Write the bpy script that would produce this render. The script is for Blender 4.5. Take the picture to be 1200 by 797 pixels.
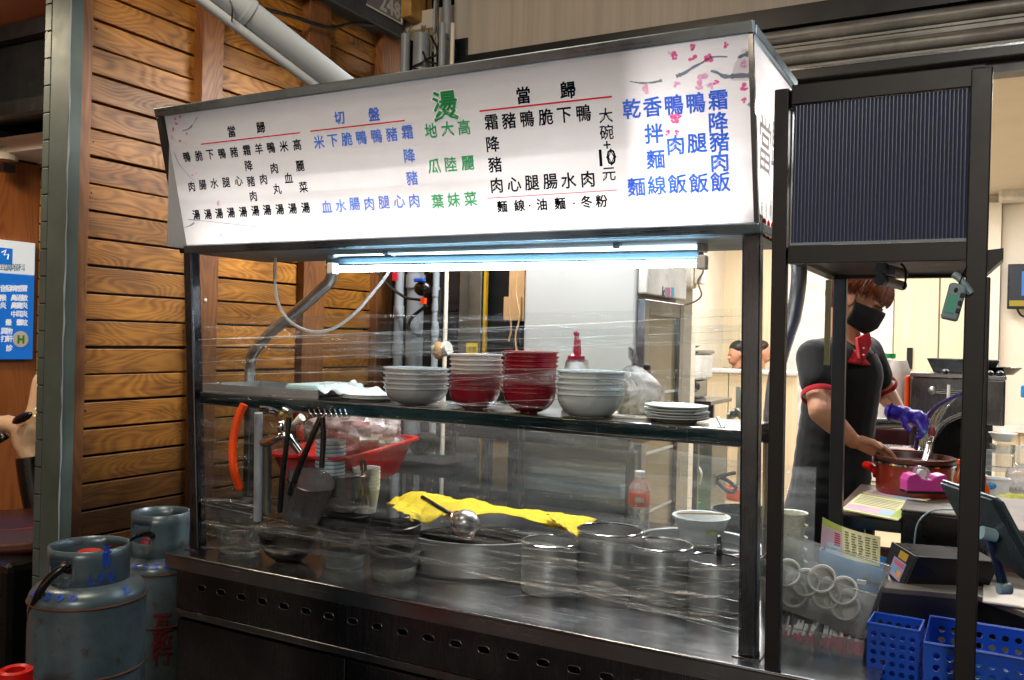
import bpy, bmesh, math, random
from mathutils import Vector, Matrix, noise as mnoise
random.seed(7)
S = bpy.context.scene
for o in list(bpy.data.objects): bpy.data.objects.remove(o)
COL = S.collection
PI = math.pi
# ------------------------------------------------------------------ camera
YAW, PITCH, ROLL, FPX = -0.4974, -0.0014, 0.02486, 1041.5
FW = Vector((math.sin(YAW)*math.cos(PITCH), math.cos(YAW)*math.cos(PITCH), math.sin(PITCH)))
_r = FW.cross(Vector((0, 0, 1))).normalized(); _u = _r.cross(FW)
RT = _r*math.cos(ROLL)+_u*math.sin(ROLL); UP = -_r*math.sin(ROLL)+_u*math.cos(ROLL)
CAM = Vector((0, 0, 1.6))
cd = bpy.data.cameras.new('camera'); cam = bpy.data.objects.new('camera', cd); COL.objects.link(cam)
cam.matrix_world = Matrix(((RT.x, UP.x, -FW.x, CAM.x), (RT.y, UP.y, -FW.y, CAM.y), (RT.z, UP.z, -FW.z, CAM.z), (0, 0, 0, 1)))
cd.sensor_width = 36; cd.lens = FPX/1200*36; cd.clip_end = 500; cd.clip_start = .05
S.camera = cam
# ------------------------------------------------------------------ world, exposure
W = bpy.data.worlds.new('World'); S.world = W; W.use_nodes = True
_n = W.node_tree.nodes; _sky = _n.new('ShaderNodeTexSky'); _sky.sky_type = 'NISHITA'; _sky.sun_disc = False
_sky.sun_elevation = math.radians(-4); _sky.sun_rotation = math.radians(200)
W.node_tree.links.new(_sky.outputs[0], _n['Background'].inputs[0]); _n['Background'].inputs[1].default_value = .12
S.view_settings.view_transform = 'Standard'; S.view_settings.look = 'None'; S.view_settings.exposure = 0; S.view_settings.gamma = 1
S.render.engine = 'CYCLES'; S.cycles.use_denoising = True
S.cycles.max_bounces = 10; S.cycles.transparent_max_bounces = 24; S.cycles.caustics_reflective = False; S.cycles.caustics_refractive = False
S.cycles.sample_clamp_indirect = 4; S.cycles.blur_glossy = .5
def kelvin(name):
    return {'warm': (1, .80, .58), 'neutral': (1, .93, .84), 'cool': (.80, .93, 1), 'white': (1, .985, .97)}[name]
def area(name, loc, size, power, color, rot=(0, 0, 0), sy=None, spread=None):
    l = bpy.data.lights.new(name, 'AREA'); l.energy = power; l.color = kelvin(color); l.size = size
    if sy: l.shape = 'RECTANGLE'; l.size_y = sy
    if spread: l.spread = math.radians(spread)
    o = bpy.data.objects.new(name, l); o.location = loc; o.rotation_euler = rot; COL.objects.link(o); return o
# lamps inside the menu light box (tubes near its floor and one higher), aimed at the printed face
area('lightbox_lamp', (-1.53, 2.36, 1.925), 1.9, 5.4, 'white', (math.radians(-90), 0, 0), .04)
area('lightbox_lamp', (-1.53, 2.56, 2.12), 1.9, 1.9, 'white', (math.radians(-90), 0, 0), .05)
# shop ceiling lamps, street lamp over the pavement, eave lamp over the alley
area('shop_ceiling_lamp', (-1.2, 5.2, 3.25), 1.6, 115, 'white', (0, 0, 0), .5)
area('shop_ceiling_lamp', (-1.2, 9.0, 3.25), 3.0, 185, 'white', (0, 0, 0), 1.0)
area('shop_ceiling_lamp', (1.2, 6.5, 3.25), 1.6, 130, 'white', (0, 0, 0), .5)
area('eave_lamp', (-1.9, 1.1, 3.7), .5, 40, 'warm', (math.radians(10), math.radians(12), 0))
area('street_lamp', (1.5, -5.5, 5.0), 1.5, 260, 'neutral', (math.radians(50), 0, math.radians(15)))
area('street_lamp', (-3, -5.0, 5.2), 1.5, 45, 'cool', (math.radians(-35), 0, 0))
area('lightbox_lamp', (-.85, 2.38, 2.12), .35, 3.0, 'white', (0, math.radians(-90), 0), .3)
area('added_face_fill', (.35, 3.0, 2.9), .5, 12, 'white', (math.radians(-10), math.radians(5), 0), .1)  # added fill without a visible source, brightens the man's face
area('shop_front_lamp', (-1.7, 3.45, 2.85), 1.3, 85, 'white', (math.radians(-8), 0, 0), .15)
area('alley_lamp', (-3.75, 1.6, 2.9), .4, 26, 'warm', (math.radians(20), 0, math.radians(25)))
# ------------------------------------------------------------------ helpers
def ray(px, py): return FW+RT*((px-600)/FPX)+UP*((398.5-py)/FPX)
def P(px, py, **k):
    """the point of the place seen at a photo pixel on the plane x=, y= or z=, or at distance w= along the view"""
    d = ray(px, py); a, v = list(k.items())[0]
    if a == 'w': return CAM+d*v
    i = 'xyz'.index(a); return CAM+d*((v-CAM[i])/d[i])
def lin(h):
    h = h.lstrip('#'); out = []
    for i in (0, 2, 4):
        c = int(h[i:i+2], 16)/255; out.append(c/12.92 if c <= .04045 else ((c+.055)/1.055)**2.4)
    return (*out, 1)
class G:
    """small node graph helper"""
    def __init__(s, name):
        s.m = bpy.data.materials.new(name); s.m.use_nodes = True; s.t = s.m.node_tree; s.n = s.t.nodes
        s.b = s.n['Principled BSDF']; s.out = s.n['Material Output']
    def N(s, t, **k):
        n = s.n.new('ShaderNode'+t)
        for a, v in k.items():
            if a[0] == '_': setattr(n, a[1:], v)
            else:
                i = n.inputs[int(a[1:])] if a[0] == 'i' and a[1:].isdigit() else n.inputs[a]
                s.set(i, v)
        return n
    def set(s, i, v):
        if isinstance(v, bpy.types.NodeSocket): s.t.links.new(v, i)
        elif isinstance(v, bpy.types.Node): s.t.links.new(v.outputs[0], i)
        else: i.default_value = v
    def bs(s, **k):
        for a, v in k.items(): s.set(s.b.inputs[a.replace('_', ' ')], v)
    def math(s, op, a, b=0.0): n = s.N('Math', _operation=op); s.set(n.inputs[0], a); s.set(n.inputs[1], b); return n.outputs[0]
    def ramp(s, f, *st):
        r = s.n.new('ShaderNodeValToRGB'); e = r.color_ramp.elements
        while len(e) < len(st): e.new(.5)
        for x, (p, c) in zip(e, st): x.position = p; x.color = c if len(c) == 4 else (*c, 1)
        s.set(r.inputs[0], f); return r.outputs[0]
    def mix(s, f, a, b, mode='MIX'):
        n = s.N('Mix', _data_type='RGBA', _blend_type=mode); s.set(n.inputs[0], f); s.set(n.inputs[6], a); s.set(n.inputs[7], b); return n.outputs[2]
    def noise(s, sc, v=None, det=4, rough=.55, dist=0.0):
        n = s.N('TexNoise'); n.inputs['Scale'].default_value = sc; n.inputs['Detail'].default_value = det
        n.inputs['Roughness'].default_value = rough; n.inputs['Distortion'].default_value = dist
        if v is not None: s.set(n.inputs['Vector'], v)
        return n.outputs['Fac']
    def obj(s, scale=(1, 1, 1), rnd=0.0):
        tc = s.N('TexCoord'); mp = s.N('Mapping'); mp.inputs['Scale'].default_value = scale; s.t.links.new(tc.outputs['Object'], mp.inputs[0])
        if rnd:
            oi = s.N('ObjectInfo'); s.set(mp.inputs['Location'], s.math('MULTIPLY', oi.outputs['Random'], rnd))
        return mp.outputs[0]
    def bump(s, h, st=.3, d=.01):
        b = s.N('Bump'); b.inputs['Strength'].default_value = st; b.inputs['Distance'].default_value = d; s.set(b.inputs['Height'], h); s.set(s.b.inputs['Normal'], b)
GREY = lambda v: (v, v, v, 1)
def plain(name, col, rough=.5, metal=0.0, var=.25, scale=6, bump=0.0, bs=60, spec=.5, coat=0.0):
    g = G(name); c = lin(col) if isinstance(col, str) else col
    n = g.noise(scale, g.obj(rnd=20)); dark = tuple(x*(1-var) for x in c[:3]); lite = tuple(min(1, x*(1+var*.6)) for x in c[:3])
    g.bs(Base_Color=g.ramp(n, (.3, dark), (.7, lite)), Metallic=metal, Specular_IOR_Level=spec, Coat_Weight=coat)
    g.bs(Roughness=g.math('MULTIPLY_ADD', g.noise(scale*4, g.obj(rnd=9)), .25) if False else rough)
    r = g.N('MapRange'); g.set(r.inputs[0], g.noise(scale*3, g.obj(rnd=9))); r.inputs[3].default_value = max(0, rough-.1); r.inputs[4].default_value = min(1, rough+.12)
    g.bs(Roughness=r.outputs[0])
    if bump: g.bump(g.noise(bs, g.obj(rnd=5)), bump, .004)
    return g.m
def steel(name, col='9a9da0', rough=.22, dirs=(1, 1, 60), dirt=.35):
    g = G(name); c = lin(col)
    n = g.noise(8, g.obj(dirs, rnd=10), 6, .7); d = g.noise(3.5, g.obj(rnd=4), 6, .65)
    base = g.ramp(d, (.35, tuple(x*(1-dirt) for x in c[:3])), (.62, c))
    g.bs(Base_Color=base, Metallic=1.0)
    r = g.N('MapRange'); g.set(r.inputs[0], g.math('ADD', g.math('MULTIPLY', n, .6), g.math('MULTIPLY', d, .4)))
    r.inputs[1].default_value = .3; r.inputs[2].default_value = .75; r.inputs[3].default_value = rough*.6; r.inputs[4].default_value = rough*1.7
    g.bs(Roughness=r.outputs[0]); g.bump(n, .08, .001); return g.m
def emit(name, col, st):
    g = G(name); g.bs(Base_Color=(0, 0, 0, 1), Emission_Color=lin(col) if isinstance(col, str) else col, Emission_Strength=st); return g.m
def clear(name, tint='ffffff', haze=.08, refl=.9, rough=.08, hazecol='ffffff', noisy=0):
    """thin clear plastic or glass: see-through, with fresnel shine and a little milkiness"""
    g = G(name); tr = g.N('BsdfTransparent'); tr.inputs[0].default_value = lin(tint)
    gl = g.N('BsdfGlossy'); gl.inputs['Roughness'].default_value = rough
    df = g.N('BsdfDiffuse'); df.inputs[0].default_value = lin(hazecol); tl = g.N('BsdfTranslucent'); tl.inputs[0].default_value = lin(hazecol)
    dt = g.N('MixShader'); g.set(dt.inputs[1], df); g.set(dt.inputs[2], tl)
    m1 = g.N('MixShader'); g.set(m1.inputs[1], tr); g.set(m1.inputs[2], dt)
    g.set(m1.inputs[0], haze if not noisy else g.ramp(g.noise(noisy, g.obj(rnd=7), 5, .6, 1.0), (.35, GREY(haze*.3)), (.7, GREY(min(1, haze*2.2)))))
    lw = g.N('LayerWeight'); lw.inputs[0].default_value = .35
    m2 = g.N('MixShader'); g.set(m2.inputs[0], g.math('MULTIPLY', lw.outputs['Fresnel'], refl)); g.set(m2.inputs[1], m1); g.set(m2.inputs[2], gl)
    if noisy:
        b = g.N('Bump'); b.inputs['Strength'].default_value = .6; b.inputs['Distance'].default_value = .01; g.set(b.inputs['Height'], g.noise(noisy*1.5, g.obj(rnd=3), 5, .6, 1.5)); g.set(gl.inputs['Normal'], b); g.set(lw.inputs['Normal'], b)
    g.set(g.out.inputs[0], m2); return g.m
def wood(name, cols, axis='y', gscale=1.0, weather_shade=True, rough=.38):
    """planks with cathedral grain: rings cut from a stretched noise field, a different cut on each plank"""
    g = G(name); st = {'x': (2.2, 9, 9), 'y': (9, 2.2, 9), 'z': (9, 9, 1.6)}[axis]
    v = g.obj(tuple(a*gscale for a in st), rnd=37)
    f = g.noise(.62, v, 2, .40, .15)
    rings = g.math('SINE', g.math('MULTIPLY', f, 210.0))
    st2 = {'x': (4, 160, 160), 'y': (160, 4, 160), 'z': (160, 160, 4)}[axis]
    fine = g.noise(1.0, g.obj(st2, rnd=11), 3, .6); broad = g.noise(2.2, v, 2, .5)
    k = g.math('ADD', g.math('MULTIPLY', rings, .085), g.math('ADD', g.math('MULTIPLY', fine, .35), g.math('MULTIPLY', broad, .55)))
    c = g.ramp(k, (.18, lin(cols[0])), (.42, lin(cols[1])), (.72, lin(cols[2])))
    oi = g.N('ObjectInfo'); tint = g.ramp(oi.outputs['Random'], (0, (.62, .58, .52, 1)), (.35, GREY(.9)), (.7, (1.0, .97, .9, 1)), (1, (1.22, 1.16, 1.02, 1)))
    c = g.mix(1.0, c, tint, 'MULTIPLY')
    if weather_shade:   # grey damp-stained varnish low down, darkened further to stand for dimmer light there
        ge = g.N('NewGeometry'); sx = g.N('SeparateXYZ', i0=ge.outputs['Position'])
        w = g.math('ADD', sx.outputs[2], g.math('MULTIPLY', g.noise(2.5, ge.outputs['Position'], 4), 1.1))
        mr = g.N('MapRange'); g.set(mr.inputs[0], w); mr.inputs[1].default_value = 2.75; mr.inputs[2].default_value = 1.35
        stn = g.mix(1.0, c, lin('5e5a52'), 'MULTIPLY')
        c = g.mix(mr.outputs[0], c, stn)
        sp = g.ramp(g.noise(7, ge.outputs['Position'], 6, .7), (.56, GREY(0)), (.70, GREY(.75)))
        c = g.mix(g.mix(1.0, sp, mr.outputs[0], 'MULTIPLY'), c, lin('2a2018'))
    g.bs(Base_Color=c, Roughness=g.ramp(k, (0, GREY(rough+.2)), (1, GREY(rough))), Specular_IOR_Level=.35); g.bump(k, .35, .0025); return g.m
SPLIT = {'side_panel', 'frame_rail', 'burner_block', 'leg', 'side', 'lining', 'door_frame', 'side_rail', 'top_side_rail', 'bracket', 'wire', 'border', 'drip_rail', 'frame', 'tray', 'rail', 'back_ledge'}
class MB:
    """collects shapes; build() links them as ONE mesh object"""
    def __init__(s): s.v = []; s.f = []; s.sm = []; s.cut = []
    def add(s, vs, fs, smooth=False):
        s.cut.append((len(s.v), len(s.f)))
        b = len(s.v); s.v += [tuple(v) for v in vs]; s.f += [tuple(i+b for i in f) for f in fs]; s.sm += [smooth]*len(fs); return s
    def box(s, a, b, m=None):
        (x0, y0, z0), (x1, y1, z1) = a, b
        vs = [Vector(q) for q in ((x0, y0, z0), (x1, y0, z0), (x1, y1, z0), (x0, y1, z0), (x0, y0, z1), (x1, y0, z1), (x1, y1, z1), (x0, y1, z1))]
        if m: vs = [m @ q for q in vs]
        return s.add(vs, [(0, 3, 2, 1), (4, 5, 6, 7), (0, 1, 5, 4), (1, 2, 6, 5), (2, 3, 7, 6), (3, 0, 4, 7)])
    def prism(s, base, d):
        n = len(base); base = [Vector(q) for q in base]; d = Vector(d)
        return s.add(base+[q+d for q in base], [tuple(range(n))[::-1], tuple(range(n, 2*n))]+[(i, (i+1) % n, (i+1) % n+n, i+n) for i in range(n)])
    def bar(s, p, q, w, h, up=(0, 0, 1)):
        p, q = Vector(p), Vector(q); d = (q-p).normalized(); r = d.cross(Vector(up)).normalized(); u = r.cross(d)
        return s.prism([p-r*w/2-u*h/2, p+r*w/2-u*h/2, p+r*w/2+u*h/2, p-r*w/2+u*h/2], q-p)
    def tube(s, pts, r, n=10, closed=False, caps=True):
        pts = [Vector(p) for p in pts]; m = len(pts); rs = r if isinstance(r, (list, tuple)) else [r]*m
        vs = []; up = None
        for i, p in enumerate(pts):
            d = (pts[(i+1) % m]-pts[i-1]) if closed else (pts[min(i+1, m-1)]-pts[max(i-1, 0)])
            d = d.normalized() if d.length > 1e-9 else Vector((0, 0, 1))
            if up is None: up = Vector((0, 0, 1)) if abs(d.z) < .9 else Vector((1, 0, 0))
            a = d.cross(up).normalized(); up = a.cross(d)
            vs += [p+(a*math.cos(2*PI*k/n)+up*math.sin(2*PI*k/n))*rs[i] for k in range(n)]
        fs = []
        for i in range(m if closed else m-1):
            j = (i+1) % m
            fs += [(i*n+k, i*n+(k+1) % n, j*n+(k+1) % n, j*n+k) for k in range(n)]
        s.add(vs, fs, True)
        if caps and not closed:
            b = len(s.v)-len(vs); s.f += [tuple(range(b, b+n))[::-1], tuple(range(b+(m-1)*n, b+m*n))]; s.sm += [False, False]
        return s
    def lathe(s, prof, n=32, c=(0, 0, 0), m=None, smooth=True, sx=1, sy=1):
        c = Vector(c); vs = []
        for r, z in prof:
            for k in range(n):
                a = 2*PI*k/n; q = Vector((r*math.cos(a)*sx, r*math.sin(a)*sy, z)); vs.append((m @ q if m else q)+c)
        L = len(prof); fs = [(i*n+k, i*n+(k+1) % n, (i+1)*n+(k+1) % n, (i+1)*n+k) for i in range(L-1) for k in range(n)]
        s.add(vs, fs, smooth); b = len(s.v)-len(vs)
        if prof[0][0] > 1e-6: s.f.append(tuple(range(b, b+n))[::-1]); s.sm.append(False)
        if prof[-1][0] > 1e-6: s.f.append(tuple(range(b+(L-1)*n, b+L*n))); s.sm.append(False)
        return s
    def ball(s, c, r, n=16, m=None):
        r = r if isinstance(r, (tuple, list)) else (r, r, r); k = n//2
        vs = []; c = Vector(c)
        for i in range(k+1):
            t = PI*i/k
            for j in range(n):
                a = 2*PI*j/n; q = Vector((r[0]*math.sin(t)*math.cos(a), r[1]*math.sin(t)*math.sin(a), r[2]*math.cos(t))); vs.append((m @ q if m else q)+c)
        return s.add(vs, [(i*n+j, (i+1)*n+j, (i+1)*n+(j+1) % n, i*n+(j+1) % n) for i in range(k) for j in range(n)], True)
    def grid(s, fn, nu, nv, smooth=True):
        vs = [fn(i/nu, j/nv) for j in range(nv+1) for i in range(nu+1)]
        return s.add(vs, [(j*(nu+1)+i, j*(nu+1)+i+1, (j+1)*(nu+1)+i+1, (j+1)*(nu+1)+i) for j in range(nv) for i in range(nu)], smooth)
    def mesh(s, name):
        me = bpy.data.meshes.new(name); me.from_pydata(s.v, [], s.f); me.validate(); 
        bm = bmesh.new(); bm.from_mesh(me); bmesh.ops.remove_doubles(bm, verts=bm.verts, dist=1e-6); bmesh.ops.recalc_face_normals(bm, faces=bm.faces)
        sm = {}; bm.to_mesh(me); bm.free()
        if any(s.sm):
            for p in me.polygons: p.use_smooth = True
            me.set_sharp_from_angle(angle=math.radians(38))
        return me
    def build(s, name, mat, parent=None, bevel=0.0, solid=0.0, seg=2):
        if 1 < len(s.cut) <= 14 and name in SPLIT:   # every separate piece is an object of its own
            ends = s.cut[1:]+[(len(s.v), len(s.f))]
            for (a, f0), (b, f1) in zip(s.cut, ends):
                m = MB(); m.v = s.v[a:b]; m.f = [tuple(i-a for i in f) for f in s.f[f0:f1]]; m.sm = s.sm[f0:f1]; o = m.build(name, mat, parent, bevel, solid, seg)
            return o
        o = bpy.data.objects.new(name, s.mesh(name)); COL.objects.link(o); o.data.materials.append(mat)
        if parent: o.parent = parent; o.matrix_parent_inverse = Matrix.Translation(parent.location).inverted() if not parent.get('local') else Matrix()
        if solid: q = o.modifiers.new('solid', 'SOLIDIFY'); q.thickness = solid; q.offset = 0
        if bevel: q = o.modifiers.new('bevel', 'BEVEL'); q.width = bevel; q.segments = seg; q.limit_method = 'ANGLE'; q.angle_limit = math.radians(40)
        return o
def tag(o, label=None, cat=None, group=None, kind=None):
    for k, v in (('label', label), ('category', cat), ('group', group), ('kind', kind)):
        if v: o[k] = v
    return o
def empty(name, loc, label=None, cat=None, group=None, local=False, rot=None):
    """local=True: children are built in the thing's own coordinates; else in world coordinates"""
    o = bpy.data.objects.new(name, None); COL.objects.link(o); o.location = loc; o.empty_display_size = .05
    if local: o['local'] = 1
    if rot: o.rotation_euler = rot
    return tag(o, label, cat, group)
def dup(root, loc=None, rotz=None, label=None):
    c = root.copy(); COL.objects.link(c)
    if loc is not None: c.location = loc
    if rotz is not None: c.rotation_euler.z = rotz
    if label: c['label'] = label
    for ch in root.children:
        d = ch.copy(); COL.objects.link(d); d.parent = c
        for g in ch.children: e = g.copy(); COL.objects.link(e); e.parent = d
    return c
def bez(pts, n=8):
    """smooth path through points (Catmull-Rom)"""
    p = [Vector(q) for q in pts]; p = [p[0]*2-p[1]]+p+[p[-1]*2-p[-2]]; out = []
    for i in range(1, len(p)-2):
        for k in range(n):
            t = k/n; a, b, c, d = p[i-1:i+3]
            out.append(.5*((2*b)+(c-a)*t+(2*a-5*b+4*c-d)*t*t+(3*b-a-3*c+d)*t**3))
    out.append(p[-2]); return out
def holed(name, outline, holes, depth, mat, M, parent=None):
    """a flat sheet with real holes: outline and holes as 2-D point lists, placed by matrix M"""
    c = bpy.data.curves.new(name, 'CURVE'); c.dimensions = '2D'; c.fill_mode = 'BOTH'; c.extrude = depth/2
    for ps in [outline]+holes:
        sp = c.splines.new('POLY'); sp.points.add(len(ps)-1); sp.use_cyclic_u = True
        for q, (x, y) in zip(sp.points, ps): q.co = (x, y, 0, 1)
    o = bpy.data.objects.new(name, c); me = bpy.data.meshes.new_from_object(o); bpy.data.objects.remove(o); me.transform(M)
    ob = bpy.data.objects.new(name, me); COL.objects.link(ob); me.materials.clear(); me.materials.append(mat)
    if parent: ob.parent = parent; ob.matrix_parent_inverse = Matrix.Translation(parent.location).inverted() if not parent.get('local') else Matrix()
    return ob
def frame_of(o, x, y):
    x = Vector(x).normalized(); y = Vector(y).normalized(); z = x.cross(y).normalized(); y = z.cross(x); o = Vector(o)
    return Matrix(((x.x, y.x, z.x, o.x), (x.y, y.y, z.y, o.y), (x.z, y.z, z.z, o.z), (0, 0, 0, 1)))
_txt = {}
def textmesh(items, M, bold=0.0, depth=0.0):
    """one mesh from [(string, x, y, size)] centred glyphs laid on the plane of M"""
    vs, fs = [], []
    for s_, x, y, size in items:
        key = (s_, round(bold/size, 4) if bold else 0)
        if key not in _txt:
            v, f = [], []
            for ps in ((0, 1) if bold else (0,)):
                c = bpy.data.curves.new('t', 'FONT'); c.body = s_; c.size = 1; c.align_x = 'CENTER'; c.resolution_u = 1 if ps else 2
                if ps: c.fill_mode = 'NONE'; c.bevel_depth = bold/size; c.bevel_resolution = 0
                o = bpy.data.objects.new('t', c); me = bpy.data.meshes.new_from_object(o); b0 = len(v)
                v += [Vector((q.co.x, q.co.y, q.co.z*.12)) for q in me.vertices]; f += [tuple(i+b0 for i in q.vertices) for q in me.polygons]
                bpy.data.objects.remove(o); bpy.data.curves.remove(c); bpy.data.meshes.remove(me)
            cy = .36 if not v or ord(s_[0]) < 0x2000 or s_ in '一下-' else (min(q.y for q in v)+max(q.y for q in v))/2
            cx = (min(q.x for q in v)+max(q.x for q in v))/2 if v else 0
            _txt[key] = ([(q.x-cx, q.y-cy, q.z) for q in v], f)
        v, f = _txt[key]; b = len(vs)
        vs += [M @ Vector((x+a*size, y+c2*size, c3*size)) for a, c2, c3 in v]; fs += [tuple(i+b for i in q) for q in f]
    me = bpy.data.meshes.new('lettering'); me.from_pydata(vs, [], fs); return me
def letters(items, M, mat, parent, name='lettering', bold=0.0, each=False):
    if each and len(items) > 1:
        for it in items: o = letters([it], M, mat, parent, name, bold)
        return o
    me = textmesh(items, M, bold); me.materials.append(mat)
    o = bpy.data.objects.new(name, me); COL.objects.link(o)
    o.parent = parent; o.matrix_parent_inverse = Matrix.Translation(parent.location).inverted() if not parent.get('local') else Matrix()
    return o
# ------------------------------------------------------------------ materials
M = {}
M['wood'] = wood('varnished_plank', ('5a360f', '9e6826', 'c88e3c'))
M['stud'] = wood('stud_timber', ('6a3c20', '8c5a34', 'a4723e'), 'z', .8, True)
M['dark'] = plain('black_paint', '101214', .35, 0, .3)
M['blackmetal'] = plain('black_powder_coat', '0a0a0c', .42, 0, .3, 9)
M['blackplastic'] = plain('black_plastic', '0b0b0c', .28)
M['steel'] = steel('brushed_steel', '9a9da0', .2)
M['steelv'] = steel('upright_steel', '646a72', .25, (60, 60, 1), .3)
M['steeldark'] = steel('smoky_steel', '55595e', .2, (1, 60, 60), .5)
M['apron'] = steel('apron_steel', '6a6c70', .22, (60, 60, 1), .4)
M['counter'] = steel('counter_steel', 'b0b4b8', .2, (1, 40, 40), .3)
M['column'] = plain('green_grey_metal', '465450', .5, .2, .25, 5)
M['chrome'] = plain('chrome', 'c8ccd0', .08, 1, .1)
M['white'] = plain('white_paint', 'd8d6d0', .45)
M['plasticwhite'] = plain('white_plastic', 'dcdcd8', .3)
M['floor'] = plain('shop_floor', 'b09a78', .35, 0, .15, 3)
M['red'] = plain('red_plastic', 'c0120c', .3)
M['blue'] = plain('blue_plastic', '0c48b4', .35)
M['pvc'] = plain('grey_pvc', '8a9298', .4, 0, .2)
M['orange'] = plain('orange_plastic', 'e0440c', .35)
# ================================================================== THE SETTING
def struct(name, mb, mat, **k): return tag(mb.build(name, mat, **k), kind='structure')
g = G('asphalt'); n_ = g.noise(3, g.obj(), 6, .7); n2_ = g.noise(140, g.obj(), 3)
g.bs(Base_Color=g.ramp(n_, (.3, (.022, .022, .024, 1)), (.7, (.055, .053, .05, 1))), Roughness=g.ramp(n_, (.3, GREY(.35)), (.7, GREY(.75)))); g.bump(n2_, .5, .004)
M['asphalt'] = g.m
struct('ground', MB().grid(lambda u, v: (-60+120*u, -60+120*v, 0), 1, 1, False), M['asphalt'])
struct('shop_floor', MB().box((-2.98, 4.02, .004), (6, 11, .05)), M['floor'])
# beige shop panels: striped wood-look laminate
def laminate(name, c0, c1, sc=(60, 60, .8)):
    g = G(name); n = g.noise(1.0, g.obj(sc), 3, .6); g.bs(Base_Color=g.ramp(n, (.3, lin(c0)), (.7, lin(c1))), Roughness=.45, Specular_IOR_Level=.35); return g.m
M['lam'] = laminate('pale_laminate', 'd2c09e', 'e0d2b6'); M['lam2'] = laminate('fascia_laminate', 'aaa294', 'beb6a8', (26, 26, .5))
M['cream'] = plain('cream_paint', 'e2d8c6', .5, 0, .06, 2)
M['ceil'] = plain('ceiling_paint', 'd0c8ba', .6, 0, .05, 2)
struct('shop_ceiling', MB().box((-2.98, 4.06, 3.30), (6, 11.2, 3.4)), M['ceil'])
# back wall of the shop with laminate panels as parts
bw = empty('shop_back_wall', (0, 11, 0), 'far wall of the shop lined with pale beige wood-look panels', 'wall')
MB().box((-3.1, 11.06, 0), (6, 11.2, 3.3)).build('wall_board', M['cream'], bw)
xs = [-3.1]+[P(q, 400, y=11).x for q in (845, 915)]
for a, b in zip(xs, xs[1:]): MB().box((a+.008, 11.0, .06), (b-.008, 11.055, 2.86)).build('panel', M['lam'], bw, bevel=.004)
xw = P(925, 400, y=11).x; xc = P(1047, 400, y=11).x
MB().box((xs[-1]+.01, 11.02, .06), (xc-.01, 11.055, 3.0)).build('painted_panel', M['white'], bw, bevel=.004)
xr = [xc]+[P(q, 400, y=11).x for q in (1100, 1150)]
for a, b in zip(xr, xr[1:]): MB().box((a+.008, 10.98, 1.12-.2), (b-.008, 11.055, 2.9)).build('cabinet_door', M['lam'], bw, bevel=.004)
pp = P(1066, 420, y=10.96); MB().box((pp.x-.03, 10.955, pp.z-.12), (pp.x+.03, 10.975, pp.z+.12)).build('door_pull', M['dark'], bw)
x0 = P(1150, 400, y=11).x; x1 = P(1170, 400, y=11).x
MB().box((x0, 10.9, 0), (x1, 11.055, 3.2)).build('pilaster', M['cream'], bw)
MB().box((x1+.01, 11.0, 0), (6, 11.055, 3.2)).build('painted_panel', M['cream'], bw)
MB().box((xc+.01, 10.88, P(1100, 497, y=10.9).z-.04), (6, 10.975, P(1100, 497, y=10.9).z+.03)).build('ledge', M['white'], bw, bevel=.004)
for k in range(9):
    MB().box((xc+.02+k*.42, 11.0-.03, .1), (xc+.42+k*.42, 11.0, P(1100, 497, y=10.9).z-.06)).build('lower_panel', M['lam'], bw, bevel=.003)
MB().box((-3.1, 10.9, 2.9), (xc, 11.0, 3.02)).build('cornice', M['cream'], bw)
# left wall of the shop (its end is the white pier beside the fridge)
lw = MB(); lw.box((-3.1, 5.4, 0), (-2.98, 11.0, 3.3)); tag(struct('shop_side_wall', lw, M['cream']), kind='structure')
# low partition with people behind
zt = P(850, 433, y=9.4).z
pt = empty('partition_counter', (-2.2, 9.4, 0), 'long beige panelled counter in the shop, two heads behind it', 'counter')
xe = P(935, 450, y=9.4).x
for k in range(5):
    a = -2.95+k*(xe+2.95)/5; MB().box((a+.006, 9.4, .05), (a+(xe+2.95)/5-.006, 9.45, zt-.04)).build('panel', M['lam'], pt, bevel=.004)
MB().box((-2.97, 9.36, zt-.035), (xe, 9.8, zt)).build('counter_top', M['white'], pt, bevel=.005)
# fascia over the opening + shutter housing with its slats
fa = empty('shop_fascia', (-1, 4, 3), 'pale striped laminate fascia board above the shop opening', 'fascia')
MB().box((P(531, 70, y=4).x, 4.0, 3.09), (4.5, 4.1, 4.6)).build('board', M['lam2'], fa)
MB().box((P(531, 70, y=4).x-.01, 3.985, 3.05), (4.5, 4.08, 3.088)).build('bottom_trim', M['stud'] if 0 else M['dark'], fa)
sh = empty('roller_shutter', (0, 4, 2.8), 'rolled-up metal roller shutter with ribbed slats above the opening', 'shutter')
g = G('shutter_paint'); pz = g.N('NewGeometry').outputs['Position']; n = g.noise(5, pz, 6, .7); mp = g.N('Mapping'); g.set(mp.inputs[0], pz); mp.inputs['Scale'].default_value = (2, 8, 60)
g.bs(Base_Color=g.mix(g.ramp(g.noise(1, mp.outputs[0], 4, .6), (.52, GREY(0)), (.7, GREY(.8))), g.ramp(n, (.35, lin('7d7f7c')), (.7, lin('a5a49c'))), lin('5a3a20')), Metallic=.3, Roughness=.45); M['shut'] = g.m
def slat_profile(z, y):
    for (z0, h, d) in ((z, .062, .035),):
        pts = []
        for k in range(9): t = k/8*PI; pts.append((y-d*math.sin(t), z0+h*(1-math.cos(t))/2))
        return pts
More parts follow.
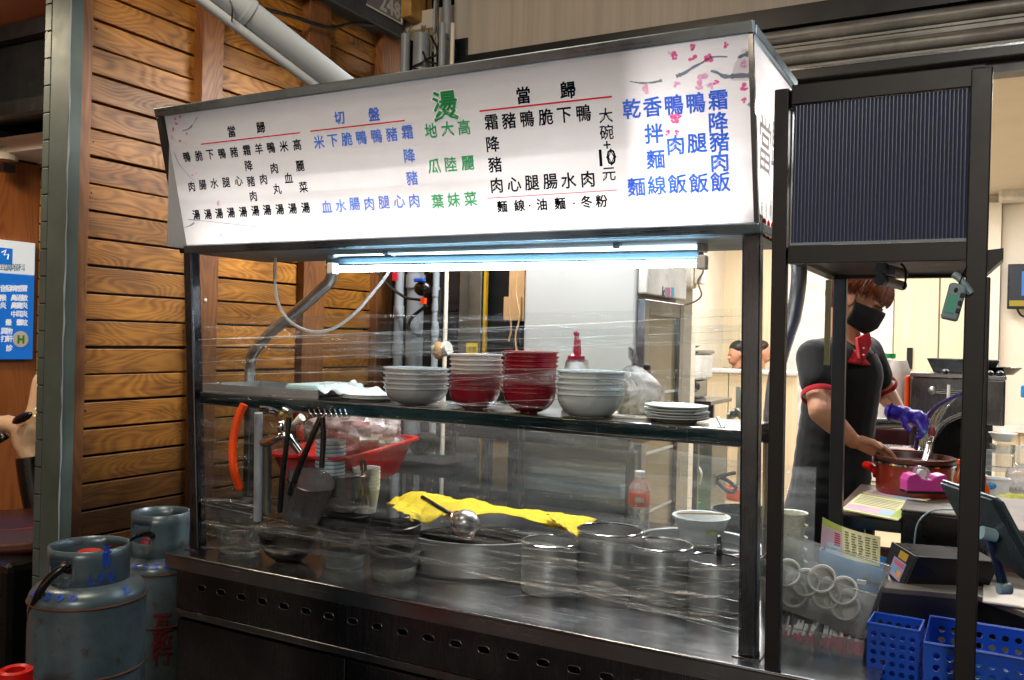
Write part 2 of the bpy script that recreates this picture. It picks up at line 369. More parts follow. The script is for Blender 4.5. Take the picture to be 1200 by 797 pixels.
for k in range(2):
    z = 2.945-k*.098; pts = slat_profile(z-.03, 3.97); m = MB()
    m.grid(lambda u, v: (-2.55+7*u, pts[min(8, round(v*8))][0], pts[min(8, round(v*8))][1]), 1, 8)
    m.box((-2.55, 3.965, z-.066), (4.45, 3.985, z-.032)); m.box((-2.55, 3.955, z-.046), (4.45, 3.975, z-.040)); m.build('slat', M['shut'], sh)
MB().box((-2.55, 3.94, 2.985), (4.45, 3.99, 3.05)).build('housing_lip', M['dark'], sh)
MB().box((-2.55, 3.93, 2.745), (4.45, 3.99, 2.785)).build('bottom_rail', M['dark'], sh, bevel=.003)
MB().box((-2.55, 3.99, 2.70), (4.45, 4.09, 3.04)).build('soffit', M['dark'], sh)
MB().box((-2.55, 3.955, 2.79), (4.45, 3.99, 2.80)).build('edge_strip', M['steel'], sh)

# ================================================================== WOODEN WALL
M['rusty'] = plain('rusty_nail', '3a2a20', .7, .3)
WX = -3.0
wl = empty('wooden_wall', (WX, 2.1, 0), 'varnished brown plank wall with dark gaps beside the food cart', 'wall')
studs_y = [(2.03, P(96, 300, x=WX).y), (P(226, 450, x=WX+.04).y, P(251, 450, x=WX+.04).y), (P(352, 350, x=WX+.03).y, P(377, 350, x=WX+.03).y), (P(438, 350, x=WX+.03).y, P(460, 350, x=WX+.03).y)]
zb = P(90, 48, x=WX, ).z; sp = (P(90, 48, x=WX).z-P(88.7, 342, x=WX).z)/9
ys = [studs_y[0][1], (studs_y[1][0]+studs_y[1][1])/2, (studs_y[2][0]+studs_y[2][1])/2, studs_y[3][0]+.02]
rw = random.Random(3)
for i in range(3):
    k = 0; z = zb+sp*8
    while z > .12:
        j = rw.uniform(-.003, .003); t = rw.uniform(-.004, .004)
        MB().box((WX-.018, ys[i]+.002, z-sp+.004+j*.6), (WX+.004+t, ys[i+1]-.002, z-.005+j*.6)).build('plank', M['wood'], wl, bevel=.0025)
        z -= sp
MB().box((WX-.10, 2.05, .05), (WX-.055, ys[3], zb+sp*8)).build('backing', M['dark'], wl)
for i, (a, b) in enumerate(studs_y):
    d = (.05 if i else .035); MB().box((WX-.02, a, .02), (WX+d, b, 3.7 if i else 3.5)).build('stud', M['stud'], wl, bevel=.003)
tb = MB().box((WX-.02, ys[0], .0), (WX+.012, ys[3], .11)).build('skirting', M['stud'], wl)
rk_ = random.Random(17)
for n_ in range(26):
    y_ = studs_y[0][1]+.03 if n_ % 2 else studs_y[1][0]-.03; z_ = zb+sp*8-(n_+.5)*sp-.0
    if z_ > .2: MB().ball((WX+.004, y_+rk_.uniform(-.008, .008), z_+rk_.uniform(-.02, .02)), (.0015, .004, .004), 8).build('nail_head', M['rusty'], wl)
# screw heads and a hose clip on the stud
for (x_, y_) in ((241, 352), (452, 371)):
    q = P(x_, y_, x=WX+.052); MB().ball(q, (.004, .009, .009), 8).build('screw_head', M['white'], wl)
# steel column + plate strip
cl = empty('steel_column', (-3.1, 2.03, 0), 'dark green-grey steel column with a strip of short plates down its left edge', 'column')
xa, xb = P(52, 400, y=2.0).x, P(74, 400, y=2.0).x
MB().box((xa, 2.0, 0), (xb, 2.05, 3.7)).build('post', M['column'], cl, bevel=.003)
xcA = P(44, 400, y=2.0).x
for k in range(38):
    z = .02+k*.098; MB().box((xcA, 2.0, z), (xa-.003, 2.035, z+.094)).build('edge_plate', M['column'], cl, bevel=.002)
r2 = random.Random(5); pts = [Vector((xb+.006+r2.uniform(-.003, .003), 1.997, z*.06)) for z in range(60)]
MB().tube(pts, [r2.uniform(.001, .004) for _ in pts], 6).build('sealant_bead', M['pvc'], cl)
# ------------------------------------------------ beam overhead, number plate, meter box, wires
bm_ = empty('overhead_beam', (-2.98, 3.3, 3.25), 'dark grey boxed beam above the plank wall carrying a number plate', 'beam')
M['beam'] = plain('dark_grey_paint', '3c3d42', .5, 0, .35, 8); M['under'] = plain('grey_paint', '4a4f50', .55, 0, .25, 4)
MB().box((-3.06, .8, 3.25), (-2.9, 3.99, 3.9)).build('casing', M['beam'], bm_)
MB().box((-3.06, .8, 3.235), (-2.9, 3.99, 3.248)).build('underside', M['under'], bm_)
a = P(437, 8, x=-2.893); b = P(470, 27, x=-2.893)
Mp = frame_of(((-2.893), a.y, 3.3), (0, 1, 0), (0, 0, 1))
y1p = P(470, 20, x=-2.893).y; y0p = P(436, 2, x=-2.893).y
np_ = empty('number_plate', (-2.893, (y0p+y1p)/2, 3.33), 'small grey plate numbered 248 fixed to the overhead beam', 'plate')
zc = P(468, 26, x=-2.893).z+.0
MB().box((-2.897, y0p-.04, zc), (-2.893, y1p, zc+.17)).build('plate', plain('plate_grey', '77777f', .5), np_)
MB().box((-2.8925, y0p-.05, zc-.008), (-2.889, y1p+.01, zc)).box((-2.8925, y1p, zc), (-2.889, y1p+.01, zc+.18)).build('border', M['white'], np_)
letters([('248', (y1p+y0p)/2+.03, zc+.06, .125)], frame_of((-2.8915, 0, 0), (0, 1, 0), (0, 0, 1)), plain('plate_ink', 'c8c8c8', .5), np_, bold=.004)
letters([('大里區', (y1p+y0p)/2-.01, zc+.14, .05)], frame_of((-2.8915, 0, 0), (0, 1, 0), (0, 0, 1)), plain('plate_ink2', 'c8c8c8', .5), np_)
mb_ = empty('junction_box', (-2.87, 3.9, 3.35), 'yellow-tan electrical junction box with loose wires under the beam end', 'junction box')
M['tan'] = plain('tan_plastic', 'b58a48', .5, 0, .3, 12)
yA, yB = P(474, 24, x=-2.86).y, P(492, 24, x=-2.86).y; zA = P(485, 26, x=-2.86).z
MB().box((-2.888, yA, zA), (-2.82, yB, zA+.3)).build('box', M['tan'], mb_, bevel=.006)
MB().box((-2.888, yB+.002, zA-.03), (-2.84, yB+.09, zA+.22)).build('box', M['tan'], mb_, bevel=.006)
MB().box((-2.888, yB+.092, zA+.04), (-2.85, yB+.15, zA+.10)).build('clip', M['tan'], mb_, bevel=.004)
M['wire'] = plain('dusty_wire', '6a6252', .6, 0, .2); M['blackwire'] = plain('black_wire', '0e0e0e', .5)
wr = MB(); r3 = random.Random(8)
for (x0_, x1_, yy) in ((482, 476, 84), (495, 500, 66), (499, 491, 72), (503, 513, 76)):
    wr.tube(bez([P(x0_, 30, w=4.9), P((x0_+x1_)/2-4, 50, w=4.9), P(x1_, 62, w=4.85), P(x1_+2, yy, w=4.85)]), .006, 6)
wr.build('wire', M['wire'], mb_)
cw = empty('cable_bundle', (-2.6, 3.9, 2.7), 'tangle of grey cables and a conduit running up beside the fascia', 'cables')
for k, x_ in enumerate((508, 512, 515)):
    MB().tube(bez([P(x_+r3.uniform(-2, 2)+2, -60, y=3.93), P(x_+r3.uniform(-4, 4), 20, y=3.9), P(x_+r3.uniform(-4, 4), 60, y=3.93), P(x_-3+k, 120, y=3.93), P(x_-4, 320, y=3.93)]), .007, 6).build('cable', [M['wire'], M['pvc'], M['blackwire']][k], cw)
MB().tube([P(523, -80, y=3.92), P(524, 40, y=3.92), P(526, 130, y=3.92)], .022, 12).build('conduit', M['pvc'], cw)
MB().tube([P(523.5, 30, y=3.92), P(524, 48, y=3.92)], .028, 12).build('coupling', M['pvc'], cw)
for k, (x_, y_) in enumerate(((505, 62), (490, 70))):
    MB().tube(bez([P(x_, y_-20, y=3.9), P(x_+8, y_, y=3.85), P(x_-6, y_+9, y=3.85), P(x_+14, y_+14, y=3.88)]), .006, 6).build('cable', M['blackwire'], cw)
# sloping drain pipe
dpipe = empty('drain_pipe', P(330, 55, w=3.2), 'thick pale grey drain pipe sloping down behind the light box', 'pipe')
pa, pb = P(212, -45, w=3.05), P(420, 115, w=3.45); d_ = (pb-pa)
M['pipe'] = plain('pale_grey_pipe', 'a8b0b6', .3, 0, .12, 4)
MB().tube([pa-d_*1.3, pb+d_*.15], .05, 24).build('pipe', M['pipe'], dpipe)
MB().tube([pa+d_*.33, pa+d_*.36], .054, 24).build('collar', M['pipe'], dpipe)
MB().tube([pa-d_*1.3+Vector((-.01, -.025, -.066)), pb+Vector((-.01, -.025, -.066))], .018, 12).build('small_pipe', M['pipe'], dpipe)
wq = MB(); c0 = pa+d_*.30; wq.tube(bez([c0+Vector((0, -.055, .02)), c0+Vector((.03, -.06, -.03)), c0+Vector((0, -.03, -.07)), c0+Vector((-.03, .02, -.09))]), .003, 5); wq.build('binding_wire', M['blackwire'], dpipe)
hw = MB().tube(bez([P(300, 8, x=WX+.08), P(345, 20, x=WX+.08), P(385, 32, x=WX+.08), P(412, 28, x=WX+.08), P(440, 30, x=WX+.08)]), .009, 6); tag(hw.build('overhead_cable', M['blackwire']), 'black cable sagging along the top of the plank wall below the beam', 'cable')
# ------------------------------------------------ alley at far left
M['orangewood'] = wood('orange_veneer', ('9a5428', 'b8703c', 'c47e48'), 'z', .5, False, .5)
M['ceilwood'] = plain('brown_ceiling', '9a5a34', .6, 0, .12, 3)
aw = empty('alley_wall', (-4.5, 3, 0), 'orange wood-veneer wall panel seen left of the steel column', 'wall')
MB().box((-4.6, .5, 0), (-4.5, P(42, 400, x=-4.5).y, 2.46)).build('panel', M['orangewood'], aw)
yE = P(43, 400, x=-4.5).y
for k in range(26):
    MB().box((-4.53, yE, k*.098), (-4.5, yE+.5, k*.098+.09)).build('batten', M['tan'], aw, bevel=.002)
MB().box((-4.62, yE, 0), (-4.54, yE+.6, 3.2)).build('backing', M['dark'], aw)
struct('alley_ceiling', MB().box((-4.6, .5, 2.98), (-3.15, 3.6, 3.05)), M['ceilwood'])
bb = empty('alley_shutter_box', (-4.4, 2.9, 2.7), 'dark boxed shutter housing under the brown ceiling at the left edge', 'shutter box')
MB().box((-4.49, 2.5, 2.60), (-3.2, 3.6, 2.97)).build('casing', M['dark'], bb)
MB().box((-4.49, 2.44, 2.90), (-3.2, 2.49, 2.97)).build('rail', M['blackmetal'], bb)
MB().box((-4.49, 2.44, 2.56), (-3.2, 2.49, 2.62)).build('rail', M['blackmetal'], bb)
MB().box((-4.49, 2.7, 2.47), (-3.2, 3.6, 2.55)).build('soffit_board', M['cream'], bb)
cs = empty('clinic_sign', (-4.48, 2.8, 1.73), 'blue and white ear-nose-throat clinic signboard on the orange wall', 'sign')
g = G('clinic_blue'); g.bs(Base_Color=lin('1c6ed0'), Roughness=.25, Emission_Color=lin('1c74d8'), Emission_Strength=.35); M['cblue'] = g.m
g = G('clinic_white'); g.bs(Base_Color=lin('dfe8f0'), Roughness=.25, Emission_Color=lin('e4eef6'), Emission_Strength=.35); M['cwhite'] = g.m
yR = P(40, 350, x=-4.47).y; zT = P(40, 285, x=-4.47).z; zM = P(40, 323, x=-4.47).z; zB_ = P(40, 421, x=-4.47).z
MB().box((-4.498, yR-.75, zM+.001), (-4.47, yR, zT)).build('heading_panel', M['cwhite'], cs, bevel=.003)
MB().box((-4.498, yR-.75, zB_), (-4.47, yR, zM)).build('list_panel', M['cblue'], cs, bevel=.003)
CF = frame_of((-4.4685, 0, 0), (0, 1, 0), (0, 0, 1)); cq = lambda px, py: (P(px, py, x=-4.4685).y, P(px, py, x=-4.4685).z)
MB().box((-4.4695, cq(-4, 300)[0], cq(0, 309)[1]), (-4.4675, cq(14.5, 300)[0], cq(0, 290)[1])).build('emblem', M['cblue'], cs)
MB().tube([P(2, 296, x=-4.466), P(7, 293, x=-4.466), P(5, 299, x=-4.466), P(10, 298, x=-4.466), P(9, 304, x=-4.466)], .004, 5).build('emblem_line', M['cwhite'], cs)
ci = plain('clinic_ink', '5a7aa0', .5)
letters([(c, *cq(3.5+7.3*i, 313.5), .042) for i, c in enumerate('耳鼻喉科')], CF, ci, cs)
rows = [(338, '音發燒感冒', 5), (349, '咽喉 鼻過敏', 4), (358, '炎 鼻竇炎', 4), (368, '中耳炎', 3), (378, '暈 暈眩', 4), (388, '異物', 2), (397, '打鼾', 2), (408, '診', 2)]
it = []
for (yy, s_, n) in rows:
    right = 30 if yy < 385 else 12
    for i, c in enumerate(reversed(s_)):
        if c != ' ': it.append((c, *cq(right-i*6.3-1, yy), .036))
letters(it, CF, M['cwhite'], cs, bold=.001)
q = P(24, 397.5, x=-4.467); MB().lathe([(0, .0), (.042, 0), (.042, .003), (0, .003)], 24, q, Matrix.Rotation(PI/2, 3, 'Y').to_4x4().to_3x3()).build('badge', M['white'], cs)
gm = plain('badge_green', '4a9a20', .4)
letters([('H', q.y, q.z, .055)], frame_of((-4.463, 0, 0), (0, 1, 0), (0, 0, 1)), gm, cs, bold=.003)
sm_ = empty('wall_lamp', P(8, 187, x=-4.42), 'small cream bracket above the clinic sign', 'bracket')
MB().lathe([(.0, 0), (.05, .0), (.06, .03), (.03, .07), (.0, .08)], 16, P(8, 188, x=-4.42)).build('shade', M['cream'], sm_)
MB().box(P(8, 195, x=-4.42)-Vector((.025, .03, .03)), P(8, 195, x=-4.42)+Vector((.025, .03, .01))).build('socket', M['dark'], sm_)
# street opposite, behind the viewer: what the steel reflects
ob = empty('opposite_building', (0, -9, 0), 'dark building across the street behind the viewer, seen only as reflections', 'building')
MB().box((-12, -9.5, 0), (12, -9, 9)).build('wall', plain('dark_render', '24262c', .8), ob)
MB().box((-9, -8.99, 2.6), (-4.2, -8.85, 3.4)).build('sign_panel', emit('red_lit_sign', 'c01818', 3.0), ob)
for x_ in (-11, -3.2, 2.0, 6.5): MB().box((x_, -8.99, .3), (x_+2.8, -8.92, 2.6)).build('shop_window', emit('lit_window', 'ffe6c8', 1.8) if x_ == -11 else bpy.data.materials['lit_window'], ob)
for x_ in (-8, -2, 3, 8): MB().box((x_, -8.99, 4.6), (x_+1.2, -8.95, 6.0)).build('window', bpy.data.materials['lit_window'] if x_ in (-2, 3) else M['dark'], ob)
# ================================================================== FOOD CART
M['tubesteel'] = plain('satin_tube', 'b8bcc0', .3, .9, .15)
CX0, CX1, CY0, CY1, CZ = -2.545, -.22, 2.171, 3.0, .82
ct = empty('food_cart', (-1.5, 2.5, 0), 'long stainless steel food cart with slotted front, shelf and upright posts', 'food cart')
MB().box((CX0, CY0, CZ-.004), (CX1, CY1, CZ)).box((CX0, CY0, CZ-.052), (CX1, CY0+.004, CZ-.0045)).box((CX0, CY0+.005, CZ-.052), (CX0+.004, CY1, CZ-.0045)).build('countertop', M['counter'], ct, bevel=.0012)
MB().tube([(CX0, CY0-.002, CZ-.0035), (CX1, CY0-.002, CZ-.0035)], .0055, 12).build('nosing', M['steel'], ct)
# apron with real slots
def slot(cx, cz, w=.038, h=.018):
    pts = []; r = h/2
    for k in range(7): a = -PI/2+PI*k/6; pts.append((cx+w/2-r+r*math.cos(a), cz+r*math.sin(a)))
    for k in range(7): a = PI/2+PI*k/6; pts.append((cx-w/2+r+r*math.cos(a), cz+r*math.sin(a)))
    return pts
sl = [-2.372+i*.0935 for i in range(22) if -2.372+i*.0935 < CX1-.05]
AX0, AX1 = CX0+.05, CX1-.02
Ma = frame_of((0, CY0+.012, 0), (1, 0, 0), (0, 0, 1))
apr = holed('slotted_apron', [(AX0, .632), (AX1, .632), (AX1, CZ-.053), (AX0, CZ-.053)], [slot(x, .718) for x in sl], .003, M['apron'], Ma, ct)
rim = plain('slot_rim_steel', '66686a', .35, 1)
for x in sl:
    ps = [Vector((a, CY0+.009, b)) for a, b in slot(x, .718, .040, .020)]; MB().tube(ps, .0008, 5, True).build('slot_rim', rim, apr)
# louvre strip below the slots and lower doors
MB().box((AX0, CY0+.006, .612), (AX1, CY0+.03, .63)).box((AX0, CY0+.022, .598), (AX1, CY0+.034, .611)).build('drip_rail', M['steel'], ct, bevel=.002)
for i in range(3):
    w = (AX1-AX0)/3; MB().box((AX0+i*w+.004, CY0+.014, .09), (AX0+(i+1)*w-.004, CY0+.03, .594)).build('cabinet_door', M['apron'], ct, bevel=.003)
MB().box((AX0-.004, CY0+.036, .06), (AX0, CY1, CZ-.055)).box((AX1, CY0+.036, .06), (AX1+.004, CY1, CZ-.055)).box((AX0, CY1-.01, .06), (AX1, CY1, CZ-.055)).build('side_panel', M['apron'], ct)
MB().box((AX0, CY0+.31, .05), (AX1, CY1-.02, .054)).build('base_tray', M['apron'], ct)
inner = MB(); 
for x in (-2.35, -2.1, -1.75, -1.4, -1.2, -.8, -.5): inner.box((x, CY0+.2, .45), (x+.12, CY0+.3, .79))
inner.build('burner_block', M['steeldark'], ct)
for x in (AX0+.02, AX1-.06):
    for y in (CY0+.05, CY1-.08): MB().box((x, y, 0), (x+.04, y+.04, .06)).build('foot', M['blackplastic'], ct)
# posts (the front pair splay a little)
def post(p, q, w=.042, mat='upright'): 
    MB().bar(p, q, w, w, (0, 1, 0)).build('post', M['steelv'], ct, bevel=.006)
pl0, pl1 = P(233, 641, y=2.27), P(224, 290, y=2.27)
pr0, pr1 = P(877.5, 768, y=2.255), P(882, 270, y=2.255)
pl0.z = CZ; pr0.z = CZ
post(pl0, pl1+Vector((0, 0, .02))); post(pr0, pr1+Vector((0, 0, .04)), .045)
for p in (pl0, pr0): MB().box((p.x-.035, p.y-.035, CZ), (p.x+.035, p.y+.035, CZ+.004)).build('post_foot', M['steel'], ct, bevel=.001)
MB().tube(bez([pr0+Vector((.025*math.cos(a), -.026+.05*(0 if math.cos(a)<2 else 1)+.025*math.sin(a)+.026, .006+.004*math.sin(3*a))) for a in [k*.7 for k in range(9)]], 3), .003, 5).build('tie', M['blackwire'], ct)
# shelf with lip
SZ = 1.385
xL, xR = pl0.x+.025, pr0.x-.024
MB().box((xL, 2.235, SZ-.004), (xR, 2.54, SZ)).build('shelf', M['counter'], ct, bevel=.001)
MB().box((xL, 2.235, SZ-.043), (xR, 2.239, SZ-.0045)).build('shelf_lip', steel('dark_teal_steel', '2c4a54', .25, (1, 60, 60), .4), ct, bevel=.001)
MB().box((xL, 2.233, SZ-.043), (xR, 2.2345, SZ-.0395)).build('shelf_edge', M['steel'], ct)
MB().box((xL, 2.24, SZ-.03), (xL+.03, 2.54, SZ-.0045)).box((xR-.03, 2.24, SZ-.03), (xR, 2.54, SZ-.0045)).build('bracket', M['steeldark'], ct)
# back posts + bent tube arms
bxL = P(293, 500, y=2.60).x
MB().bar((bxL, 2.60, CZ), (bxL, 2.60, SZ-.005), .035, .035, (0, 1, 0)).build('post', M['steelv'], ct, bevel=.005)
w1 = 2.60
pth = [P(293, 442, y=2.60), P(293, 428, y=2.60), P(298, 412, y=2.58), P(315, 392, y=2.56), P(350, 363, y=2.52), P(378, 338, y=2.48), P(388, 326, y=2.46), P(391, 300, y=2.45)]
pth[0].z = SZ
MB().tube(bez(pth, 6), .021, 20).build('bent_tube', M['tubesteel'], ct)
pth = [P(903, 640, y=2.62), P(903, 505, y=2.62), P(904, 480, y=2.62), P(909, 440, y=2.60), P(922, 395, y=2.56), P(930, 370, y=2.53), P(936, 330, y=2.48), P(936, 300, y=2.46)]
pth[0].z = CZ
MB().tube(bez(pth, 6), .021, 20).build('bent_tube', M['tubesteel'], ct)
q = P(902, 506, y=2.60); MB().box(q-Vector((.03, .03, .03)), q+Vector((.03, .03, .01))).build('clamp', M['blackplastic'], ct, bevel=.004)
# raised ledge along the back edge of the counter
MB().box((-1.45, 3.03, .865), (-.42, 3.33, .895)).build('back_ledge', M['steel'], ct, bevel=.002)
for x in (-1.44, -.46): MB().box((x, 3.06, 0), (x+.03, 3.09, .864)).build('ledge_leg', M['steel'], ct)

# ================================================================== MENU LIGHT BOX
X0, X1 = -2.54, -.515
FT, FB = Vector((0, 2.09, 2.357)), Vector((0, 2.208, 1.885)); BY = 2.60
H = (FT-FB).length; UV = (FT-FB).normalized(); FN = Vector((1, 0, 0)).cross(UV)   # FN faces the viewer (-y)
FN = -FN if FN.y > 0 else FN
SF = frame_of((0, FB.y, FB.z), (1, 0, 0), UV)
def suv(px, py, off=0.0):
    d = ray(px, py); o = Vector((0, FB.y, FB.z))+FN*off; t = (o-CAM).dot(FN)/d.dot(FN); p = CAM+d*t; return (p.x, (p-Vector((0, FB.y, FB.z))).dot(UV))
lb = empty('menu_light_box', (-1.5, 2.3, 1.885), 'large lit white menu sign with Chinese dishes in black, blue and green', 'menu sign')
# translucent printed sheet
M['undercoat'] = plain('blue_grey_undercoat', '4a6470', .5, 0, .2, 4)
g = G('backlit_sheet'); tr = g.N('BsdfTranslucent'); df = g.N('BsdfDiffuse'); gl = g.N('BsdfGlossy'); gl.inputs['Roughness'].default_value = .25
n = g.noise(2.0, g.obj((1, 1, 2.5)), 5, .6); wr_ = g.noise(7, g.obj((.35, 1, 2)), 3, .6, 1.2)
c = g.ramp(n, (.3, lin('cfc8c6')), (.7, lin('e4e0e0'))); g.set(tr.inputs[0], c); df.inputs[0].default_value = lin('d8d4d2')
m1 = g.N('MixShader'); m1.inputs[0].default_value = .72; g.set(m1.inputs[1], df); g.set(m1.inputs[2], tr)
b = g.N('Bump'); b.inputs['Strength'].default_value = .35; b.inputs['Distance'].default_value = .02; g.set(b.inputs['Height'], wr_); g.set(df.inputs['Normal'], b); g.set(gl.inputs['Normal'], b)
m2 = g.N('MixShader'); m2.inputs[0].default_value = .03; g.set(m2.inputs[1], m1); g.set(m2.inputs[2], gl); g.set(g.out.inputs[0], m2); M['sheet'] = g.m
def ink(name, col, tlc=.8):
    g = G(name); tr = g.N('BsdfTranslucent'); tr.inputs[0].default_value = lin(col); df = g.N('BsdfDiffuse'); df.inputs[0].default_value = lin(col)
    m = g.N('MixShader'); m.inputs[0].default_value = tlc; g.set(m.inputs[1], df); g.set(m.inputs[2], tr); g.set(g.out.inputs[0], m); return g.m
INK = {'k': ink('black_ink', '0b1020', .8), 'b': ink('blue_ink', '5a9ef2', .9), 'g': ink('green_ink', '5ace96', .9), 'r': ink('red_ink', 'd81828'), 'w': ink('white_outline', 'ffffff'),
       'p': ink('pink_print', 'f078ac', .9), 'q': ink('pale_pink_print', 'f4c0dc', .9), 's': ink('branch_print', '8c98a4', .9), 'v': ink('wash_print', 'e4e0e2', .95)}
face = MB().grid(lambda u, v: Vector((X0+.028+(X1-X0-.034)*u, 0, 0))+FB.lerp(FT, .035+.93*v)+FN*0.0, 8, 4, False).build('face_sheet', M['sheet'], lb)
ri = .003
side = MB().add([(X1-.006, FB.y+.016, FB.z+.018), (X1-.006, BY, FB.z+.018), (X1-.006, BY, FT.z-.03), (X1-.006, FT.y+.02, FT.z-.03)], [(0, 1, 2, 3)]).build('side_sheet', M['sheet'], lb)
whitein = plain('box_lining', '8c8c8c', .7, 0, .03)
MB().box((X0+.03, FB.y+.02, FB.z-.002), (X1-.01, BY-.01, FB.z+.001)).box((X0+.03, BY-.006, FB.z+.004), (X1-.01, BY-.003, FT.z-.03)).box((X0+.027, FT.y+.03, FB.z+.004), (X0+.029, BY-.01, FT.z-.03)).build('lining', whitein, lb)
MB().box((X0+.01, FT.y+.03, FT.z-.012), (X1-.01, BY, FT.z-.008)).build('roof_panel', M['steeldark'], lb)
MB().box((X0+.02, FB.y+.02, FB.z-.010), (X1-.01, BY, FB.z-.0045)).build('floor_panel', M['undercoat'], lb)
MB().box((X0+.02, BY-.001, FB.z), (X1-.01, BY+.004, FT.z-.02)).build('back_panel', M['steeldark'], lb)
# frame trims
trim = steel('trim_steel', '8fa0aa', .3, (1, 60, 60), .3)
def rail(p, q, w, h, name='frame_rail', mat=None): return MB().bar(p, q, w, h, tuple(UV)).build(name, mat or trim, lb, bevel=.003)
rail(Vector((X0, FT.y, FT.z))-UV*.012+FN*.004, Vector((X1+.004, FT.y, FT.z))-UV*.012+FN*.004, .026, .030)
rail(Vector((X0+.03, FB.y, FB.z))+UV*.004+FN*.004, Vector((X1+.004, FB.y, FB.z))+UV*.004+FN*.004, .026, .026)
MB().bar(Vector((X0+.012, FB.y, FB.z))-UV*.01, Vector((X0+.012, FT.y, FT.z))-UV*.028, .026, .024, (0, 1, 0)).build('frame_rail', M['blackmetal'], lb, bevel=.003)
MB().bar(Vector((X1-.004, FB.y, FB.z))+UV*.018+FN*.004, Vector((X1-.004, FT.y, FT.z))-UV*.028+FN*.004, .012, .012, (0, 1, 0)).build('corner_strip', M['chrome'], lb)
for z, y0, nm in ((FT.z-.014, FT.y+.015, 0), (FB.z+.006, FB.y+.015, 1)):
    MB().box((X1-.012, y0, z-.012), (X1+.006, BY+.004, z+.012)).box((X0, y0, z-.012), (X0+.018, BY+.004, z+.012)).build('frame_rail', trim, lb, bevel=.002)
MB().box((X1-.012, BY-.012, FB.z+.019), (X1+.004, BY+.004, FT.z-.027)).build('frame_rail', trim, lb)
# lettering: glyph, photo pixel -> place on the sheet
L = SF @ Matrix.Translation((0, 0, (.0015 if SF.to_3x3() @ Vector((0, 0, 1)) == 0 else 1)*0))
sgn = 1 if (SF.to_3x3() @ Vector((0, 0, 1))).dot(FN) > 0 else -1
def LM(off): return SF @ Matrix.Translation((0, 0, sgn*off))
def put(zx, zy, sc, items, size, col, bold, name='lettering', off=.0025, asp=1.0):
    """items: (glyph, x, y) in a detail crop with corner (zx, zy) and scale sc"""
    letters([(c, *suv(zx+x/sc, zy+y/sc, off), size) for c, x, y in items], LM(off), INK[col], face, name, bold, True)
def rule(zx, zy, sc, p, q, w, col):
    a = suv(zx+p[0]/sc, zy+p[1]/sc, .0025); b = suv(zx+q[0]/sc, zy+q[1]/sc, .0025); m = LM(.0025)
    d = Vector((b[0]-a[0], b[1]-a[1])).normalized(); n = Vector((-d.y, d.x))*w/2
    MB().add([m @ Vector((a[0]+n.x, a[1]+n.y, 0)), m @ Vector((a[0]-n.x, a[1]-n.y, 0)), m @ Vector((b[0]-n.x, b[1]-n.y, 0)), m @ Vector((b[0]+n.x, b[1]+n.y, 0))], [(0, 1, 2, 3)]).build('rule_line', INK[col], face)
A = (180, 100, 4.195); B_ = (350, 80, 4.196); C_ = (550, 80, 4.427); D_ = (720, 40, 3.32)
s1 = .036
put(*A, [('當', 383, 227), ('歸', 526, 207)], .038, 'k', .0009); rule(*A, (232, 290), (720, 233), .004, 'r')
cols1 = ['鴨163,352 肉187,498 湯210,637', '脆222,347 腸241,490 湯267,634', '下277,340 水298,483 湯322,630', '鴨336,335 腿357,478 湯380,626', '豬395,328 心418,470 湯440,622',
         '霜457,320 降468,395 豬478,472 肉490,545 湯500,617', '羊517,312 肉540,462 湯558,613', '鴨577,306 肉593,408 丸608,510 湯620,610', '米640,300 血663,455 湯683,606', '高705,292 麗720,397 菜736,500 湯747,602']
def parse(s): return [(t[0], *map(float, t[1:].split(','))) for t in s.split()]
for s_ in cols1: it_ = parse(s_); put(*A, it_[:-1], s1, 'k', .0008); put(*A, it_[-1:], s1, 'k', .0011)
put(*B_, parse('切200,245 盤370,225'), .042, 'b', .0009); rule(*B_, (57, 310), (522, 257), .004, 'r')
for s_ in ('米100,363 血138,680', '下167,355 水207,677', '脆237,348 腸275,668', '鴨308,340 肉347,667', '鴨383,333 腿420,660', '豬457,325 心495,655', '霜533,315 降545,430 豬557,540 肉568,652'): put(*B_, parse(s_), .043, 'b', .0007)
put(*B_, parse('燙720,185'), .088, 'w', .0045, off=.0012); put(*B_, parse('燙720,185'), .088, 'g', .0016, off=.0030)
for s_ in ('地650,307 瓜667,482 葉683,655', '大732,298 陸748,472 妹762,648', '高813,290 麗832,467 菜845,643'): put(*B_, parse(s_), .044, 'g', .0009)
put(*C_, parse('當280,140 歸510,112'), .046, 'k', .0012); rule(*C_, (52, 223), (740, 147), .0045, 'r'); rule(*C_, (92, 675), (765, 632), .002, 'r')
for s_ in ('霜113,280 降122,393 豬133,500 肉142,608', '豬205,272 心233,602', '鴨300,262 腿325,595', '脆397,253 腸420,588', '下492,242 水515,583', '鴨593,232 肉615,575'): put(*C_, parse(s_), .045, 'k', .0009)
put(*C_, parse('大708,245 碗712,332 +714,397 元725,550'), .040, 'k', .0005); letters([('10', *suv(550+718/4.427, 80+460/4.427, .0025), .060)], LM(.0025), INK['k'], face, 'lettering', .0012)
put(*C_, parse('麵170,718 線260,712 ·313,712 油375,707 麵470,702 ·543,700 冬608,693 粉686,690'), .034, 'k', .0010)
for s_ in ('乾68,290 麵85,595', '香148,283 拌153,387 麵160,487 線165,588', '鴨232,275 肉238,432 飯245,583', '鴨317,267 腿322,425 飯328,580', '霜402,257 降405,342 豬408,418 肉410,497 飯412,575'): put(*D_, parse(s_), .051, 'b', .0011)
